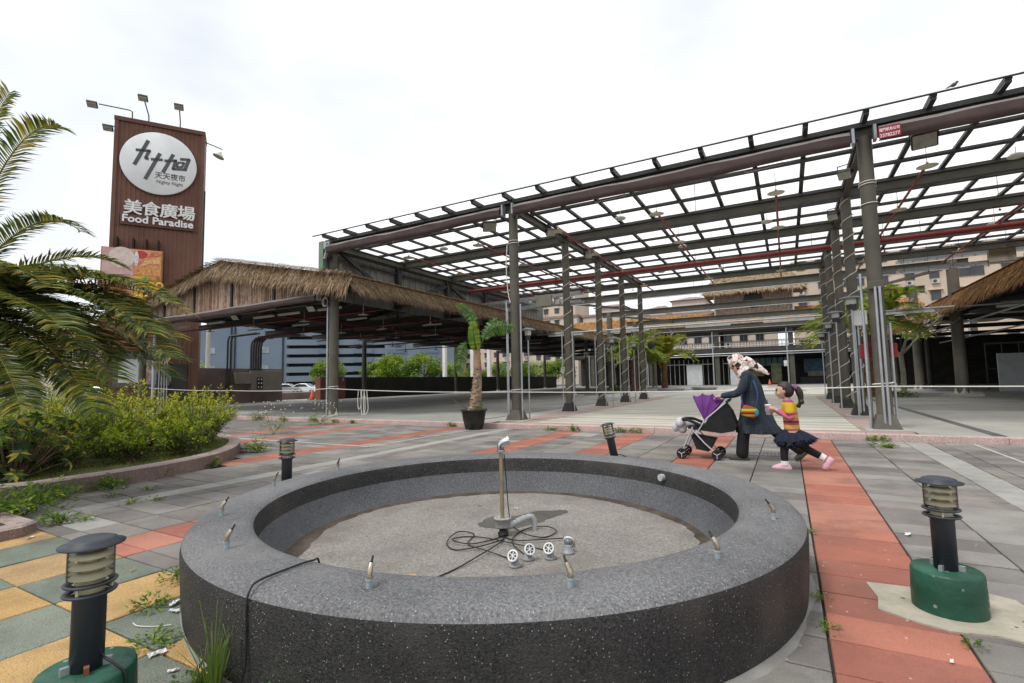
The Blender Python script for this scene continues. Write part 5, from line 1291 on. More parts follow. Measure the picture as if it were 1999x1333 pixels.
# ------------------------------------------------------------------ planting
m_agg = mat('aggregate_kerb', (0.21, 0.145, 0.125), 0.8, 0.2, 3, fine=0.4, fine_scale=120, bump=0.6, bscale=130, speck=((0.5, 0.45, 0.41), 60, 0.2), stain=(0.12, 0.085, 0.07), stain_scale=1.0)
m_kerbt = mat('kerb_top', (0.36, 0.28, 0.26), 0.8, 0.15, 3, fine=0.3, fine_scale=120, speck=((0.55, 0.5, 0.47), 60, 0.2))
m_moss = mat('mossy_soil', (0.085, 0.10, 0.03), 0.95, 0.4, 3, bump=0.8, bscale=40, stain=(0.10, 0.075, 0.035), stain_scale=1.6)
def kerb_ring(mb, pts, w, h, closed=True, z0=-0.03):
    n = len(pts); P = [Vector((p[0], p[1], 0)) for p in pts]; out = []
    for i in range(n):
        a, c = P[(i - 1) % n] if closed or i else P[0], P[(i + 1) % n] if closed or i < n - 1 else P[-1]
        d = (c - a).normalized(); nn = Vector((-d.y, d.x, 0)); o, q = P[i], P[i] + nn * w
        k = 0.02; g_ = (q - o).normalized()
        out += [(o.x, o.y, z0), (o.x, o.y, h - k), (o.x + g_.x * k, o.y + g_.y * k, h), (q.x - g_.x * k, q.y - g_.y * k, h), (q.x, q.y, h - k), (q.x, q.y, z0)]
    m = n if closed else n - 1
    for j in range(5):
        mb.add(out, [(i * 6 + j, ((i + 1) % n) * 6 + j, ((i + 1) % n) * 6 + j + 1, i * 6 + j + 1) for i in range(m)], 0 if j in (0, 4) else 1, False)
PL_ = [(-7.25, 2.3), (-7.28, 3.1), (-7.45, 3.95), (-7.85, 4.72), (-8.6, 5.45), (-9.65, 6.1), (-11, 6.45), (-13, 6.25), (-14.5, 5.0), (-14.8, 3.2), (-13.5, 1.8), (-11.2, 1.15), (-9, 1.2), (-7.75, 1.6)]
ring = [(p.x, p.y) for p in spline([(x, y, 0) for x, y in PL_] + [(PL_[0][0], PL_[0][1], 0)], 5)[:-1]]
bed = thing('planter_bed', 'curved planting bed with pinkish aggregate kerb at the left of the plaza', 'planter', (-11, 3.8, 0))
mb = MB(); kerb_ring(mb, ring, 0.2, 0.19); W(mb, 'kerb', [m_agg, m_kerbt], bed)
mb = MB(); inner = []
cx, cy = -11.0, 3.75
n = len(ring); mb.add([(cx, cy, 0.2)] + [(lerp(x, cx, 0.03), lerp(y, cy, 0.03), 0.145) for x, y in ring], [(0, 1 + i, 1 + (i + 1) % n) for i in range(n)], sm=True); W(mb, 'soil', m_moss, bed)
bed2 = thing('side_bed', 'small planting bed with aggregate kerb in the lower left corner', 'planter', (-7, 1.0, 0))
mb = MB(); kerb_ring(mb, [(-5.55, 0.2), (-5.55, 1.7), (-5.65, 1.82), (-8.6, 1.82)], 0.15, 0.1, False); W(mb, 'kerb', [m_agg, m_kerbt], bed2)
mb = MB(); mb.b2((-8.6, -1.0, -0.02), (-5.68, 1.7, 0.07)); W(mb, 'soil', m_moss, bed2)

m_twig = mat('twig', (0.16, 0.11, 0.07), 0.85, 0.3, 8)
LF = {k: leaf_mat('leaf_' + k, c, t) for k, c, t in (('gold', (0.50, 0.50, 0.03), 0.4), ('lime', (0.28, 0.37, 0.03), 0.4), ('mid', (0.12, 0.20, 0.028), 0.35), ('dark', (0.042, 0.085, 0.018), 0.25), ('brown', (0.22, 0.14, 0.06), 0.2),
     ('palm', (0.155, 0.195, 0.045), 0.35), ('palm_d', (0.06, 0.095, 0.03), 0.3), ('palm_y', (0.38, 0.31, 0.06), 0.35), ('palm_b', (0.18, 0.105, 0.06), 0.2), ('weed', (0.10, 0.19, 0.035), 0.35), ('grass', (0.14, 0.21, 0.05), 0.35), ('variegated', (0.45, 0.38, 0.04), 0.3), ('ban', (0.13, 0.24, 0.05), 0.35), ('ban_d', (0.055, 0.12, 0.03), 0.3))}
def leaf(mb, p, d, up, l, w, mi, fold=0.25):
    """pointed leaf with a centre fold"""
    d = d.normalized(); s = d.cross(up); s = s.normalized() if s.length > 1e-4 else d.orthogonal().normalized()
    nrm = s.cross(d)
    a = p; m_ = p + d * l * 0.45; t = p + d * l - nrm * l * 0.12
    mb.add([a, m_ + s * w / 2 + nrm * w * fold, m_ , m_ - s * w / 2 + nrm * w * fold, t], [(0, 2, 1), (0, 3, 2), (1, 2, 4), (2, 3, 4)], mi)
def rvec(): 
    while True:
        v = Vector((rnd.uniform(-1, 1), rnd.uniform(-1, 1), rnd.uniform(-1, 1)))
        if 0.05 < v.length < 1: return v.normalized()
def shrub(loc, h, r, nst, label, gold=0.5, name='golden_shrub', lsize=0.055, group='golden shrubs in the planting bed'):
    t = thing(name, label, 'shrub', loc, rnd.uniform(0, 6), group)
    st = MB(); fo = MB()
    for i in range(nst):
        a = rnd.uniform(0, 6.28); rr = r * math.sqrt(rnd.random()); top = h * rnd.uniform(0.45, 1.12) * (1 - 0.3 * (rr / r) ** 2)
        b0 = Vector((rnd.uniform(-.15, .15) * r, rnd.uniform(-.15, .15) * r, 0)); tip = Vector((rr * math.cos(a), rr * math.sin(a), top))
        c = b0.lerp(tip, 0.5) + Vector((math.cos(a), math.sin(a), 0)) * 0.12 * r + Vector((0, 0, 0.08))
        pts = [b0 * (1 - u) ** 2 + c * 2 * u * (1 - u) + tip * u * u for u in (0, .2, .4, .6, .8, 1.0)]
        st.tube(pts, [0.009, 0.008, 0.006, 0.005, 0.004, 0.002], n=4, caps=False)
        for k in range(40):
            u = 0.16 + 0.84 * (k + rnd.random()) / 40
            p = b0 * (1 - u) ** 2 + c * 2 * u * (1 - u) + tip * u * u
            side = rvec(); 
            off = 0.1 * (1.15 - u) * 1.6
            p = p + side * rnd.uniform(0.0, off)
            d = (side + (tip - c).normalized() * 0.7 + Vector((0, 0, 0.25))).normalized()
            hz = p.z / h + rnd.gauss(0, 0.14)
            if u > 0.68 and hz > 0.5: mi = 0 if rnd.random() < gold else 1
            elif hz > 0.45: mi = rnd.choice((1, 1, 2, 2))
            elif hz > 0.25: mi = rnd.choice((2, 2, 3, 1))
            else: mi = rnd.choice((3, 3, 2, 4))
            leaf(fo, p, d, Vector((0, 0, 1)), lsize * rnd.uniform(0.7, 1.5), lsize * 0.55, mi)
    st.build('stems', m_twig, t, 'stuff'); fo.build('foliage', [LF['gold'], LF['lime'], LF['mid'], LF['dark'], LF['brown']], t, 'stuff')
    return t
for loc, h, r, n, gold, lab in (
    ((-9.0, 4.95, 0.15), 0.95, 0.62, 62, 0.5, 'rounded bright green shrub at the right tip of the planting bed'),
    ((-9.75, 4.45, 0.15), 1.12, 0.7, 70, 0.75, 'tall golden-tipped shrub in front of the sign tower window'),
    ((-9.9, 5.6, 0.15), 1.05, 0.65, 55, 0.8, 'golden-tipped shrub before the concrete service wall'),
    ((-9.1, 3.75, 0.15), 0.9, 0.68, 64, 0.35, 'greener shrub in the middle front of the planting bed'),
    ((-10.55, 4.2, 0.15), 1.2, 0.75, 66, 0.75, 'golden shrub behind the hanging palm frond tip'),
    ((-10.9, 3.1, 0.15), 1.1, 0.75, 60, 0.4, 'bushy shrub at the far left behind the palm fronds'),
    ((-11.8, 3.8, 0.15), 1.3, 0.8, 60, 0.5, 'rear golden shrub half hidden by palm fronds'),
    ((-8.55, 3.0, 0.15), 0.68, 0.55, 50, 0.15, 'low dark green shrub behind the bed kerb'),
    ((-10.1, 2.35, 0.15), 0.9, 0.6, 45, 0.2, 'dark shrub at the left picture edge'),
    ((-8.35, 4.35, 0.15), 0.62, 0.5, 44, 0.3, 'low leafy shrub close to the bed kerb, right of the middle'),
    ((-8.25, 3.65, 0.15), 0.5, 0.45, 36, 0.15, 'low leafy shrub close to the bed kerb, at its middle'),
    ((-9.35, 4.3, 0.15), 0.85, 0.6, 50, 0.5, 'green shrub filling the centre of the planting bed'),
    ((-9.5, 5.15, 0.15), 0.9, 0.55, 46, 0.6, 'golden shrub between the two right-hand bed shrubs'),
    ((-9.95, 3.55, 0.15), 1.05, 0.65, 56, 0.6, 'golden shrub under the lowest hanging palm frond'),
    ((-8.75, 2.3, 0.15), 0.6, 0.45, 36, 0.1, 'low dark shrub right of the umbrella shrub'),
    ((-9.3, 2.8, 0.15), 0.85, 0.6, 46, 0.3, 'shrub behind the umbrella shrub')):
    shrub(loc, h, r, n, lab, gold)
gc = MB()
for i in range(5200):
    a = rnd.uniform(0, 6.28); q = rnd.randrange(len(ring)); u = rnd.uniform(0.62, 0.965); x, y = lerp(cx, ring[q][0], u), lerp(cy, ring[q][1], u)
    if x < -11.5: continue
    p = Vector((x + rnd.uniform(-.08, .08), y + rnd.uniform(-.08, .08), 0.148 + 0.05 * (1 - u))); d = Vector((rnd.gauss(0, .5), rnd.gauss(0, .5), 1)).normalized(); h_ = rnd.uniform(.015, .06); s = d.orthogonal().normalized() * 0.004
    gc.add([p - s, p + s, p + d * h_], [(0, 1, 2)], rnd.choice((0, 0, 1, 2)))
W(gc, 'ground_cover', [LF['grass'], LF['lime'], LF['brown']], bed, 'stuff')
# umbrella shrub with variegated palmate leaves
t = thing('umbrella_shrub', 'dark glossy umbrella shrub with yellow variegated leaflets at the left edge', 'shrub', (-8.15, 2.35, 0.15))
st = MB(); fo = MB()
for i in range(85):
    a = rnd.uniform(0, 6.28); rr = 0.62 * math.sqrt(rnd.random()); z = rnd.uniform(0.06, 0.72)
    c = Vector((rr * math.cos(a), rr * math.sin(a), z)); st.tube([(rr * .2 * math.cos(a), rr * .2 * math.sin(a), 0), (c.x * .7, c.y * .7, c.z * .7), c], [0.012, 0.007, 0.004], n=4, caps=False)
    axis = (Vector((math.cos(a), math.sin(a), 0.9)) + rvec() * 0.4).normalized(); u = axis.orthogonal().normalized(); v = axis.cross(u)
    for k in range(8):
        th = k * 0.785 + rnd.uniform(-.1, .1); d = (u * math.cos(th) + v * math.sin(th) - axis * 0.28)
        leaf(fo, c, d, axis, rnd.uniform(0.11, 0.16), 0.045, 1 if rnd.random() < 0.14 else (2 if rnd.random() < 0.25 else 0), 0.12)
st.build('stems', m_twig, t, 'stuff'); fo.build('foliage', [LF['dark'], LF['variegated'], LF['mid']], t, 'stuff')
# weeds
def weed(loc, r, h, n, label, l=0.055, name='weed', group='weeds growing in the paving joints', mats=None, flowers=0):
    t = thing(name, label, 'weed', loc, rnd.uniform(0, 6), group)
    fo = MB()
    for i in range(n):
        a = rnd.uniform(0, 6.28); rr = r * rnd.random() ** 0.7; p = Vector((rr * math.cos(a), rr * math.sin(a), rnd.uniform(0.0, h) * (1 - 0.5 * rr / r)))
        d = Vector((math.cos(a), math.sin(a), rnd.uniform(-0.2, 0.9))) + rvec() * 0.5
        leaf(fo, p, d, Vector((0, 0, 1)), l * rnd.uniform(0.6, 1.4), l * 0.5, rnd.choice((0, 0, 1, 2)))
    for i in range(max(3, n // 12)):
        a = rnd.uniform(0, 6.28); rr = r * rnd.uniform(.5, 1); tp = Vector((rr * math.cos(a), rr * math.sin(a), h * rnd.uniform(.35, .85) * (1 - 0.4 * rr / r))); fo.tube([(0, 0, 0), tp * .5 + Vector((0, 0, h * .12)), tp], [l * .05, l * .04, l * .02], n=3, mi=2, caps=False)
        for q in range(9):
            u = .25 + .75 * q / 8; leaf(fo, tp * u + Vector((0, 0, h * .2 * u * (1 - u))), Vector((math.cos(a), math.sin(a), .4)) + rvec() * .9, Vector((0, 0, 1)), l * rnd.uniform(.7, 1.3), l * .5, rnd.choice((0, 1, 2)))
    for i in range(flowers):
        a = rnd.uniform(0, 6.28); rr = r * rnd.uniform(.4, 1.2); p = Vector((rr * math.cos(a), rr * math.sin(a), h * rnd.uniform(.8, 1.4))); fo.tube([(rr * .5 * math.cos(a), rr * .5 * math.sin(a), h * .5), p], 0.002, n=3, mi=3); fo.sphere(p, 0.014, 6, 4, mi=4)
    fo.build('leaves', mats or [LF['weed'], LF['lime'], LF['mid'], m_twig, mat('white_petal', (0.75, 0.75, 0.72), 0.6, 0.1, 9)], t, 'stuff'); return t
W_ = [((-13.4, 10.98, 0), .14, .26, 70, 'weed at the foot of the hall corner column'), ((-12.4, 10.98, 0), .12, .14, 40, 'small weed just right of the hall corner column'), ((-11.7, 10.99, 0), .1, .12, 35, 'small weed along the kerb below the rope loops'),
      ((-14.9, 10.97, 0), .16, .2, 60, 'weed along the pink kerb left of the hall corner column'), ((-16.3, 10.97, 0), .3, .34, 130, 'bushy weed on the pink kerb, second from the planting bed'), ((-18.0, 10.95, 0), .42, .42, 190, 'largest bushy weed on the pink kerb near the planting bed'),
      ((-8.0, 10.98, 0), .12, .14, 40, 'weed on the kerb left of the plant pot'), ((-5.0, 10.98, 0), .26, .1, 70, 'flat weed at the kerb right of the left front column'), ((-4.45, 10.98, 0), .13, .17, 50, 'upright weed at the kerb right of the flat one'),
      ((-3.35, 10.98, 0), .12, .14, 45, 'first kerb weed right of the leaning bollard'), ((-3.0, 10.98, 0), .14, .15, 45, 'second kerb weed right of the leaning bollard'), ((1.35, 10.97, 0), .17, .12, 55, 'weed at the kerb before the right front column'), ((1.3, 10.2, 0), .2, .05, 60, 'flat weed strip in the joint near the right front column'),
      ((-8.5, 5.75, 0), .22, .3, 130, 'leafy weed at the tip of the planting bed kerb'), ((-7.72, 4.45, 0), .16, .2, 80, 'weed at the bed kerb, second from its tip'), ((-7.4, 3.7, 0), .12, .14, 50, 'weed at the bed kerb, third from its tip'), ((-7.12, 2.95, 0), .16, .22, 80, 'weed climbing the bed kerb front'), ((-7.1, 2.35, 0), .3, .28, 170, 'spreading weed over the bed kerb corner'),
      ((-6.5, 2.0, 0), .38, .32, 230, 'large leafy weed between the two planting beds'), ((-6.3, 1.55, .06), .4, .38, 240, 'large leafy weed in the lower left bed'), ((-6.9, 1.5, .06), .45, .45, 240, 'tall leafy weed at the left picture edge'), ((-5.85, 2.02, 0), .16, .1, 50, 'small weed beside the yellow paving'),
      ((-6.65, 3.15, 0), .1, .04, 30, 'tiny weed in a grey paving joint, farthest from the camera'), ((-6.1, 2.72, 0), .13, .04, 40, 'tiny weed on the pale paving strip'), ((-6.65, 2.78, 0), .12, .05, 40, 'tiny weed in a grey joint left of the pale strip'), ((-6.0, 2.9, 0), .08, .04, 24, 'tiny weed right of the pale paving strip'), ((-5.7, 2.2, 0), .1, .04, 30, 'tiny weed near the red paving, left side'),
      ((-3.4, 1.78, 0), .1, .09, 70, 'weed at the left foot of the fountain'), ((-3.12, 1.5, 0), .1, .08, 60, 'weed at the fountain foot above the green paver'), ((-2.68, 1.3, 0), .1, .07, 50, 'low weed at the fountain foot beside the yellow paver'), ((-2.1, 1.18, 0), .11, .09, 90, 'leafy weed under the grass tuft at the fountain foot'),
      ((-1.7, 1.18, 0), .16, .08, 60, 'low weed at the front foot of the fountain, left'), ((-1.42, 1.22, 0), .07, .14, 26, 'thin weed at the front foot of the fountain, middle'), ((-1.1, 1.35, 0), .1, .12, 34, 'sparse weed at the front foot of the fountain, right'),
      ((0.1, 4.5, 0), .05, .06, 24, 'small yellow-green weed at the edge of the red strip'), ((0.1, 3.2, 0), .05, .05, 24, 'tiny weed on the red strip edge nearest the fountain'), ((0.1, 2.85, 0), .06, .05, 30, 'lowest tiny weed on the red strip edge'), ((0.64, 2.95, 0), .05, .05, 24, 'tiny weed below the cement patch')]
for loc, r, h, n, lab in W_:
    weed(loc, r, h, n, lab + '', l=(0.018 if r < 0.07 else 0.03) if r < 0.14 and loc[1] < 5 else 0.065)
weed((-12.4, 10.4, 0), .5, .55, 160, 'white-flowered weed behind the tip of the planting bed', flowers=26)
weed((-11.2, 8.0, 0), .45, .6, 130, 'white-flowered tall weed between bed and pink kerb', flowers=24)
# grass tuft against the fountain
t = thing('grass_tuft', 'tall grass tuft growing at the front left foot of the fountain', 'grass', (-2.02, 1.2, 0))
fo = MB()
for i in range(42):
    a = rnd.uniform(0, 6.28); l = rnd.uniform(0.1, 0.44); lean = rnd.uniform(0.1, 0.95); d = Vector((math.cos(a), math.sin(a), 0)); p = d * rnd.uniform(0, .04); s = Vector((-d.y, d.x, 0)) * 0.0035
    pts = [p, p + Vector((0, 0, l * .5)) + d * lean * l * .25, p + Vector((0, 0, l * .85)) + d * lean * l * .65, p + Vector((0, 0, l * (1 - lean * .4))) + d * lean * l]
    for q in range(3):
        w0, w1 = (1 - q / 3), (1 - (q + 1) / 3)
        fo.add([pts[q] - s * w0, pts[q] + s * w0, pts[q + 1] + s * w1, pts[q + 1] - s * w1], [(0, 1, 2, 3)], i % 2)
fo.build('blades', [LF['grass'], LF['mid']], t, 'stuff')

# ------------------------------------------------------------------ palms
def frond(name, base, ctrl, tip, parent, npair=62, ll=0.36, w=0.02, mats=None, brown=0.0, droop=0.35, stalk=0.014):
    B, C_, T_ = Vector(base), Vector(ctrl), Vector(tip)
    def P_(u): return B * (1 - u) ** 2 + C_ * 2 * u * (1 - u) + T_ * u * u
    def D_(u): return ((C_ - B) * 2 * (1 - u) + (T_ - C_) * 2 * u).normalized()
    mb = MB(); mb.tube([P_(i / 12) for i in range(13)], [stalk * (1 - i / 13.5) for i in range(13)], n=5, mi=3, caps=False)
    L0 = sum((P_((i + 1) / 20) - P_(i / 20)).length for i in range(20))
    for i in range(npair):
        u = 0.1 + 0.9 * (i + 0.5) / npair; p = P_(u); d = D_(u)
        s = d.cross(Vector((0, 0, 1))); s = s.normalized() if s.length > 0.05 else Vector((1, 0, 0)); up = s.cross(d)
        prof = min(1.0, 0.45 + u * 2.2) * (1.0 if u < 0.65 else 1 - (u - 0.65) * 1.15)
        for sg in (-1, 1):
            l = ll * prof * rnd.uniform(0.85, 1.12)
            e = (d * rnd.uniform(0.55, 0.8) + s * sg * rnd.uniform(0.75, 0.95) + up * rnd.uniform(0.15, 0.42)).normalized()
            q1 = p + e * l * 0.5; q2 = q1 + (e + Vector((0, 0, -droop * rnd.uniform(.6, 1.5)))).normalized() * l * 0.5
            ws = e.cross(up).normalized() * w * 0.5; v = up * w * 0.25
            mi = 2 if rnd.random() < brown else rnd.choice((0, 0, 1))
            mb.add([p - ws * .5, p + ws * .5, q1 + ws, q1 - ws, q1 - v, q2, p], [(6, 4, 2, 1), (6, 0, 3, 4), (4, 5, 2), (4, 3, 5)], mi)
    return mb.build(name, mats, parent)
PM = [LF['palm'], LF['palm_d'], LF['palm_y'], LF['palm_y']]; PMB = [LF['palm_b'], LF['palm_y'], LF['palm_b'], LF['palm_b']]
palm = thing('date_palm', 'large feathery date palm reaching into the picture from the left edge', 'palm tree', (-8.45, 1.75, 0.15))
def rel(p): return Vector(p) - palm.location
m_ptr = mat('palm_trunk', (0.13, 0.095, 0.065), 0.95, 0.4, 10, bump=1.0, bscale=25)
mb = MB(); mb.tube([(0, 0, 0), (0, 0, 0.8), (0.02, 0, 1.5), (0.05, 0.03, 1.95)], [0.2, 0.18, 0.19, 0.12], n=14)
for k in range(90):
    a = k * 2.4; z = 0.15 + k * 0.02; r0 = 0.185; d = Vector((math.cos(a), math.sin(a), 0)); s = Vector((-d.y, d.x, 0)); p = d * r0 + Vector((0, 0, z))
    mb.add([p - s * .05, p + s * .05, p + d * .06 + Vector((0, 0, .11)) + s * .03, p + d * .06 + Vector((0, 0, .11)) - s * .03], [(0, 1, 2, 3)])
mb.build('trunk', m_ptr, palm)
CB = Vector((-8.4, 1.78, 2.05))
FR = [([-7.57, 2.0, 4.44], [-7.02, 2.28, 4.14]), ([-7.42, 2.17, 3.48], [-6.88, 2.46, 2.97]), ([-6.75, 2.38, 2.77], [-5.62, 2.77, 2.09]), ([-7.58, 2.52, 3.08], [-7.3, 3.05, 2.74]),
      ([-6.5, 2.44, 2.38], [-5.42, 2.71, 1.49]), ([-7.03, 2.51, 2.13], [-6.1, 3.04, 1.32]), ([-6.76, 2.15, 2.06], [-5.76, 2.23, 0.98]), ([-7.24, 2.19, 1.88], [-6.52, 2.36, 1.14]),
      ([-7.12, 1.91, 1.85], [-6.24, 1.85, 1.02]), ([-8.22, 1.86, 3.97], [-7.9, 2.08, 4.73]), ([-7.95, 2.51, 2.85], [-7.64, 3.28, 2.0]), ([-6.9, 1.98, 2.38], [-5.86, 1.98, 1.77]), ([-7.23, 1.94, 2.8], [-6.35, 2.02, 2.21]),
      ([-9.2, 1.2, 3.6], [-10.2, 0.6, 2.9]), ([-8.6, 0.9, 3.4], [-8.7, -0.1, 2.6]), ([-7.6, 1.1, 3.0], [-6.9, 0.4, 2.2]), ([-9.4, 2.2, 3.2], [-10.3, 2.8, 2.2]), ([-8.8, 2.8, 3.4], [-9.1, 3.9, 2.6]), ([-6.9, 2.3, 2.55], [-5.75, 2.62, 1.85]), ([-7.0, 2.25, 2.35], [-6.1, 2.5, 1.5]), ([-7.3, 2.1, 2.15], [-6.6, 2.1, 1.45]), ([-7.1, 2.35, 2.6], [-6.2, 2.75, 2.1]), ([-7.4, 2.2, 2.45], [-6.7, 2.5, 1.75]), ([-7.5, 2.0, 2.0], [-6.95, 2.05, 1.15]), ([-6.85, 2.45, 2.65], [-5.95, 3.0, 1.75]), ([-6.6, 2.3, 2.6], [-5.55, 2.55, 1.75]), ([-6.8, 2.25, 2.2], [-5.85, 2.4, 1.3]), ([-7.2, 2.5, 2.4], [-6.5, 3.05, 1.55]), ([-6.95, 2.1, 2.5], [-6.05, 2.2, 1.6]), ([-7.3, 2.35, 2.75], [-6.5, 2.75, 2.35])]
for i, (c, t_) in enumerate(FR):
    t_ = Vector(t_); c = Vector(c)
    base = CB + (c - CB).normalized() * 0.1
    hi = t_.z > 2.5
    frond('frond', rel(base), rel(c), rel(t_), palm, 84 if hi else 100, 0.29 if hi else 0.41, 0.021 if hi else 0.029, PM, brown=0.12 if i % 3 else 0.3)
for c, t_ in (([-7.37, 2.44, 2.03], [-6.98, 2.8, 1.3]), ([-6.9, 2.6, 2.75], [-5.7, 3.0, 2.0])):
    frond('dead_frond', rel(CB), rel(Vector(c)), rel(Vector(t_)), palm, 64, 0.36, 0.02, PMB, brown=0.3, droop=0.9)
# court date palms and right-hand palm
def court_palm(loc, h, n, ll, label, s=1.0, yel=0.15):
    t = thing('court_palm', label, 'palm tree', loc, rnd.uniform(0, 6), 'date palms in the court')
    mb = MB(); mb.tube([(0, 0, 0), (0.03, 0, h * .5), (0, 0.03, h)], [0.3 * s, 0.24 * s, 0.3 * s], n=12)
    for k in range(70):
        a = k * 2.4; z = 0.1 + (h - .1) * k / 70; d = Vector((math.cos(a), math.sin(a), 0)); sd = Vector((-d.y, d.x, 0)); p = d * 0.24 * s + Vector((0, 0, z))
        mb.add([p - sd * .07, p + sd * .07, p + d * .12 + Vector((0, 0, .2)) + sd * .04, p + d * .12 + Vector((0, 0, .2)) - sd * .04], [(0, 1, 2, 3)])
    mb.build('trunk', mat('palm_bark_red', (0.19, 0.10, 0.06), 0.95, 0.4, 6, bump=0.8, bscale=20), t)
    for i in range(n):
        a = i * 2.4 + rnd.uniform(-.2, .2); el = rnd.uniform(0.1, 1.35); r_ = 3.0 * s * rnd.uniform(.8, 1.1)
        c = Vector((math.cos(a) * r_ * .45, math.sin(a) * r_ * .45, h + r_ * (0.25 + 0.55 * math.sin(el)))); tp = Vector((math.cos(a) * r_ * (0.55 + .4 * math.cos(el)), math.sin(a) * r_ * (0.55 + .4 * math.cos(el)), h + r_ * (-0.15 + 0.85 * math.sin(el) ** 1.5)))
        frond('frond', (0, 0, h), c, tp, t, 34, ll, 0.085, [LF['lime'], LF['weed'], LF['palm_y'], LF['palm_y']], yel)
    return t
court_palm((-10.9, 40.1, 0.12), 2.6, 34, 0.85, 'left of two green date palms in the court', 1.0)
court_palm((-9.2, 43.5, 0.12), 2.4, 30, 0.8, 'right of two date palms in the court, with yellowing fronds', 0.95, 0.5)
court_palm((3.4, 29.2, 0.12), 2.9, 28, 0.85, 'date palm behind the right front column', 1.0)
# bare frangipani trees
m_fra = mat('frangipani_bark', (0.36, 0.33, 0.27), 0.85, 0.2, 6)
def frangipani(loc, h, label, seed):
    t = thing('frangipani_tree', label, 'tree', loc, 0, 'bare frangipani trees in the court'); rr = random.Random(seed)
    tr = MB(); br = MB()
    tr.tube([(0, 0, 0), (0.05, 0.03, h * .2), (0, 0.05, h * .38)], [0.13, 0.11, 0.1], n=10)
    def grow(p, d, l, r, lv):
        q = p + d * l * .5 + Vector((rr.gauss(0, .04), rr.gauss(0, .04), 0)) * l; e = p + d * l
        br.tube([p, q, e], [r, r * .85, r * .75], n=5, caps=lv == 0)
        if lv <= 0: return
        for k in range(3 if lv > 1 else 2):
            a = rr.uniform(0, 6.28); o = d.orthogonal().normalized(); o2 = d.cross(o)
            grow(e, (d * 0.75 + (o * math.cos(a + k * 2.1) + o2 * math.sin(a + k * 2.1)) * 0.75 + Vector((0, 0, .15))).normalized(), l * rr.uniform(.6, .8), r * .68, lv - 1)
    for k in range(3):
        a = k * 2.1 + rr.uniform(0, 1); grow(Vector((0, 0.05, h * .37)), Vector((math.cos(a) * .7, math.sin(a) * .7, .75)).normalized(), h * .22, 0.075, 4)
    tr.build('trunk', m_fra, t); br.build('branches', m_fra, t, 'stuff')
frangipani((-12.3, 39.3, 0.12), 5.2, 'bare pale frangipani tree left of the court palms', 3)
frangipani((-9.9, 46.5, 0.12), 6.0, 'bare frangipani tree behind the two court palms', 5)
frangipani((5.0, 31.0, 0.12), 5.4, 'bare twisted frangipani tree right of the right front column', 8)
weed((-12.0, 38.6, 0.12), .9, .7, 160, 'green planting at the foot of the left frangipani', l=0.25, group='court planting')
weed((4.6, 28.9, 0.12), .6, .3, 80, 'low green planting at the foot of the right frangipani', l=0.18, group='court planting')
# potted plant with torn paddle leaves
pot = thing('plant_pot', 'round black plastic plant pot standing on the plaza by the pink kerb', 'plant pot', (-7.03, 10.66, 0.0))
mb = MB(); mb.lathe([(0.0, 0.0), (0.2, 0.0), (0.225, 0.02), (0.27, 0.2), (0.31, 0.46), (0.345, 0.465), (0.35, 0.5), (0.33, 0.505), (0.3, 0.47), (0.0, 0.44)], n=32); mb.build('pot', mat('pot_black', (0.022, 0.022, 0.022), 0.5, 0.25, 6, stain=(0.05, 0.045, 0.04), stain_scale=3), pot)
mb = MB(); mb.lathe([(0, 0.465), (0.305, 0.455)], n=20); mb.build('soil', m_moss, pot)
pp_ = thing('paddle_palm', 'potted paddle-leaved palm with torn green leaves in the black pot', 'plant', (-7.03, 10.66, 0.46))
RV = Vector((0.8755, 0.4831, 0)); FV = Vector((-0.4831, 0.8755, 0))
def L3(x, z, y=0.0): return RV * x + Vector((0, 0, z)) + FV * y
mb = MB(); pts = [L3(0.02, 0), L3(0.05, 0.25), L3(0.09, 0.6), L3(0.11, 0.95), L3(0.12, 1.15)]; mb.tube(spline(pts, 4), [lerp(0.185, 0.08, (i / 16) ** .7) * (1 + 0.035 * math.sin(i * 2.3)) for i in range(17)], n=14)
for k in range(60):
    u = k / 60; c = L3(0.02 + 0.1 * u, 1.1 * u); a = k * 2.4; r0 = lerp(0.185, 0.08, u ** .7); d = Vector((math.cos(a), math.sin(a), 0)); sd = Vector((-d.y, d.x, 0)); mb.add([c + d * r0 * .97 - sd * .06, c + d * r0 * .97 + sd * .06, c + d * (r0 + .018) + Vector((0, 0, .035)) + sd * .05, c + d * (r0 + .018) + Vector((0, 0, .035)) - sd * .05], [(0, 1, 2, 3)])
mb.build('trunk', mat('ringed_trunk', (0.30, 0.225, 0.155), 0.9, 0.35, 12, bump=1.0, bscale=30, stain=(0.11, 0.075, 0.05), stain_scale=5), pp_)
mb = MB(); mb.tube([L3(0.11, 1.05), L3(0.1, 1.35), L3(0.08, 1.75)], [0.1, 0.085, 0.04], n=10); mb.tube([L3(0.14, 1.1), L3(0.14, 1.4), L3(0.16, 1.8)], [0.07, 0.05, 0.02], n=8); mb.build('leaf_sheath', mat('sheath', (0.30, 0.19, 0.12), 0.8, 0.4, 8), pp_)
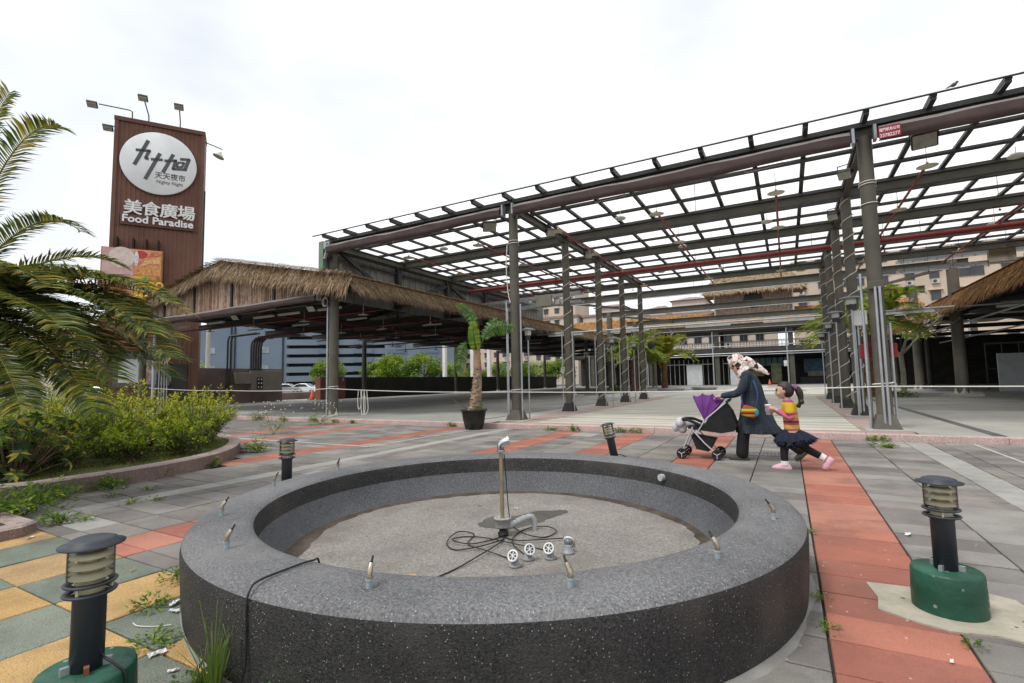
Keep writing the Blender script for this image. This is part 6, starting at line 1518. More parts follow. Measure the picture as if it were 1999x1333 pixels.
def paddle(base, ctrl, tip, wmax, n, torn, name='leaf', m=(0, 1), tilt=0.0, start=0.3):
    B, C_, T_ = map(Vector, (base, ctrl, tip))
    P_ = lambda u: B * (1 - u) ** 2 + C_ * 2 * u * (1 - u) + T_ * u * u
    D_ = lambda u: ((C_ - B) * 2 * (1 - u) + (T_ - C_) * 2 * u).normalized()
    mb = MB(); mb.tube([P_(i / 12) for i in range(13)], [0.022 * (1 - i / 14) for i in range(13)], n=6, mi=1, caps=False)
    side = (D_(0.6).cross(FV)).normalized()
    for i in range(n):
        u0 = start + (1 - start) * i / n; u1 = start + (1 - start) * (i + (0.82 if torn else 1.0)) / n
        w0 = wmax * math.sin(math.pi * min(0.97, 0.12 + 0.86 * (i / n))) ** 0.6; 
        p0, p1, d = P_(u0), P_(u1), D_((u0 + u1) / 2)
        for sg in (-1, 1):
            s = (d.cross(FV) * sg + FV * (0.25 + tilt * sg) + rvec() * (0.16 if torn else 0.04)).normalized()
            fall = Vector((0, 0, -0.3 * w0 * (rnd.uniform(.5, 1.5) if torn else 1)))
            a = s * w0 + d * w0 * 0.35 + fall
            mid = s * w0 * .5 + d * w0 * .14 + fall * .2
            q = 0.75 if torn else 0.0
            mb.add([p0, p1, p1 + mid, p0 + mid, p1 + a * 0.95, p0 + a], [(0, 1, 2, 3), (3, 2, 4, 5)], rnd.choice(m), True)
    return mb.build(name, [LF['ban'], LF['ban_d'], LF['lime'], LF['palm_y']], pp_)
paddle(L3(0.1, 1.5), L3(0.16, 2.55, .1), L3(-0.42, 2.78, .15), 0.16, 34, True, start=0.35)
paddle(L3(0.12, 1.4), L3(0.35, 2.35, -.1), L3(1.08, 2.1, -.15), 0.2, 40, True, start=0.4)
paddle(L3(0.08, 1.5), L3(-0.3, 2.15, -.1), L3(-0.34, 0.9, -.15), 0.17, 34, True, start=0.35)
paddle(L3(0.1, 1.5), L3(0.04, 1.75, -.25), L3(0.03, 2.25, -.35), 0.17, 14, False, m=(2, 0), start=0.08)
paddle(L3(0.14, 1.5), L3(0.3, 2.1, .3), L3(0.62, 2.42, .5), 0.17, 20, True, start=0.3)
mb = MB(); mb.tube(spline([L3(-0.05, 0.05), L3(-0.25, 0.1), L3(-0.42, 0.2), L3(-0.52, 0.3)]), 0.01, n=5); mb.build('dry_stalk', LF['palm_b'], pp_)
weed((-6.85, 10.6, 0.46), .18, .3, 60, 'small weed growing in the black plant pot', l=0.06, group='weed in the pot')
# trees beyond the hall
def make_tree(seed, h, r, mats_):
    rr = random.Random(seed); tr = MB(); fo = MB()
    tr.tube([(0, 0, 0), (0.05, 0.05, h * .3), (0, 0, h * .55)], [0.2, 0.15, 0.1], n=8)
    cl = []
    for i in range(26):
        a = rr.uniform(0, 6.28); u = rr.uniform(-0.75, 1); q = math.sqrt(max(0, 1 - u * u)) * r * rr.uniform(.55, 1.0)
        c = Vector((q * math.cos(a), q * math.sin(a), h * .62 + u * h * .36)); cl.append(c)
        if i % 3 == 0: tr.tube([(0, 0, h * .35), c * .5 + Vector((0, 0, h * .25)), c], [0.08, 0.05, 0.02], n=5, caps=False)
    for c in cl:
        s = r * rr.uniform(.26, .45); tone = rr.random()
        for k in range(170):
            v = Vector((rr.gauss(0, 1), rr.gauss(0, 1), rr.gauss(0, .8))).normalized() * s * rr.random() ** .4
            p = c + v; d = Vector((rr.gauss(0, 1), rr.gauss(0, 1), rr.gauss(0, .6))).normalized(); o = d.orthogonal().normalized(); l = rr.uniform(.22, .5)
            fo.add([p, p + d * l * .5 + o * l * .3, p + d * l, p + d * l * .5 - o * l * .3], [(0, 1, 2, 3)], 0 if tone + rr.gauss(0, .25) > .55 else (1 if tone > .2 else 2))
    return tr.mesh('trunk', m_twig), fo.mesh('crown', mats_)
TV = [make_tree(i, 6.0, 3.4, [LF['lime'], LF['weed'], LF['mid']]) for i in (11, 12, 13)]
tl = ['grey-green tree just right of the hall corner column', 'bright green tree, left of the tallest tree beyond the low wall', 'tallest bright green tree beyond the low black wall', 'dark green tree right of the tallest one', 'small light tree left of the white posts', 'tree between the white posts and the potted palm', 'tree directly behind the potted palm', 'tree right of the potted palm trunk', 'tree beyond the wall left of the front column', 'tree beyond the wall right of the front column', 'rounded tree behind the service wall and utility pole', 'tree at the far left behind the sign tower']
for i, (px, py, s) in enumerate(((-81, 70, 0.95), (-77, 79, 0.95), (-74.5, 83, 1.2), (-69.5, 86, 1.15), (-64.5, 89, 0.85), (-61, 94, 0.8), (-57, 97, 0.85), (-53, 99, 0.85), (-49, 101, 0.9), (-44, 103, 0.9), (-62, 34, 0.62), (-70, 27, 0.6))):
    t = thing('tree', tl[i], 'tree', (px, py, -0.05), rnd.uniform(0, 6), 'trees beyond the market'); t.scale = (s, s, s)
    link('trunk', TV[i % 3][0], t); o = link('crown', TV[i % 3][1], t, 'stuff')
for i, (px, py) in enumerate(((-62.5, 84), (-58.2, 88), (-55, 89.5))):
    o = MB(); o.b2((-0.35, -0.35, 0), (0.35, 0.35, 9)); o = o.build('white_post', mat('white_post', (0.66, 0.64, 0.6), 0.7, 0.1, 1)); o.location = (px, py, -0.05)
    tag(o, ('left', 'middle', 'right')[i] + ' of three tall pale posts among the trees beyond the hall', 'post', 'pale posts among the trees')
# ------------------------------------------------------------------ bollard lamps, post lamps, cars, litter
m_bol = mat('bollard_grey', (0.036, 0.042, 0.054), 0.5, 0.2, 6, spec=0.4); m_grn = mat('green_paint', (0.014, 0.075, 0.046), 0.45, 0.25, 5, spec=0.4, stain=(0.03, 0.125, 0.085), stain_scale=5, bump=0.4, bscale=30, speck=((0.30, 0.32, 0.28), 16, 0.10)); m_lens2 = glass_mat('clear_lens', (0.985, 0.97, 0.88), 0.06, 0.03); m_louv = mat('lamp_louvre', (0.86, 0.84, 0.70), 0.25, 0.06, 6, spec=0.8)
m_inner = mat('lamp_inner', (0.60, 0.56, 0.38), 0.3, 0.2, 6); m_rust = mat('rust', (0.17, 0.07, 0.035), 0.9, 0.35, 20)
def bollard(loc, label, base, rz=0.0, tilt=None):
    t = thing('bollard_lamp', label, 'bollard', loc, rz, 'bollard lamps around the fountain')
    if tilt: t.rotation_euler = tilt
    z = 0.2 if base else 0.0
    if base:
        b = MB(); b.lathe([(0.152, -0.01), (0.152, 0.08), (0.148, 0.188), (0.142, 0.2), (0.0, 0.2)], n=40); b.build('concrete_foot', m_grn, t)
        for a in (0.3, 2.2, 4.0, 5.3):
            b = MB(); b.box((0.06 * math.cos(a), 0.06 * math.sin(a), 0.212), (0.03, 0.016, 0.028), a); b.build('clip', m_galv if a < 4.5 else m_rust, t)
        b = MB(); b.tube(spline([(0.047, 0.0, 0.24), (0.08, -0.02, 0.235), (0.12, -0.03, 0.215), (0.152, -0.03, 0.18), (0.158, -0.03, 0.08), (0.16, -0.03, 0.0)]), 0.005, n=6); b.build('cable', m_blackp, t)
    b = MB(); b.lathe([(0.0, z), (0.05, z), (0.05, z + 0.245), (0.056, z + 0.25), (0.058, z + 0.258), (0, z + 0.258)], n=32); b.build('post', m_bol, t)
    for zz in (0.262, 0.296):
        b = MB(); b.lathe([(0.055, z + zz), (0.078, z + zz - 0.001), (0.081, z + zz + 0.004), (0.078, z + zz + 0.008), (0.055, z + zz + 0.008)], n=36, closed=True); b.build('collar_ring', m_bol, t)
    b = MB(); b.lathe([(0.0, z + 0.258), (0.045, z + 0.26), (0.045, z + 0.3), (0.0, z + 0.3)], n=20)
    for a in (0.5, 2.6, 4.7): b.cyl((0.062 * math.cos(a), 0.062 * math.sin(a), z + .26), (0.062 * math.cos(a), 0.062 * math.sin(a), z + .305), 0.005, n=6)
    b.build('lamp_holder', m_inner, t)
    b = MB(); b.cyl((0, 0, z + 0.3), (0, 0, z + 0.43), 0.018, n=12); b.build('bulb', m_inner, t)
    for k in range(3):
        b = MB(); zz = z + 0.318 + 0.036 * k; b.lathe([(0.064, zz), (0.034, zz + 0.02), (0.034, zz + 0.023), (0.064, zz + 0.0045)], n=32, closed=True); b.build('louvre', m_louv, t)
    b = MB(); b.lathe([(0.07, z + 0.305), (0.07, z + 0.432)], n=36); b.build('lens', m_lens2, t)
    b = MB(); b.lathe([(0.0, z + 0.428), (0.066, z + 0.428), (0.098, z + 0.43), (0.1, z + 0.435), (0.074, z + 0.441), (0.072, z + 0.45), (0.054, z + 0.457), (0.0, z + 0.461)], n=40); b.build('cap', m_bol, t)
    return t
bollard((-2.27, 0.89, 0.0), 'bollard lamp on green foot in the lower left corner', True, 0.6)
bollard((0.655, 3.355, 0.004), 'bollard lamp on round green foot standing on the cement patch at right', True, 2.0)
bollard((-4.5, 3.37, 0.0), 'dark bollard lamp behind the left side of the fountain', True, 1.0)
bollard((-1.98, 6.36, -0.02), 'leaning dark bollard lamp behind the fountain near the stroller', True, 0, (R_(-3), R_(-11), 0.3))
# hooded lamps beside the columns
plab = ['hooded post lamp beside the left front column', 'hooded post lamp between the wrapped columns on the left', 'far hooded post lamp on the left row', 'large hooded lamp at the first wrapped column on the right', 'hooded lamp at the second wrapped column on the right', 'hooded lamp at the third wrapped column on the right', 'pair lamp at the last wrapped column on the right']
for i, (x, y, h, s) in enumerate(((-6.3, 12.35, 2.55, 1.0), (-6.1, 19.3, 2.75, 1.1), (-6.1, 22.6, 2.75, 1.1), (1.55, 15.45, 3.1, 1.35), (1.45, 18.8, 3.1, 1.25), (1.45, 22.1, 3.05, 1.25), (1.4, 25.5, 2.95, 1.25))):
    t = thing('post_lamp', plab[i], 'lamp', (x, y, 0.12), 0.4, 'hooded post lamps by the columns')
    b = MB(); b.cyl((0, 0, 0), (0, 0, h - 0.3), 0.022, n=8); b.build('post', m_galv, t)
    b = MB(); b.b2((-0.06 * s, -0.06 * s, h - 0.34), (0.06 * s, 0.06 * s, h - 0.2), ch=0.01); b.build('gear_box', m_lampb, t)
    b = MB(); b.lathe([(0.05 * s, h - 0.22), (0.085 * s, h - 0.2), (0.09 * s, h - 0.1), (0.08 * s, h - 0.05)], n=16); b.build('glass', mat('lamp_clear', (0.55, 0.55, 0.52), 0.15, 0.1, 5, spec=0.6), t)
    b = MB(); b.lathe([(0.21 * s, h - 0.06), (0.2 * s, h - 0.045), (0.1 * s, h + 0.0), (0.0, h + 0.015)], n=24); b.lathe([(0.0, h - 0.055), (0.21 * s, h - 0.06)], n=24); b.build('hood', mat('hood_grey', (0.16, 0.18, 0.21), 0.45, 0.1, 4), t)
b = MB(); b.b2((-0.15, -0.06, 0), (0.15, 0.06, 0.4), ch=0.02); o = b.build('white_box', m_tube); o.location = (1.72, 15.55, 2.45); tag(o, 'cream box mounted on the first wrapped column on the right', 'box')
b = MB(); b.b2((-0.16, -0.02, 0), (0.16, 0.02, 0.4)); o = b.build('number_plate', m_white); o.location = (-14.25, 38.2, 3.0); tag(o, 'small white number plate on the dark hall column behind the court', 'sign')
t_ = text_mb('B', 0.34, 0.006, (-0.09, -0.03, 0.08), (1, 0, 0), (0, 0, 1)); t_.build('letter', m_lampb, o)
# speaker on the last left column, parked cars
b = MB(); b.sphere((0, 0, 0), (0.2, 0.15, 0.22)); b.b2((-0.1, 0.1, -0.05), (0.1, 0.5, 0.05)); o = b.build('round_speaker', m_lampb); o.location = (-6.0, 25.6, 2.9); tag(o, 'round black speaker on the last wrapped column of the left row', 'speaker')
m_carw = mat('car_white', (0.72, 0.73, 0.74), 0.2, 0.04, 1, spec=0.6); m_cars = mat('car_silver', (0.40, 0.42, 0.44), 0.25, 0.05, 1, metal=0.4); m_tyre = mat('tyre', (0.02, 0.02, 0.02), 0.8, 0.2, 5); m_rimm = mat('wheel_rim', (0.45, 0.46, 0.47), 0.3, 0.1, 5, metal=0.8)
def car(loc, rz, m, label):
    t = thing('parked_car', label, 'car', loc, rz, 'cars parked beyond the hall')
    prof = [(-2.15, 0.3), (-2.2, 0.55), (-2.15, 0.85), (-1.9, 0.95), (-1.35, 1.35), (-0.6, 1.48), (0.3, 1.45), (1.05, 0.98), (1.75, 0.88), (2.15, 0.72), (2.2, 0.45), (2.1, 0.25)]
    b = MB(); rows = []
    for sx, zz in ((0.0, 0), (0.62, 0), (0.8, 1), (0.86, 2)):
        pass
    vs = []; n = len(prof)
    for y in (-0.86, -0.8, -0.62, 0.62, 0.8, 0.86):
        ay = abs(y)
        for x, z in prof:
            k = 0.0 if ay > 0.85 else 1.0
            if z > 0.9 and ay > 0.63: zz = 0.9 + (z - 0.9) * (0.6 if ay < 0.85 else 0.0)
            else: zz = z
            vs.append((x * (0.985 if ay > 0.85 else 1), y * (1 if z < 1.0 else 0.9), zz))
    fs = [(r * n + i, r * n + (i + 1) % n, (r + 1) * n + (i + 1) % n, (r + 1) * n + i) for r in range(5) for i in range(n)] + [tuple(range(n)), tuple(reversed(range(5 * n, 6 * n)))]
    b.add(vs, fs, sm=False); b.build('body', m, t)
    for y in (-0.76, 0.76):
        w = MB(); w.prism([(-1.55, 0.97), (-1.2, 1.3), (-0.55, 1.4), (0.25, 1.37), (0.8, 0.99)], (0, y + (0.03 if y > 0 else -0.03), 0), (1, 0, 0), (0, 0.0, 1), 0.02 * (-1 if y > 0 else 1)); w.build('side_window', m_wing, t)
    w = MB(); w.add([(1.08, -0.6, 1.0), (1.08, 0.6, 1.0), (0.36, 0.55, 1.46), (0.36, -0.55, 1.46)], [(0, 1, 2, 3)]); w.build('windscreen', m_wing, t)
    w = MB(); w.add([(-1.93, -0.6, 0.98), (-1.93, 0.6, 0.98), (-1.38, 0.55, 1.37), (-1.38, -0.55, 1.37)], [(3, 2, 1, 0)]); w.build('rear_window', m_wing, t)
    for x in (-1.35, 1.4):
        for y in (-0.8, 0.8):
            w = MB(); w.cyl((x, y - 0.1, 0.32), (x, y + 0.1, 0.32), 0.32, n=20); wh = w.build('wheel', m_tyre, t)
            w = MB(); w.cyl((x, y - 0.11, 0.32), (x, y + 0.11, 0.32), 0.2, n=14); w.build('rim', m_rimm, wh)
    for y in (-0.65, 0.65):
        w = MB(); w.box((2.14, y, 0.66), (0.1, 0.3, 0.14), ch=0.03); w.build('headlight', m_lampw, t)
        w = MB(); w.box((-2.15, y, 0.78), (0.08, 0.26, 0.16), ch=0.02); w.build('tail_light', m_redp, t)
car((-66.3, 49.6, -0.05), R_(35), m_cars, 'silver car parked behind the low planter wall'); car((-64.2, 51.2, -0.05), R_(20), m_carw, 'white car in profile parked right of the silver one'); car((-63.2, 54.0, -0.05), R_(10), m_carw, 'white car farthest right, half behind the brown wall'); car((-61, 24, -0.05), R_(40), m_carw, 'white car glimpsed between palm fronds and sign tower')
b = MB(); b.b2((-1.6, -0.8, 0), (1.6, 0.8, 1.0), ch=0.1); o = b.build('orange_barrier', m_cone); o.location = (-62, 28, -0.05); tag(o, 'orange-red barrier behind the bushes left of the sign tower', 'barrier')
# stacked boards and pipes lying in the court
b = MB()
for k in range(7): b.beam((2.0 + rnd.uniform(-.2, .2), 33.5 + 0.16 * k, 0.16 + 0.03 * (k % 3)), (8.2 + rnd.uniform(-.5, .5), 33.2 + 0.2 * k, 0.16 + 0.03 * (k % 2)), 0.14, 0.03)
tag(b.build('board_pile', m_galv), 'grey metal sections lying on the floor between the right columns', 'metal pile')
for i, (x, y, l) in enumerate(((-8.2, 41.0, 'left'), (-6.3, 45.5, 'right'))):
    b = MB()
    for k in range(5): b.lathe([(0.8 + 0.05 * k, 0.05 * k), (0.9 + .05 * k, 0.05 * k), (0.9 + .05 * k, 0.05 * k + .035), (0.8 + .05 * k, 0.05 * k + .035)], n=20, closed=True)
    o = b.build('steel_coil', m_galv); o.location = (x, y, 0.12); tag(o, l + ' low stack of pale steel hoops beside the court palms', 'hoops', 'steel hoops by the court palms')
# litter
m_foil = mat('foil_scrap', (0.66, 0.66, 0.66), 0.4, 0.2, 30); 
def scrap(loc, s, label, m=m_foil, cat='litter'):
    b = MB(); vs = []; n = 7
    for j in range(3):
        for i in range(n): vs.append((s * (i / (n - 1) - .5) * 2, s * (j / 2 - .5) * rnd.uniform(.5, 1.1), abs(rnd.gauss(0.006, s * .12)) + 0.002))
    b.add(vs, [(j * n + i, j * n + i + 1, (j + 1) * n + i + 1, (j + 1) * n + i) for j in range(2) for i in range(n - 1)])
    o = b.build('paper_scrap', m); o.location = loc; o.rotation_euler = (0, 0, rnd.uniform(0, 3)); return tag(o, label, cat, 'scraps of litter on the paving')
scrap((-3.04, 1.58, 0.004), 0.04, 'crumpled foil scrap on the green paver by the fountain foot'); scrap((-2.94, 1.53, 0.004), 0.03, 'small foil scrap just below the crumpled one'); scrap((-2.55, 1.26, 0.004), 0.035, 'crumpled white tissue at the corner of yellow and green pavers'); scrap((-2.34, 1.22, 0.004), 0.02, 'tiny white scrap right of the tissue')
scrap((0.72, 4.74, 0.004), 0.04, 'grey paper scrap on the grey paving beside the right bollard'); scrap((0.53, 2.75, 0.004), 0.016, 'tiny pale scrap on the red strip'); scrap((-5.45, 1.72, 0.004), 0.03, 'grey pebble-like scrap on the far yellow paver')
scrap((-3.84, 1.73, 0.004), 0.018, 'fallen yellow leaf on the green paver', LF['variegated'], 'leaf'); scrap((-2.55, 3.95, 0.052), 0.02, 'brown leaf lying in the fountain basin', LF['palm_b'], 'leaf'); scrap((-2.2, 4.0, 0.052), 0.02, 'white scrap lying in the fountain basin')
b = MB(); b.tube(spline([(-2.99, 1.36, 0.006), (-2.93, 1.355, 0.006), (-2.85, 1.39, 0.006), (-2.79, 1.44, 0.006)]), 0.003, n=5); tag(b.build('cable_tie', m_wire), 'white plastic strip lying on the green paver', 'litter')
cup = thing('paper_cup', 'open paper cup at the bottom edge below the fountain wall', 'cup', (-0.645, 1.70, 0.0))
b = MB(); b.lathe([(0.0, 0.002), (0.03, 0.0), (0.044, 0.1), (0.047, 0.1), (0.047, 0.104), (0.042, 0.104), (0.03, 0.006)], n=24); b.build('cup', mat('cup_paper', (0.72, 0.66, 0.52), 0.7, 0.06, 10), cup)
b = MB(); b.lathe([(0, 0.07), (0.038, 0.07)], n=20); b.build('drink', mat('coffee', (0.16, 0.09, 0.035), 0.3, 0.2, 20), cup)
# ------------------------------------------------------------------ woman, girl and stroller (all heading towards -X)
m_skin = mat('skin', (0.50, 0.31, 0.225), 0.55, 0.06, 8, local=True); m_skin2 = mat('skin_girl', (0.56, 0.35, 0.255), 0.55, 0.06, 8, local=True)
m_trou = mat('black_trousers', (0.012, 0.012, 0.014), 0.8, 0.3, 8, local=True); m_shoe = mat('dark_shoe', (0.06, 0.055, 0.045), 0.6, 0.3, 10, local=True)
def cloth_plaid():
    m = mat('plaid_coat', (0.009, 0.014, 0.024), 0.85, 0.25, 10, local=True); nt = m.node_tree; b = nt.nodes['Principled BSDF']; tc = nt.nodes.new('ShaderNodeTexCoord')
    src = b.inputs['Base Color'].links[0].from_socket; cur = src
    for ax, col, sc in (('Z', (0.05, 0.068, 0.09, 1), 15.0), ('DIAGONAL', (0.032, 0.052, 0.068, 1), 11.0), ('X', (0.04, 0.058, 0.078, 1), 15.0)):
        w = nt.nodes.new('ShaderNodeTexWave'); w.wave_type = 'BANDS'; w.inputs['Scale'].default_value = sc; w.inputs['Distortion'].default_value = 0.6; w.inputs['Detail'].default_value = 1
        w.bands_direction = ax if ax in 'XZ' else 'Y'
        nt.links.new(tc.outputs['Object'], w.inputs['Vector']); r = nt.nodes.new('ShaderNodeValToRGB'); r.color_ramp.elements[0].position = 0.82; r.color_ramp.elements[1].position = 0.97
        nt.links.new(w.outputs['Fac'], r.inputs['Fac']); x = nt.nodes.new('ShaderNodeMix'); x.data_type = 'RGBA'; nt.links.new(r.outputs['Color'], x.inputs[0]); nt.links.new(cur, x.inputs[6]); x.inputs[7].default_value = col; cur = x.outputs[2]
    nt.links.new(cur, b.inputs['Base Color']); return m
def cloth_scarf():
    m = mat('patterned_scarf', (0.72, 0.66, 0.60), 0.7, 0.05, 8, local=True); nt = m.node_tree; b = nt.nodes['Principled BSDF']; tc = nt.nodes.new('ShaderNodeTexCoord')
    v = nt.nodes.new('ShaderNodeTexVoronoi'); v.inputs['Scale'].default_value = 15.0; nt.links.new(tc.outputs['Object'], v.inputs['Vector'])
    s = nt.nodes.new('ShaderNodeSeparateColor'); nt.links.new(v.outputs['Color'], s.inputs[0])
    r = nt.nodes.new('ShaderNodeValToRGB'); r.color_ramp.interpolation = 'CONSTANT'; e = r.color_ramp.elements; e[0].color = (0.02, 0.018, 0.02, 1); e[1].position = 0.28; e[1].color = (0.74, 0.68, 0.63, 1); q = e.new(0.7); q.color = (0.58, 0.30, 0.21, 1); q = e.new(0.8); q.color = (0.76, 0.72, 0.68, 1)
    nt.links.new(s.outputs[0], r.inputs['Fac'])
    v2 = nt.nodes.new('ShaderNodeTexVoronoi'); v2.feature = 'DISTANCE_TO_EDGE'; v2.inputs['Scale'].default_value = 15.0; nt.links.new(tc.outputs['Object'], v2.inputs['Vector'])
    lt_ = nt.nodes.new('ShaderNodeMath'); lt_.operation = 'LESS_THAN'; lt_.inputs[1].default_value = 0.035; nt.links.new(v2.outputs['Distance'], lt_.inputs[0])
    x = nt.nodes.new('ShaderNodeMix'); x.data_type = 'RGBA'; nt.links.new(lt_.outputs[0], x.inputs[0]); nt.links.new(r.outputs['Color'], x.inputs[6]); x.inputs[7].default_value = (0.25, 0.12, 0.09, 1)
    nt.links.new(x.outputs[2], b.inputs['Base Color']); return m
def stripes(name, cols_, scale_z, z0):
    m = mat(name, cols_[0][1], 0.8, 0.05, 8, local=True); nt = m.node_tree; b = nt.nodes['Principled BSDF']; tc = nt.nodes.new('ShaderNodeTexCoord'); sp_ = nt.nodes.new('ShaderNodeSeparateXYZ'); nt.links.new(tc.outputs['Object'], sp_.inputs[0])
    mr = nt.nodes.new('ShaderNodeMapRange'); mr.inputs['From Min'].default_value = z0; mr.inputs['From Max'].default_value = z0 + scale_z; nt.links.new(sp_.outputs['Z'], mr.inputs['Value'])
    r = nt.nodes.new('ShaderNodeValToRGB'); r.color_ramp.interpolation = 'CONSTANT'; e = r.color_ramp.elements
    e[0].position = cols_[0][0]; e[0].color = cols_[0][1] + (1,); e[1].position = cols_[1][0]; e[1].color = cols_[1][1] + (1,)
    for p, c in cols_[2:]: q = e.new(p); q.color = c + (1,)
    nt.links.new(mr.outputs['Result'], r.inputs['Fac']); nt.links.new(r.outputs['Color'], b.inputs['Base Color']); return m

def limb(mb, pts, rs, n=12):
    mb.tube(spline(pts, 5), [lerp(rs[min(i // 5, len(rs) - 2)], rs[min(i // 5 + 1, len(rs) - 1)], (i % 5) / 5) if i < 5 * (len(pts) - 1) else rs[-1] for i in range(5 * (len(pts) - 1) + 1)], n=n)
    for p, r in ((pts[0], rs[0]), (pts[-1], rs[-1])): mb.sphere(p, r, 10, 6)
def rings(mb, rs, n=24, caps=True):
    """loft of horizontal ellipses (cx, cy, z, rx, ry)"""
    vs = []
    for cx, cy, z, rx, ry in rs:
        for j in range(n):
            a = 2 * math.pi * j / n; vs.append((cx + rx * math.cos(a), cy + ry * math.sin(a), z))
    fs = [(i * n + j, i * n + (j + 1) % n, (i + 1) * n + (j + 1) % n, (i + 1) * n + j) for i in range(len(rs) - 1) for j in range(n)]
    if caps: fs += [tuple(reversed(range(n))), tuple(range((len(rs) - 1) * n, len(rs) * n))]
    mb.add(vs, fs, 0, True)
def hand(mb, wrist, direc, curl, side):
    """palm, four curled fingers and a thumb"""
    w, d, c, s = Vector(wrist), Vector(direc).normalized(), Vector(curl).normalized(), Vector(side).normalized()
    mb.sphere(w + d * 0.045, (0.026, 0.026, 0.026), 10, 6); mb.tube([w, w + d * 0.03, w + d * 0.075], [0.022, 0.03, 0.026], n=10)
    for k, l in enumerate((0.062, 0.072, 0.068, 0.054)):
        b = w + d * 0.072 + s * (k - 1.5) * 0.018
        mb.tube([b, b + d * l * .4, b + d * l * .6 + c * l * .35, b + d * l * .35 + c * l * .75], [0.0095, 0.009, 0.0085, 0.007], n=7)
    b = w + d * 0.025 - s * 0.026
    mb.tube([b, b - s * 0.018 + d * 0.025 + c * .01, b - s * 0.014 + d * 0.05 + c * 0.025], [0.011, 0.01, 0.008], n=7)
def head(mb, c, s=1.0, pitch=0.0):
    """skull, jaw, nose, lips, brow and ears; looks along +x"""
    M = Matrix.Rotation(pitch, 3, 'Y'); c = Vector(c)
    def P3(x, y, z): return c + M @ (Vector((x, y, z)) * s)
    mb.sphere(c, (0.098 * s, 0.078 * s, 0.108 * s), 18, 12, M=M); mb.sphere(P3(0.028, 0, -0.05), (0.066 * s, 0.057 * s, 0.066 * s), 14, 9, M=M)
    mb.sphere(P3(0.062, 0, -0.088), (0.026 * s, 0.026 * s, 0.018 * s), 10, 6)
    mb.tube([P3(0.092, 0, 0.012), P3(0.104, 0, -0.02), P3(0.108, 0, -0.034)], [0.008 * s, 0.011 * s, 0.013 * s], n=8); mb.sphere(P3(0.105, 0, -0.034), 0.014 * s, 8, 6)
    mb.sphere(P3(0.09, 0, -0.06), (0.012 * s, 0.022 * s, 0.009 * s), 8, 6)
    for y in (-1, 1):
        mb.sphere(P3(-0.005, y * 0.08, -0.012), (0.02 * s, 0.01 * s, 0.03 * s), 8, 6); mb.sphere(P3(0.06, y * 0.045, -0.035), (0.03 * s, 0.022 * s, 0.03 * s), 8, 6)
    return P3
# --- woman
wo = thing('person', 'woman in patterned headscarf and dark checked coat leaning forward, pushing a stroller', 'person', (-0.42, 8.02, 0.0), math.pi)
wb = MB()
P3 = head(wb, (0.235, 0, 1.405), 0.98, R_(24))
limb(wb, [(0.19, 0, 1.33), (0.13, 0, 1.25)], [0.052, 0.06])
rings(wb, [(0.1, 0, 1.26, .06, .1), (0.08, 0, 1.2, .09, .16), (0.05, 0, 1.05, .1, .15), (0.03, 0, .9, .1, .14), (0.0, 0, .78, .11, .16), (0, 0, .7, .1, .15)])
for y, k in ((0.17, 1), (-0.17, -1)):
    limb(wb, [(0.09, y, 1.23), (0.19, y * 1.15, 0.99), (0.43, y * 0.95, 0.92)], [0.052, 0.042, 0.03]); hand(wb, (0.43, y * .95, 0.92), (1, 0, -0.12), (0.1, 0, -1), (0, 1, 0))
limb(wb, [(0.0, 0.085, 0.76), (0.16, 0.085, 0.43), (0.215, 0.085, 0.08)], [0.085, 0.058, 0.042]); limb(wb, [(0.0, -0.085, 0.76), (-0.25, -0.085, 0.39), (-0.53, -0.085, 0.15)], [0.085, 0.058, 0.042])
remeshed(wb, 'body', m_skin, wo, 0.009, 3)
cb_ = MB()
rings(cb_, [(0.12, 0, 1.285, .075, .095), (0.1, 0, 1.25, .095, .155), (0.075, 0, 1.19, .115, .195), (0.035, 0, 1.05, .13, .185), (0.03, 0, .9, .155, .18), (0.015, 0, .75, .185, .195), (0.0, 0, .6, .225, .21), (-0.012, 0, .47, .275, .225), (-0.02, 0, .385, .295, .23)], 28)
for y in (0.175, -0.175): limb(cb_, [(0.09, y, 1.22), (0.19, y * 1.15, 0.985), (0.41, y * 0.97, 0.925)], [0.07, 0.06, 0.045])
coat = remeshed(cb_, 'coat', cloth_plaid(), wo, 0.014, 4)
for v in coat.data.vertices:                        # folds running down the skirt of the coat
    if v.co.z < 0.85:
        a = math.atan2(v.co.y, v.co.x); k = (0.85 - v.co.z) * 0.045 * math.sin(a * 7 + v.co.z * 3); v.co.x += math.cos(a) * k; v.co.y += math.sin(a) * k
tr_ = MB(); limb(tr_, [(0.0, 0.085, 0.7), (0.16, 0.085, 0.43), (0.21, 0.085, 0.1)], [0.1, 0.082, 0.085]); limb(tr_, [(0.0, -0.085, 0.7), (-0.25, -0.085, 0.39), (-0.51, -0.085, 0.17)], [0.1, 0.08, 0.075])
remeshed(tr_, 'trousers', m_trou, wo, 0.012, 3)
sh = MB(); rings(sh, [(0.24, 0.085, 0.0, .13, .042), (0.26, 0.085, 0.02, .145, .046), (0.26, 0.085, 0.045, .13, .042), (0.2, 0.085, 0.075, .07, .04)]); remeshed(sh, 'shoe', m_shoe, wo, 0.01, 2)
sh = MB(); sh.tube([(-0.45, -0.085, 0.025), (-0.5, -0.085, 0.06), (-0.57, -0.085, 0.13), (-0.61, -0.085, 0.17)], [0.03, 0.045, 0.042, 0.035], n=12); remeshed(sh, 'shoe', m_shoe, wo, 0.01, 2)
sc_ = MB(); Mh = Matrix.Rotation(R_(24), 3, 'Y')
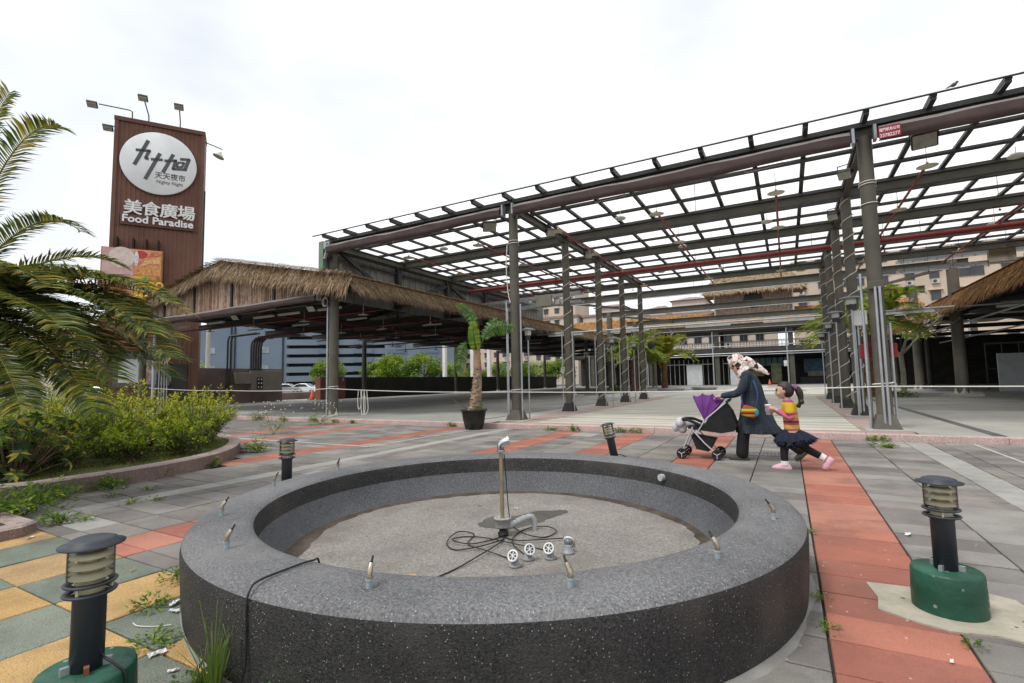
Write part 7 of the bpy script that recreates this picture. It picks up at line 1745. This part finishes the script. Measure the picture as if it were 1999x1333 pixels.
sc_.sphere((0.222, 0, 1.415), (0.12, 0.104, 0.126), 20, 12, M=Mh); sc_.sphere((0.3, 0, 1.455), (0.055, 0.07, 0.055), 12, 8); sc_.tube([(0.2, 0, 1.36), (0.16, 0, 1.29), (0.12, 0, 1.25)], [0.1, 0.105, 0.13], n=16); sc_.sphere((0.225, 0, 1.3), (0.05, 0.055, 0.045), 10, 8)
sc_.tube(spline([(0.13, 0, 1.42), (0.02, 0.0, 1.37), (-0.1, 0.0, 1.29), (-0.2, 0.0, 1.225)], 4), [lerp(0.095, 0.015, (i / 12) ** 1.1) for i in range(13)], n=12)
sco = remeshed(sc_, 'headscarf', cloth_scarf(), wo, 0.012, 3)
for v in sco.data.vertices:                         # the tail is flat cloth, with folds
    if v.co.x < 0.1: k = max(0.3, 1 - (0.1 - v.co.x) * 5); v.co.y *= k
    v.co.z += 0.003 * math.sin(v.co.x * 45 + v.co.y * 30)
for y in (-1, 1):
    e = MB(); e.sphere(P3(0.086, y * 0.034, 0.0), 0.011, 8, 6); e.build('eye', mat('eye_dark', (0.02, 0.015, 0.012), 0.3, 0.1, 5), wo)
# her shoulder bag
bag = thing('shoulder_bag', 'small striped red and yellow shoulder bag hanging at the woman\'s hip', 'bag', (-0.5, 7.76, 0.70), math.pi)
b = MB(); M_ = Matrix.Rotation(R_(-18), 3, 'Y'); rings(b, [(0, 0, -0.07, .085, .03), (0, 0, -0.055, .105, .04), (0, 0, 0.02, .105, .04), (0, 0, 0.075, .09, .03), (0, 0, 0.085, .06, .015)], 20); b.v = [tuple(M_ @ Vector(p)) for p in b.v]
b.build('pouch', stripes('bag_stripes', [(0, (0.30, 0.03, 0.02)), (0.12, (0.5, 0.33, 0.02)), (0.3, (0.06, 0.03, 0.02)), (0.42, (0.4, 0.05, 0.03)), (0.55, (0.52, 0.38, 0.03)), (0.75, (0.08, 0.10, 0.03)), (0.84, (0.42, 0.03, 0.03))], 0.17, -0.08), bag)
b = MB(); b.tube(spline([(0.07, 0.0, 0.08), (0.09, -0.03, 0.25), (0.06, -0.12, 0.45), (0.0, -0.2, 0.52)]), 0.01, n=5); b.tube(spline([(-0.09, 0.0, 0.06), (-0.12, -0.03, 0.25), (-0.06, -0.1, 0.45), (0.0, -0.2, 0.52)]), 0.014, n=5); b.build('strap', mat('strap_blue', (0.03, 0.05, 0.16), 0.7, 0.2, 9), bag)
b = MB(); b.sphere((-0.1, 0.02, -0.01), (0.03, 0.02, 0.05)); b.build('blue_tassel', mat('tassel_blue', (0.05, 0.22, 0.36), 0.7, 0.2, 9), bag)
# --- stroller
sr = thing('stroller', 'light stroller with purple canopy, black seat and silver frame pushed by the woman', 'stroller', (-1.17, 8.0, 0.0), math.pi)
m_alu = mat('stroller_silver', (0.62, 0.63, 0.65), 0.3, 0.06, 5, metal=0.7); m_blk = mat('stroller_black', (0.012, 0.012, 0.014), 0.75, 0.3, 8, local=True, bump=0.3, bscale=40); m_pur = mat('stroller_purple', (0.10, 0.012, 0.15), 0.65, 0.2, 4, local=True)
for y in (-0.2, 0.2):
    b = MB(); b.tube([(-0.37, y, 0.83), (-0.07, y, 0.57), (0.03, y, 0.4)], 0.012, n=8); b.build('frame_tube', m_alu, sr)
    b = MB(); b.tube([(0.1, y, 0.47), (0.2, y, 0.25), (0.27, y, 0.1)], 0.012, n=8); b.build('front_leg', m_alu, sr)
    b = MB(); b.tube([(0.12, y, 0.44), (-0.05, y, 0.24), (-0.21, y, 0.09)], 0.012, n=8); b.build('rear_leg', m_alu, sr)
    for x in (0.27, -0.22):
        w = MB(); M_ = Matrix.Rotation(R_(90), 3, 'X')
        for dy in (-0.022, 0.022): w.lathe([(0.05, -0.012), (0.072, -0.012), (0.076, 0.0), (0.072, 0.012), (0.05, 0.012)], (x, y + dy, 0.076), n=24, M=M_, closed=True)
        wh = w.build('wheel', m_tyre, sr)
        w = MB()
        for k in range(3):
            a = k * 2.094 + 0.5; w.beam((x, y - 0.035, 0.076), (x + 0.055 * math.cos(a), y - 0.035, 0.076 + 0.055 * math.sin(a)), 0.014, 0.006); w.beam((x, y + 0.035, 0.076), (x + 0.055 * math.cos(a), y + 0.035, 0.076 + 0.055 * math.sin(a)), 0.014, 0.006)
        w.build('spokes', m_lampw, wh)
        w = MB(); w.cyl((x, y - 0.034, 0.076), (x, y + 0.034, 0.076), 0.045, n=16); w.build('hub', m_blackp, wh)
b = MB(); b.tube(spline([(-0.37, -0.2, 0.83), (-0.4, -0.18, 0.86), (-0.41, 0, 0.865), (-0.4, 0.18, 0.86), (-0.37, 0.2, 0.83)]), 0.016, n=8); b.build('handle', m_blackp, sr)
b = MB(); b.cyl((-0.2, -0.2, 0.12), (-0.2, 0.2, 0.12), 0.01, n=6); b.cyl((0.25, -0.2, 0.13), (0.25, 0.2, 0.13), 0.01, n=6); b.build('axle', m_alu, sr)
H0_ = Vector((-0.07, 0, 0.57)); ribs = [(0.10, 0.92), (-0.03, 0.955), (-0.17, 0.945), (-0.33, 0.87)]
b = MB(); nb = 16; vs = []; rows = []
allr = []
for k in range(len(ribs) - 1):
    for q in range(4):
        u = q / 4; x = lerp(ribs[k][0], ribs[k + 1][0], u); z = lerp(ribs[k][1], ribs[k + 1][1], u); sag = 0.022 * 4 * u * (1 - u); d = Vector((x, 0, z)) - H0_; allr.append(H0_ + d * (1 - sag / d.length))
allr.append(Vector((ribs[-1][0], 0, ribs[-1][1])))
for p in allr:
    for j in range(nb + 1):
        t_ = -1 + 2 * j / nb; h_ = (1 - abs(t_) ** 3.2) ** 0.6; q = H0_ + (p - H0_) * h_; vs.append((q.x, 0.205 * t_ * (0.8 + 0.2 * (1 - h_)) if abs(t_) < 1 else 0.205 * t_, q.z))
b.add(vs, [(i * (nb + 1) + j, i * (nb + 1) + j + 1, (i + 1) * (nb + 1) + j + 1, (i + 1) * (nb + 1) + j) for i in range(len(allr) - 1) for j in range(nb)], sm=True); b.build('canopy', m_pur, sr)
b = MB()
for x, z in ribs:
    pts = []
    for j in range(17):
        t_ = -1 + 2 * j / 16; h_ = (1 - abs(t_) ** 3.2) ** 0.6; q = H0_ + (Vector((x, 0, z)) - H0_) * h_; pts.append((q.x, 0.207 * t_ * (0.8 + 0.2 * (1 - h_)), q.z))
    b.tube(pts, 0.006, n=5)
b.build('canopy_ribs', m_pur, sr)
b = MB(); prof_ = [(-0.345, 0.83), (-0.43, 0.7), (-0.5, 0.5), (-0.46, 0.42), (-0.29, 0.385), (0.0, 0.42), (0.17, 0.44), (0.17, 0.48), (-0.06, 0.5), (-0.1, 0.56)]
for y0, y1 in ((-0.195, 0.195),): b.prism(prof_, (0, y1, 0), (1, 0, 0), (0, 0, 1), y1 - y0)
b.build('seat_shell', m_blk, sr)
b = MB(); b.prism([(0.14, 0.34), (0.07, 0.14), (-0.1, 0.11), (-0.2, 0.29)], (0, 0.16, 0), (1, 0, 0), (0, 0, 1), 0.32); b.build('basket', m_blk, sr)
b = MB(); b.tube(spline([(0.0, -0.2, 0.5), (0.14, -0.19, 0.56), (0.24, -0.12, 0.57), (0.26, 0, 0.57), (0.24, 0.12, 0.57), (0.14, 0.19, 0.56), (0.0, 0.2, 0.5)]), 0.022, n=8); b.build('bumper_bar', m_blk, sr)
bl_ = MB()
for i in range(9): bl_.sphere((0.30 + rnd.uniform(-.08, .08), rnd.uniform(-.12, .12), 0.47 + rnd.uniform(-.06, .06)), (rnd.uniform(.05, .08), rnd.uniform(.05, .09), rnd.uniform(.04, .07)), 10, 7)
bl_.tube([(0.1, 0.0, 0.5), (0.3, 0.02, 0.5), (0.42, 0.0, 0.42)], [0.05, 0.07, 0.05], n=10)
bko = remeshed(bl_, 'blanket', mat('blanket_grey', (0.50, 0.49, 0.50), 0.9, 0.15, 12, local=True, bump=0.6, bscale=18), None, 0.012, 3); bko.location = (-1.17, 8.0, 0.0); bko.rotation_euler = (0, 0, math.pi); tag(bko, 'bundled pale grey blanket over the front of the stroller', 'blanket')
# --- girl
gi = thing('person', 'girl with dark ponytail, striped top and navy tutu walking while holding a cup', 'person', (0.03, 7.42, 0.0), math.pi)
gb = MB(); P3 = head(gb, (0.085, 0, 1.01), 0.93, R_(4))
limb(gb, [(0.06, 0, 0.93), (0.045, 0, 0.86)], [0.036, 0.045]); rings(gb, [(0.045, 0, .865, .05, .08), (0.035, 0, .82, .07, .11), (0.025, 0, .7, .075, .1), (0.015, 0, .56, .075, .1), (0.01, 0, .47, .085, .11)])
limb(gb, [(0.035, 0.115, 0.83), (0.02, 0.15, 0.665), (0.185, 0.055, 0.765)], [0.036, 0.03, 0.022]); hand(gb, (0.185, 0.055, 0.765), (1, -0.3, 0.25), (0, -1, 0), (0, 0, 1))
limb(gb, [(0.035, -0.115, 0.83), (0.06, -0.14, 0.675), (0.2, -0.05, 0.745)], [0.036, 0.03, 0.022]); hand(gb, (0.2, -0.05, 0.745), (1, 0.25, 0.1), (0, 1, 0), (0, 0, 1))
limb(gb, [(0.015, 0.05, 0.45), (0.11, 0.055, 0.285), (0.12, 0.055, 0.06)], [0.06, 0.045, 0.032]); limb(gb, [(0.0, -0.05, 0.45), (-0.115, -0.055, 0.275), (-0.3, -0.055, 0.165)], [0.06, 0.045, 0.032])
remeshed(gb, 'body', m_skin2, gi, 0.0075, 2)
to = MB(); rings(to, [(0.05, 0, .885, .045, .06), (0.042, 0, .86, .07, .105), (0.036, 0, .82, .086, .13), (0.028, 0, .7, .09, .116), (0.018, 0, .56, .09, .115), (0.015, 0, .5, .095, .118)])
for y in (0.12, -0.12): limb(to, [(0.036, y * 1.05, 0.835), (0.028, y * 1.25, 0.74)], [0.06, 0.058])
remeshed(to, 'striped_top', stripes('top_stripes', [(0, (0.50, 0.13, 0.19)), (0.09, (0.60, 0.36, 0.02)), (0.2, (0.42, 0.06, 0.14)), (0.27, (0.08, 0.03, 0.10)), (0.33, (0.58, 0.20, 0.03)), (0.43, (0.60, 0.36, 0.02)), (0.52, (0.50, 0.10, 0.20)), (0.60, (0.60, 0.38, 0.02)), (0.92, (0.3, 0.06, 0.16))], 0.4, 0.49), gi, 0.011, 3)
sl = MB(); limb(sl, [(0.028, 0.138, 0.74), (0.02, 0.15, 0.665), (0.15, 0.075, 0.74)], [0.036, 0.037, 0.03]); sl.build('pink_sleeve', mat('sleeve_pink', (0.52, 0.13, 0.22), 0.8, 0.1, 9), gi)
sl = MB(); limb(sl, [(0.034, -0.138, 0.74), (0.06, -0.14, 0.675), (0.16, -0.07, 0.72)], [0.036, 0.037, 0.03]); sl.build('pink_sleeve', mat('sleeve_pink', (0.52, 0.13, 0.22), 0.8, 0.1, 9), gi)
tu = MB(); m_tutu = mat('navy_tulle', (0.010, 0.013, 0.030), 0.85, 0.3, 15, local=True)
for lay in range(5):
    n = 54; vs = []
    for j in range(n):
        a = 2 * math.pi * j / n; fr_ = 0.028 * math.sin(a * 13 + lay * 1.7); back = max(0, -math.cos(a))
        for u in (0, 0.4, 1.0):
            r_ = lerp(0.1, 0.205 - 0.012 * lay, u ** 0.75) + fr_ * u; x = 0.015 + r_ * math.cos(a) * (1 + 0.3 * back * u); z = lerp(0.50, 0.355 - 0.02 * lay + 0.055 * back, u) + rnd.uniform(-.014, .014) * u
            vs.append((x, r_ * 0.85 * math.sin(a), z))
    tu.add(vs, [(j * 3 + k, ((j + 1) % n) * 3 + k, ((j + 1) % n) * 3 + k + 1, j * 3 + k + 1) for j in range(n) for k in (0, 1)], sm=True)
for k in range(70):
    a = rnd.uniform(0, 6.28); r_ = 0.2; p = Vector((0.015 + r_ * math.cos(a) * (1.25 if math.cos(a) < 0 else 1), r_ * .85 * math.sin(a), 0.35 + (0.05 if math.cos(a) < 0 else 0))); d = Vector((math.cos(a), math.sin(a) * .6, -0.6)) * 0.06; s_ = Vector((-math.sin(a), math.cos(a), 0)) * 0.012
    tu.add([p - s_, p + s_, p + d], [(0, 1, 2)])
tu.build('tutu', m_tutu, gi)
le = MB(); limb(le, [(0.015, 0.05, 0.43), (0.11, 0.055, 0.285), (0.12, 0.055, 0.1)], [0.072, 0.053, 0.042]); limb(le, [(0.0, -0.05, 0.43), (-0.115, -0.055, 0.275), (-0.285, -0.055, 0.172)], [0.072, 0.053, 0.042]); remeshed(le, 'leggings', mat('leggings_black', (0.012, 0.012, 0.016), 0.8, 0.2, 9, local=True), gi, 0.01, 2)
m_psh = mat('pink_shoe', (0.72, 0.42, 0.52), 0.5, 0.12, 20, local=True); m_sock = mat('white_sock', (0.74, 0.72, 0.72), 0.85, 0.05, 9)
s1 = MB(); s1.cyl((0.12, 0.055, 0.055), (0.12, 0.055, 0.11), 0.046, n=14); s1.build('sock', m_sock, gi)
s1 = MB(); s1.tube([(-0.275, -0.055, 0.178), (-0.325, -0.055, 0.148)], [0.046, 0.046], n=14); s1.build('sock', m_sock, gi)
s1 = MB(); rings(s1, [(0.155, 0.055, 0.0, .115, .038), (0.16, 0.055, 0.02, .12, .042), (0.15, 0.055, 0.045, .1, .038), (0.125, 0.055, 0.075, .055, .036)]); remeshed(s1, 'shoe', m_psh, gi, 0.008, 2)
s1 = MB(); s1.tube([(-0.315, -0.055, 0.012), (-0.335, -0.055, 0.05), (-0.37, -0.055, 0.11), (-0.405, -0.055, 0.155)], [0.03, 0.042, 0.045, 0.038], n=12); remeshed(s1, 'shoe', m_psh, gi, 0.008, 2)
hr = MB(); m_hair = mat('dark_hair', (0.022, 0.014, 0.010), 0.45, 0.4, 30, local=True, spec=0.5, bump=0.5, bscale=90)
hr.sphere((0.07, 0, 1.028), (0.098, 0.083, 0.1), 18, 12); hr.sphere((0.045, 0, 1.0), (0.082, 0.081, 0.09), 16, 10)
hb = remeshed(hr, 'hair', m_hair, gi, 0.008, 2)
for v in hb.data.vertices:                            # open the hair cap around the face
    if v.co.x > 0.095 and v.co.z < 1.062: v.co.x = 0.095 + (v.co.x - 0.095) * 0.15; v.co.y *= 0.93
hr = MB(); hr.tube(spline([(-0.02, 0, 1.05), (-0.07, 0, 1.03), (-0.1, 0, 0.95), (-0.1, 0, 0.87), (-0.075, 0, 0.8)], 5), [lerp(0.03, 0.045, i / 8) if i < 8 else lerp(0.045, 0.014, (i - 8) / 12) for i in range(21)], n=12); hr.sphere((-0.11, 0.01, 0.86), 0.035, 8, 6); hr.sphere((-0.075, -0.01, 0.81), 0.03, 8, 6); remeshed(hr, 'ponytail', m_hair, gi, 0.008, 1)
hr = MB(); hr.sphere((-0.055, 0.02, 1.045), (0.03, 0.04, 0.035), 10, 7); hr.build('hair_tie', mat('tie_purple', (0.22, 0.06, 0.25), 0.6, 0.5, 60), gi)
for y in (-1, 1):
    e = MB(); e.sphere(P3(0.088, y * 0.036, 0.004), (0.011, 0.014, 0.009), 8, 6); e.build('eye', mat('eye_dark', (0.02, 0.015, 0.012), 0.3, 0.1, 5), gi)
    e = MB(); e.beam(P3(0.094, y * 0.02, 0.026), P3(0.076, y * 0.056, 0.024), 0.008, 0.007); e.build('eyebrow', m_hair, gi)
e = MB(); e.sphere(P3(0.096, 0, -0.06), (0.009, 0.019, 0.008), 8, 6); e.build('lips', mat('lips', (0.42, 0.14, 0.12), 0.5, 0.1, 9), gi)
ck = thing('drink_cup', 'white plastic drink cup with dark straw in the girl\'s hands', 'cup', (-0.245, 7.42, 0.69), math.pi)
b = MB(); b.lathe([(0, 0), (0.03, 0.0), (0.04, 0.12), (0.043, 0.122), (0.04, 0.135), (0.0, 0.14)], n=20); b.build('cup', mat('cup_white', (0.72, 0.66, 0.70), 0.4, 0.1, 20), ck)
b = MB(); b.cyl((0, 0, 0.12), (0.008, 0, 0.2), 0.004, n=6); b.build('straw', m_lampb, ck)
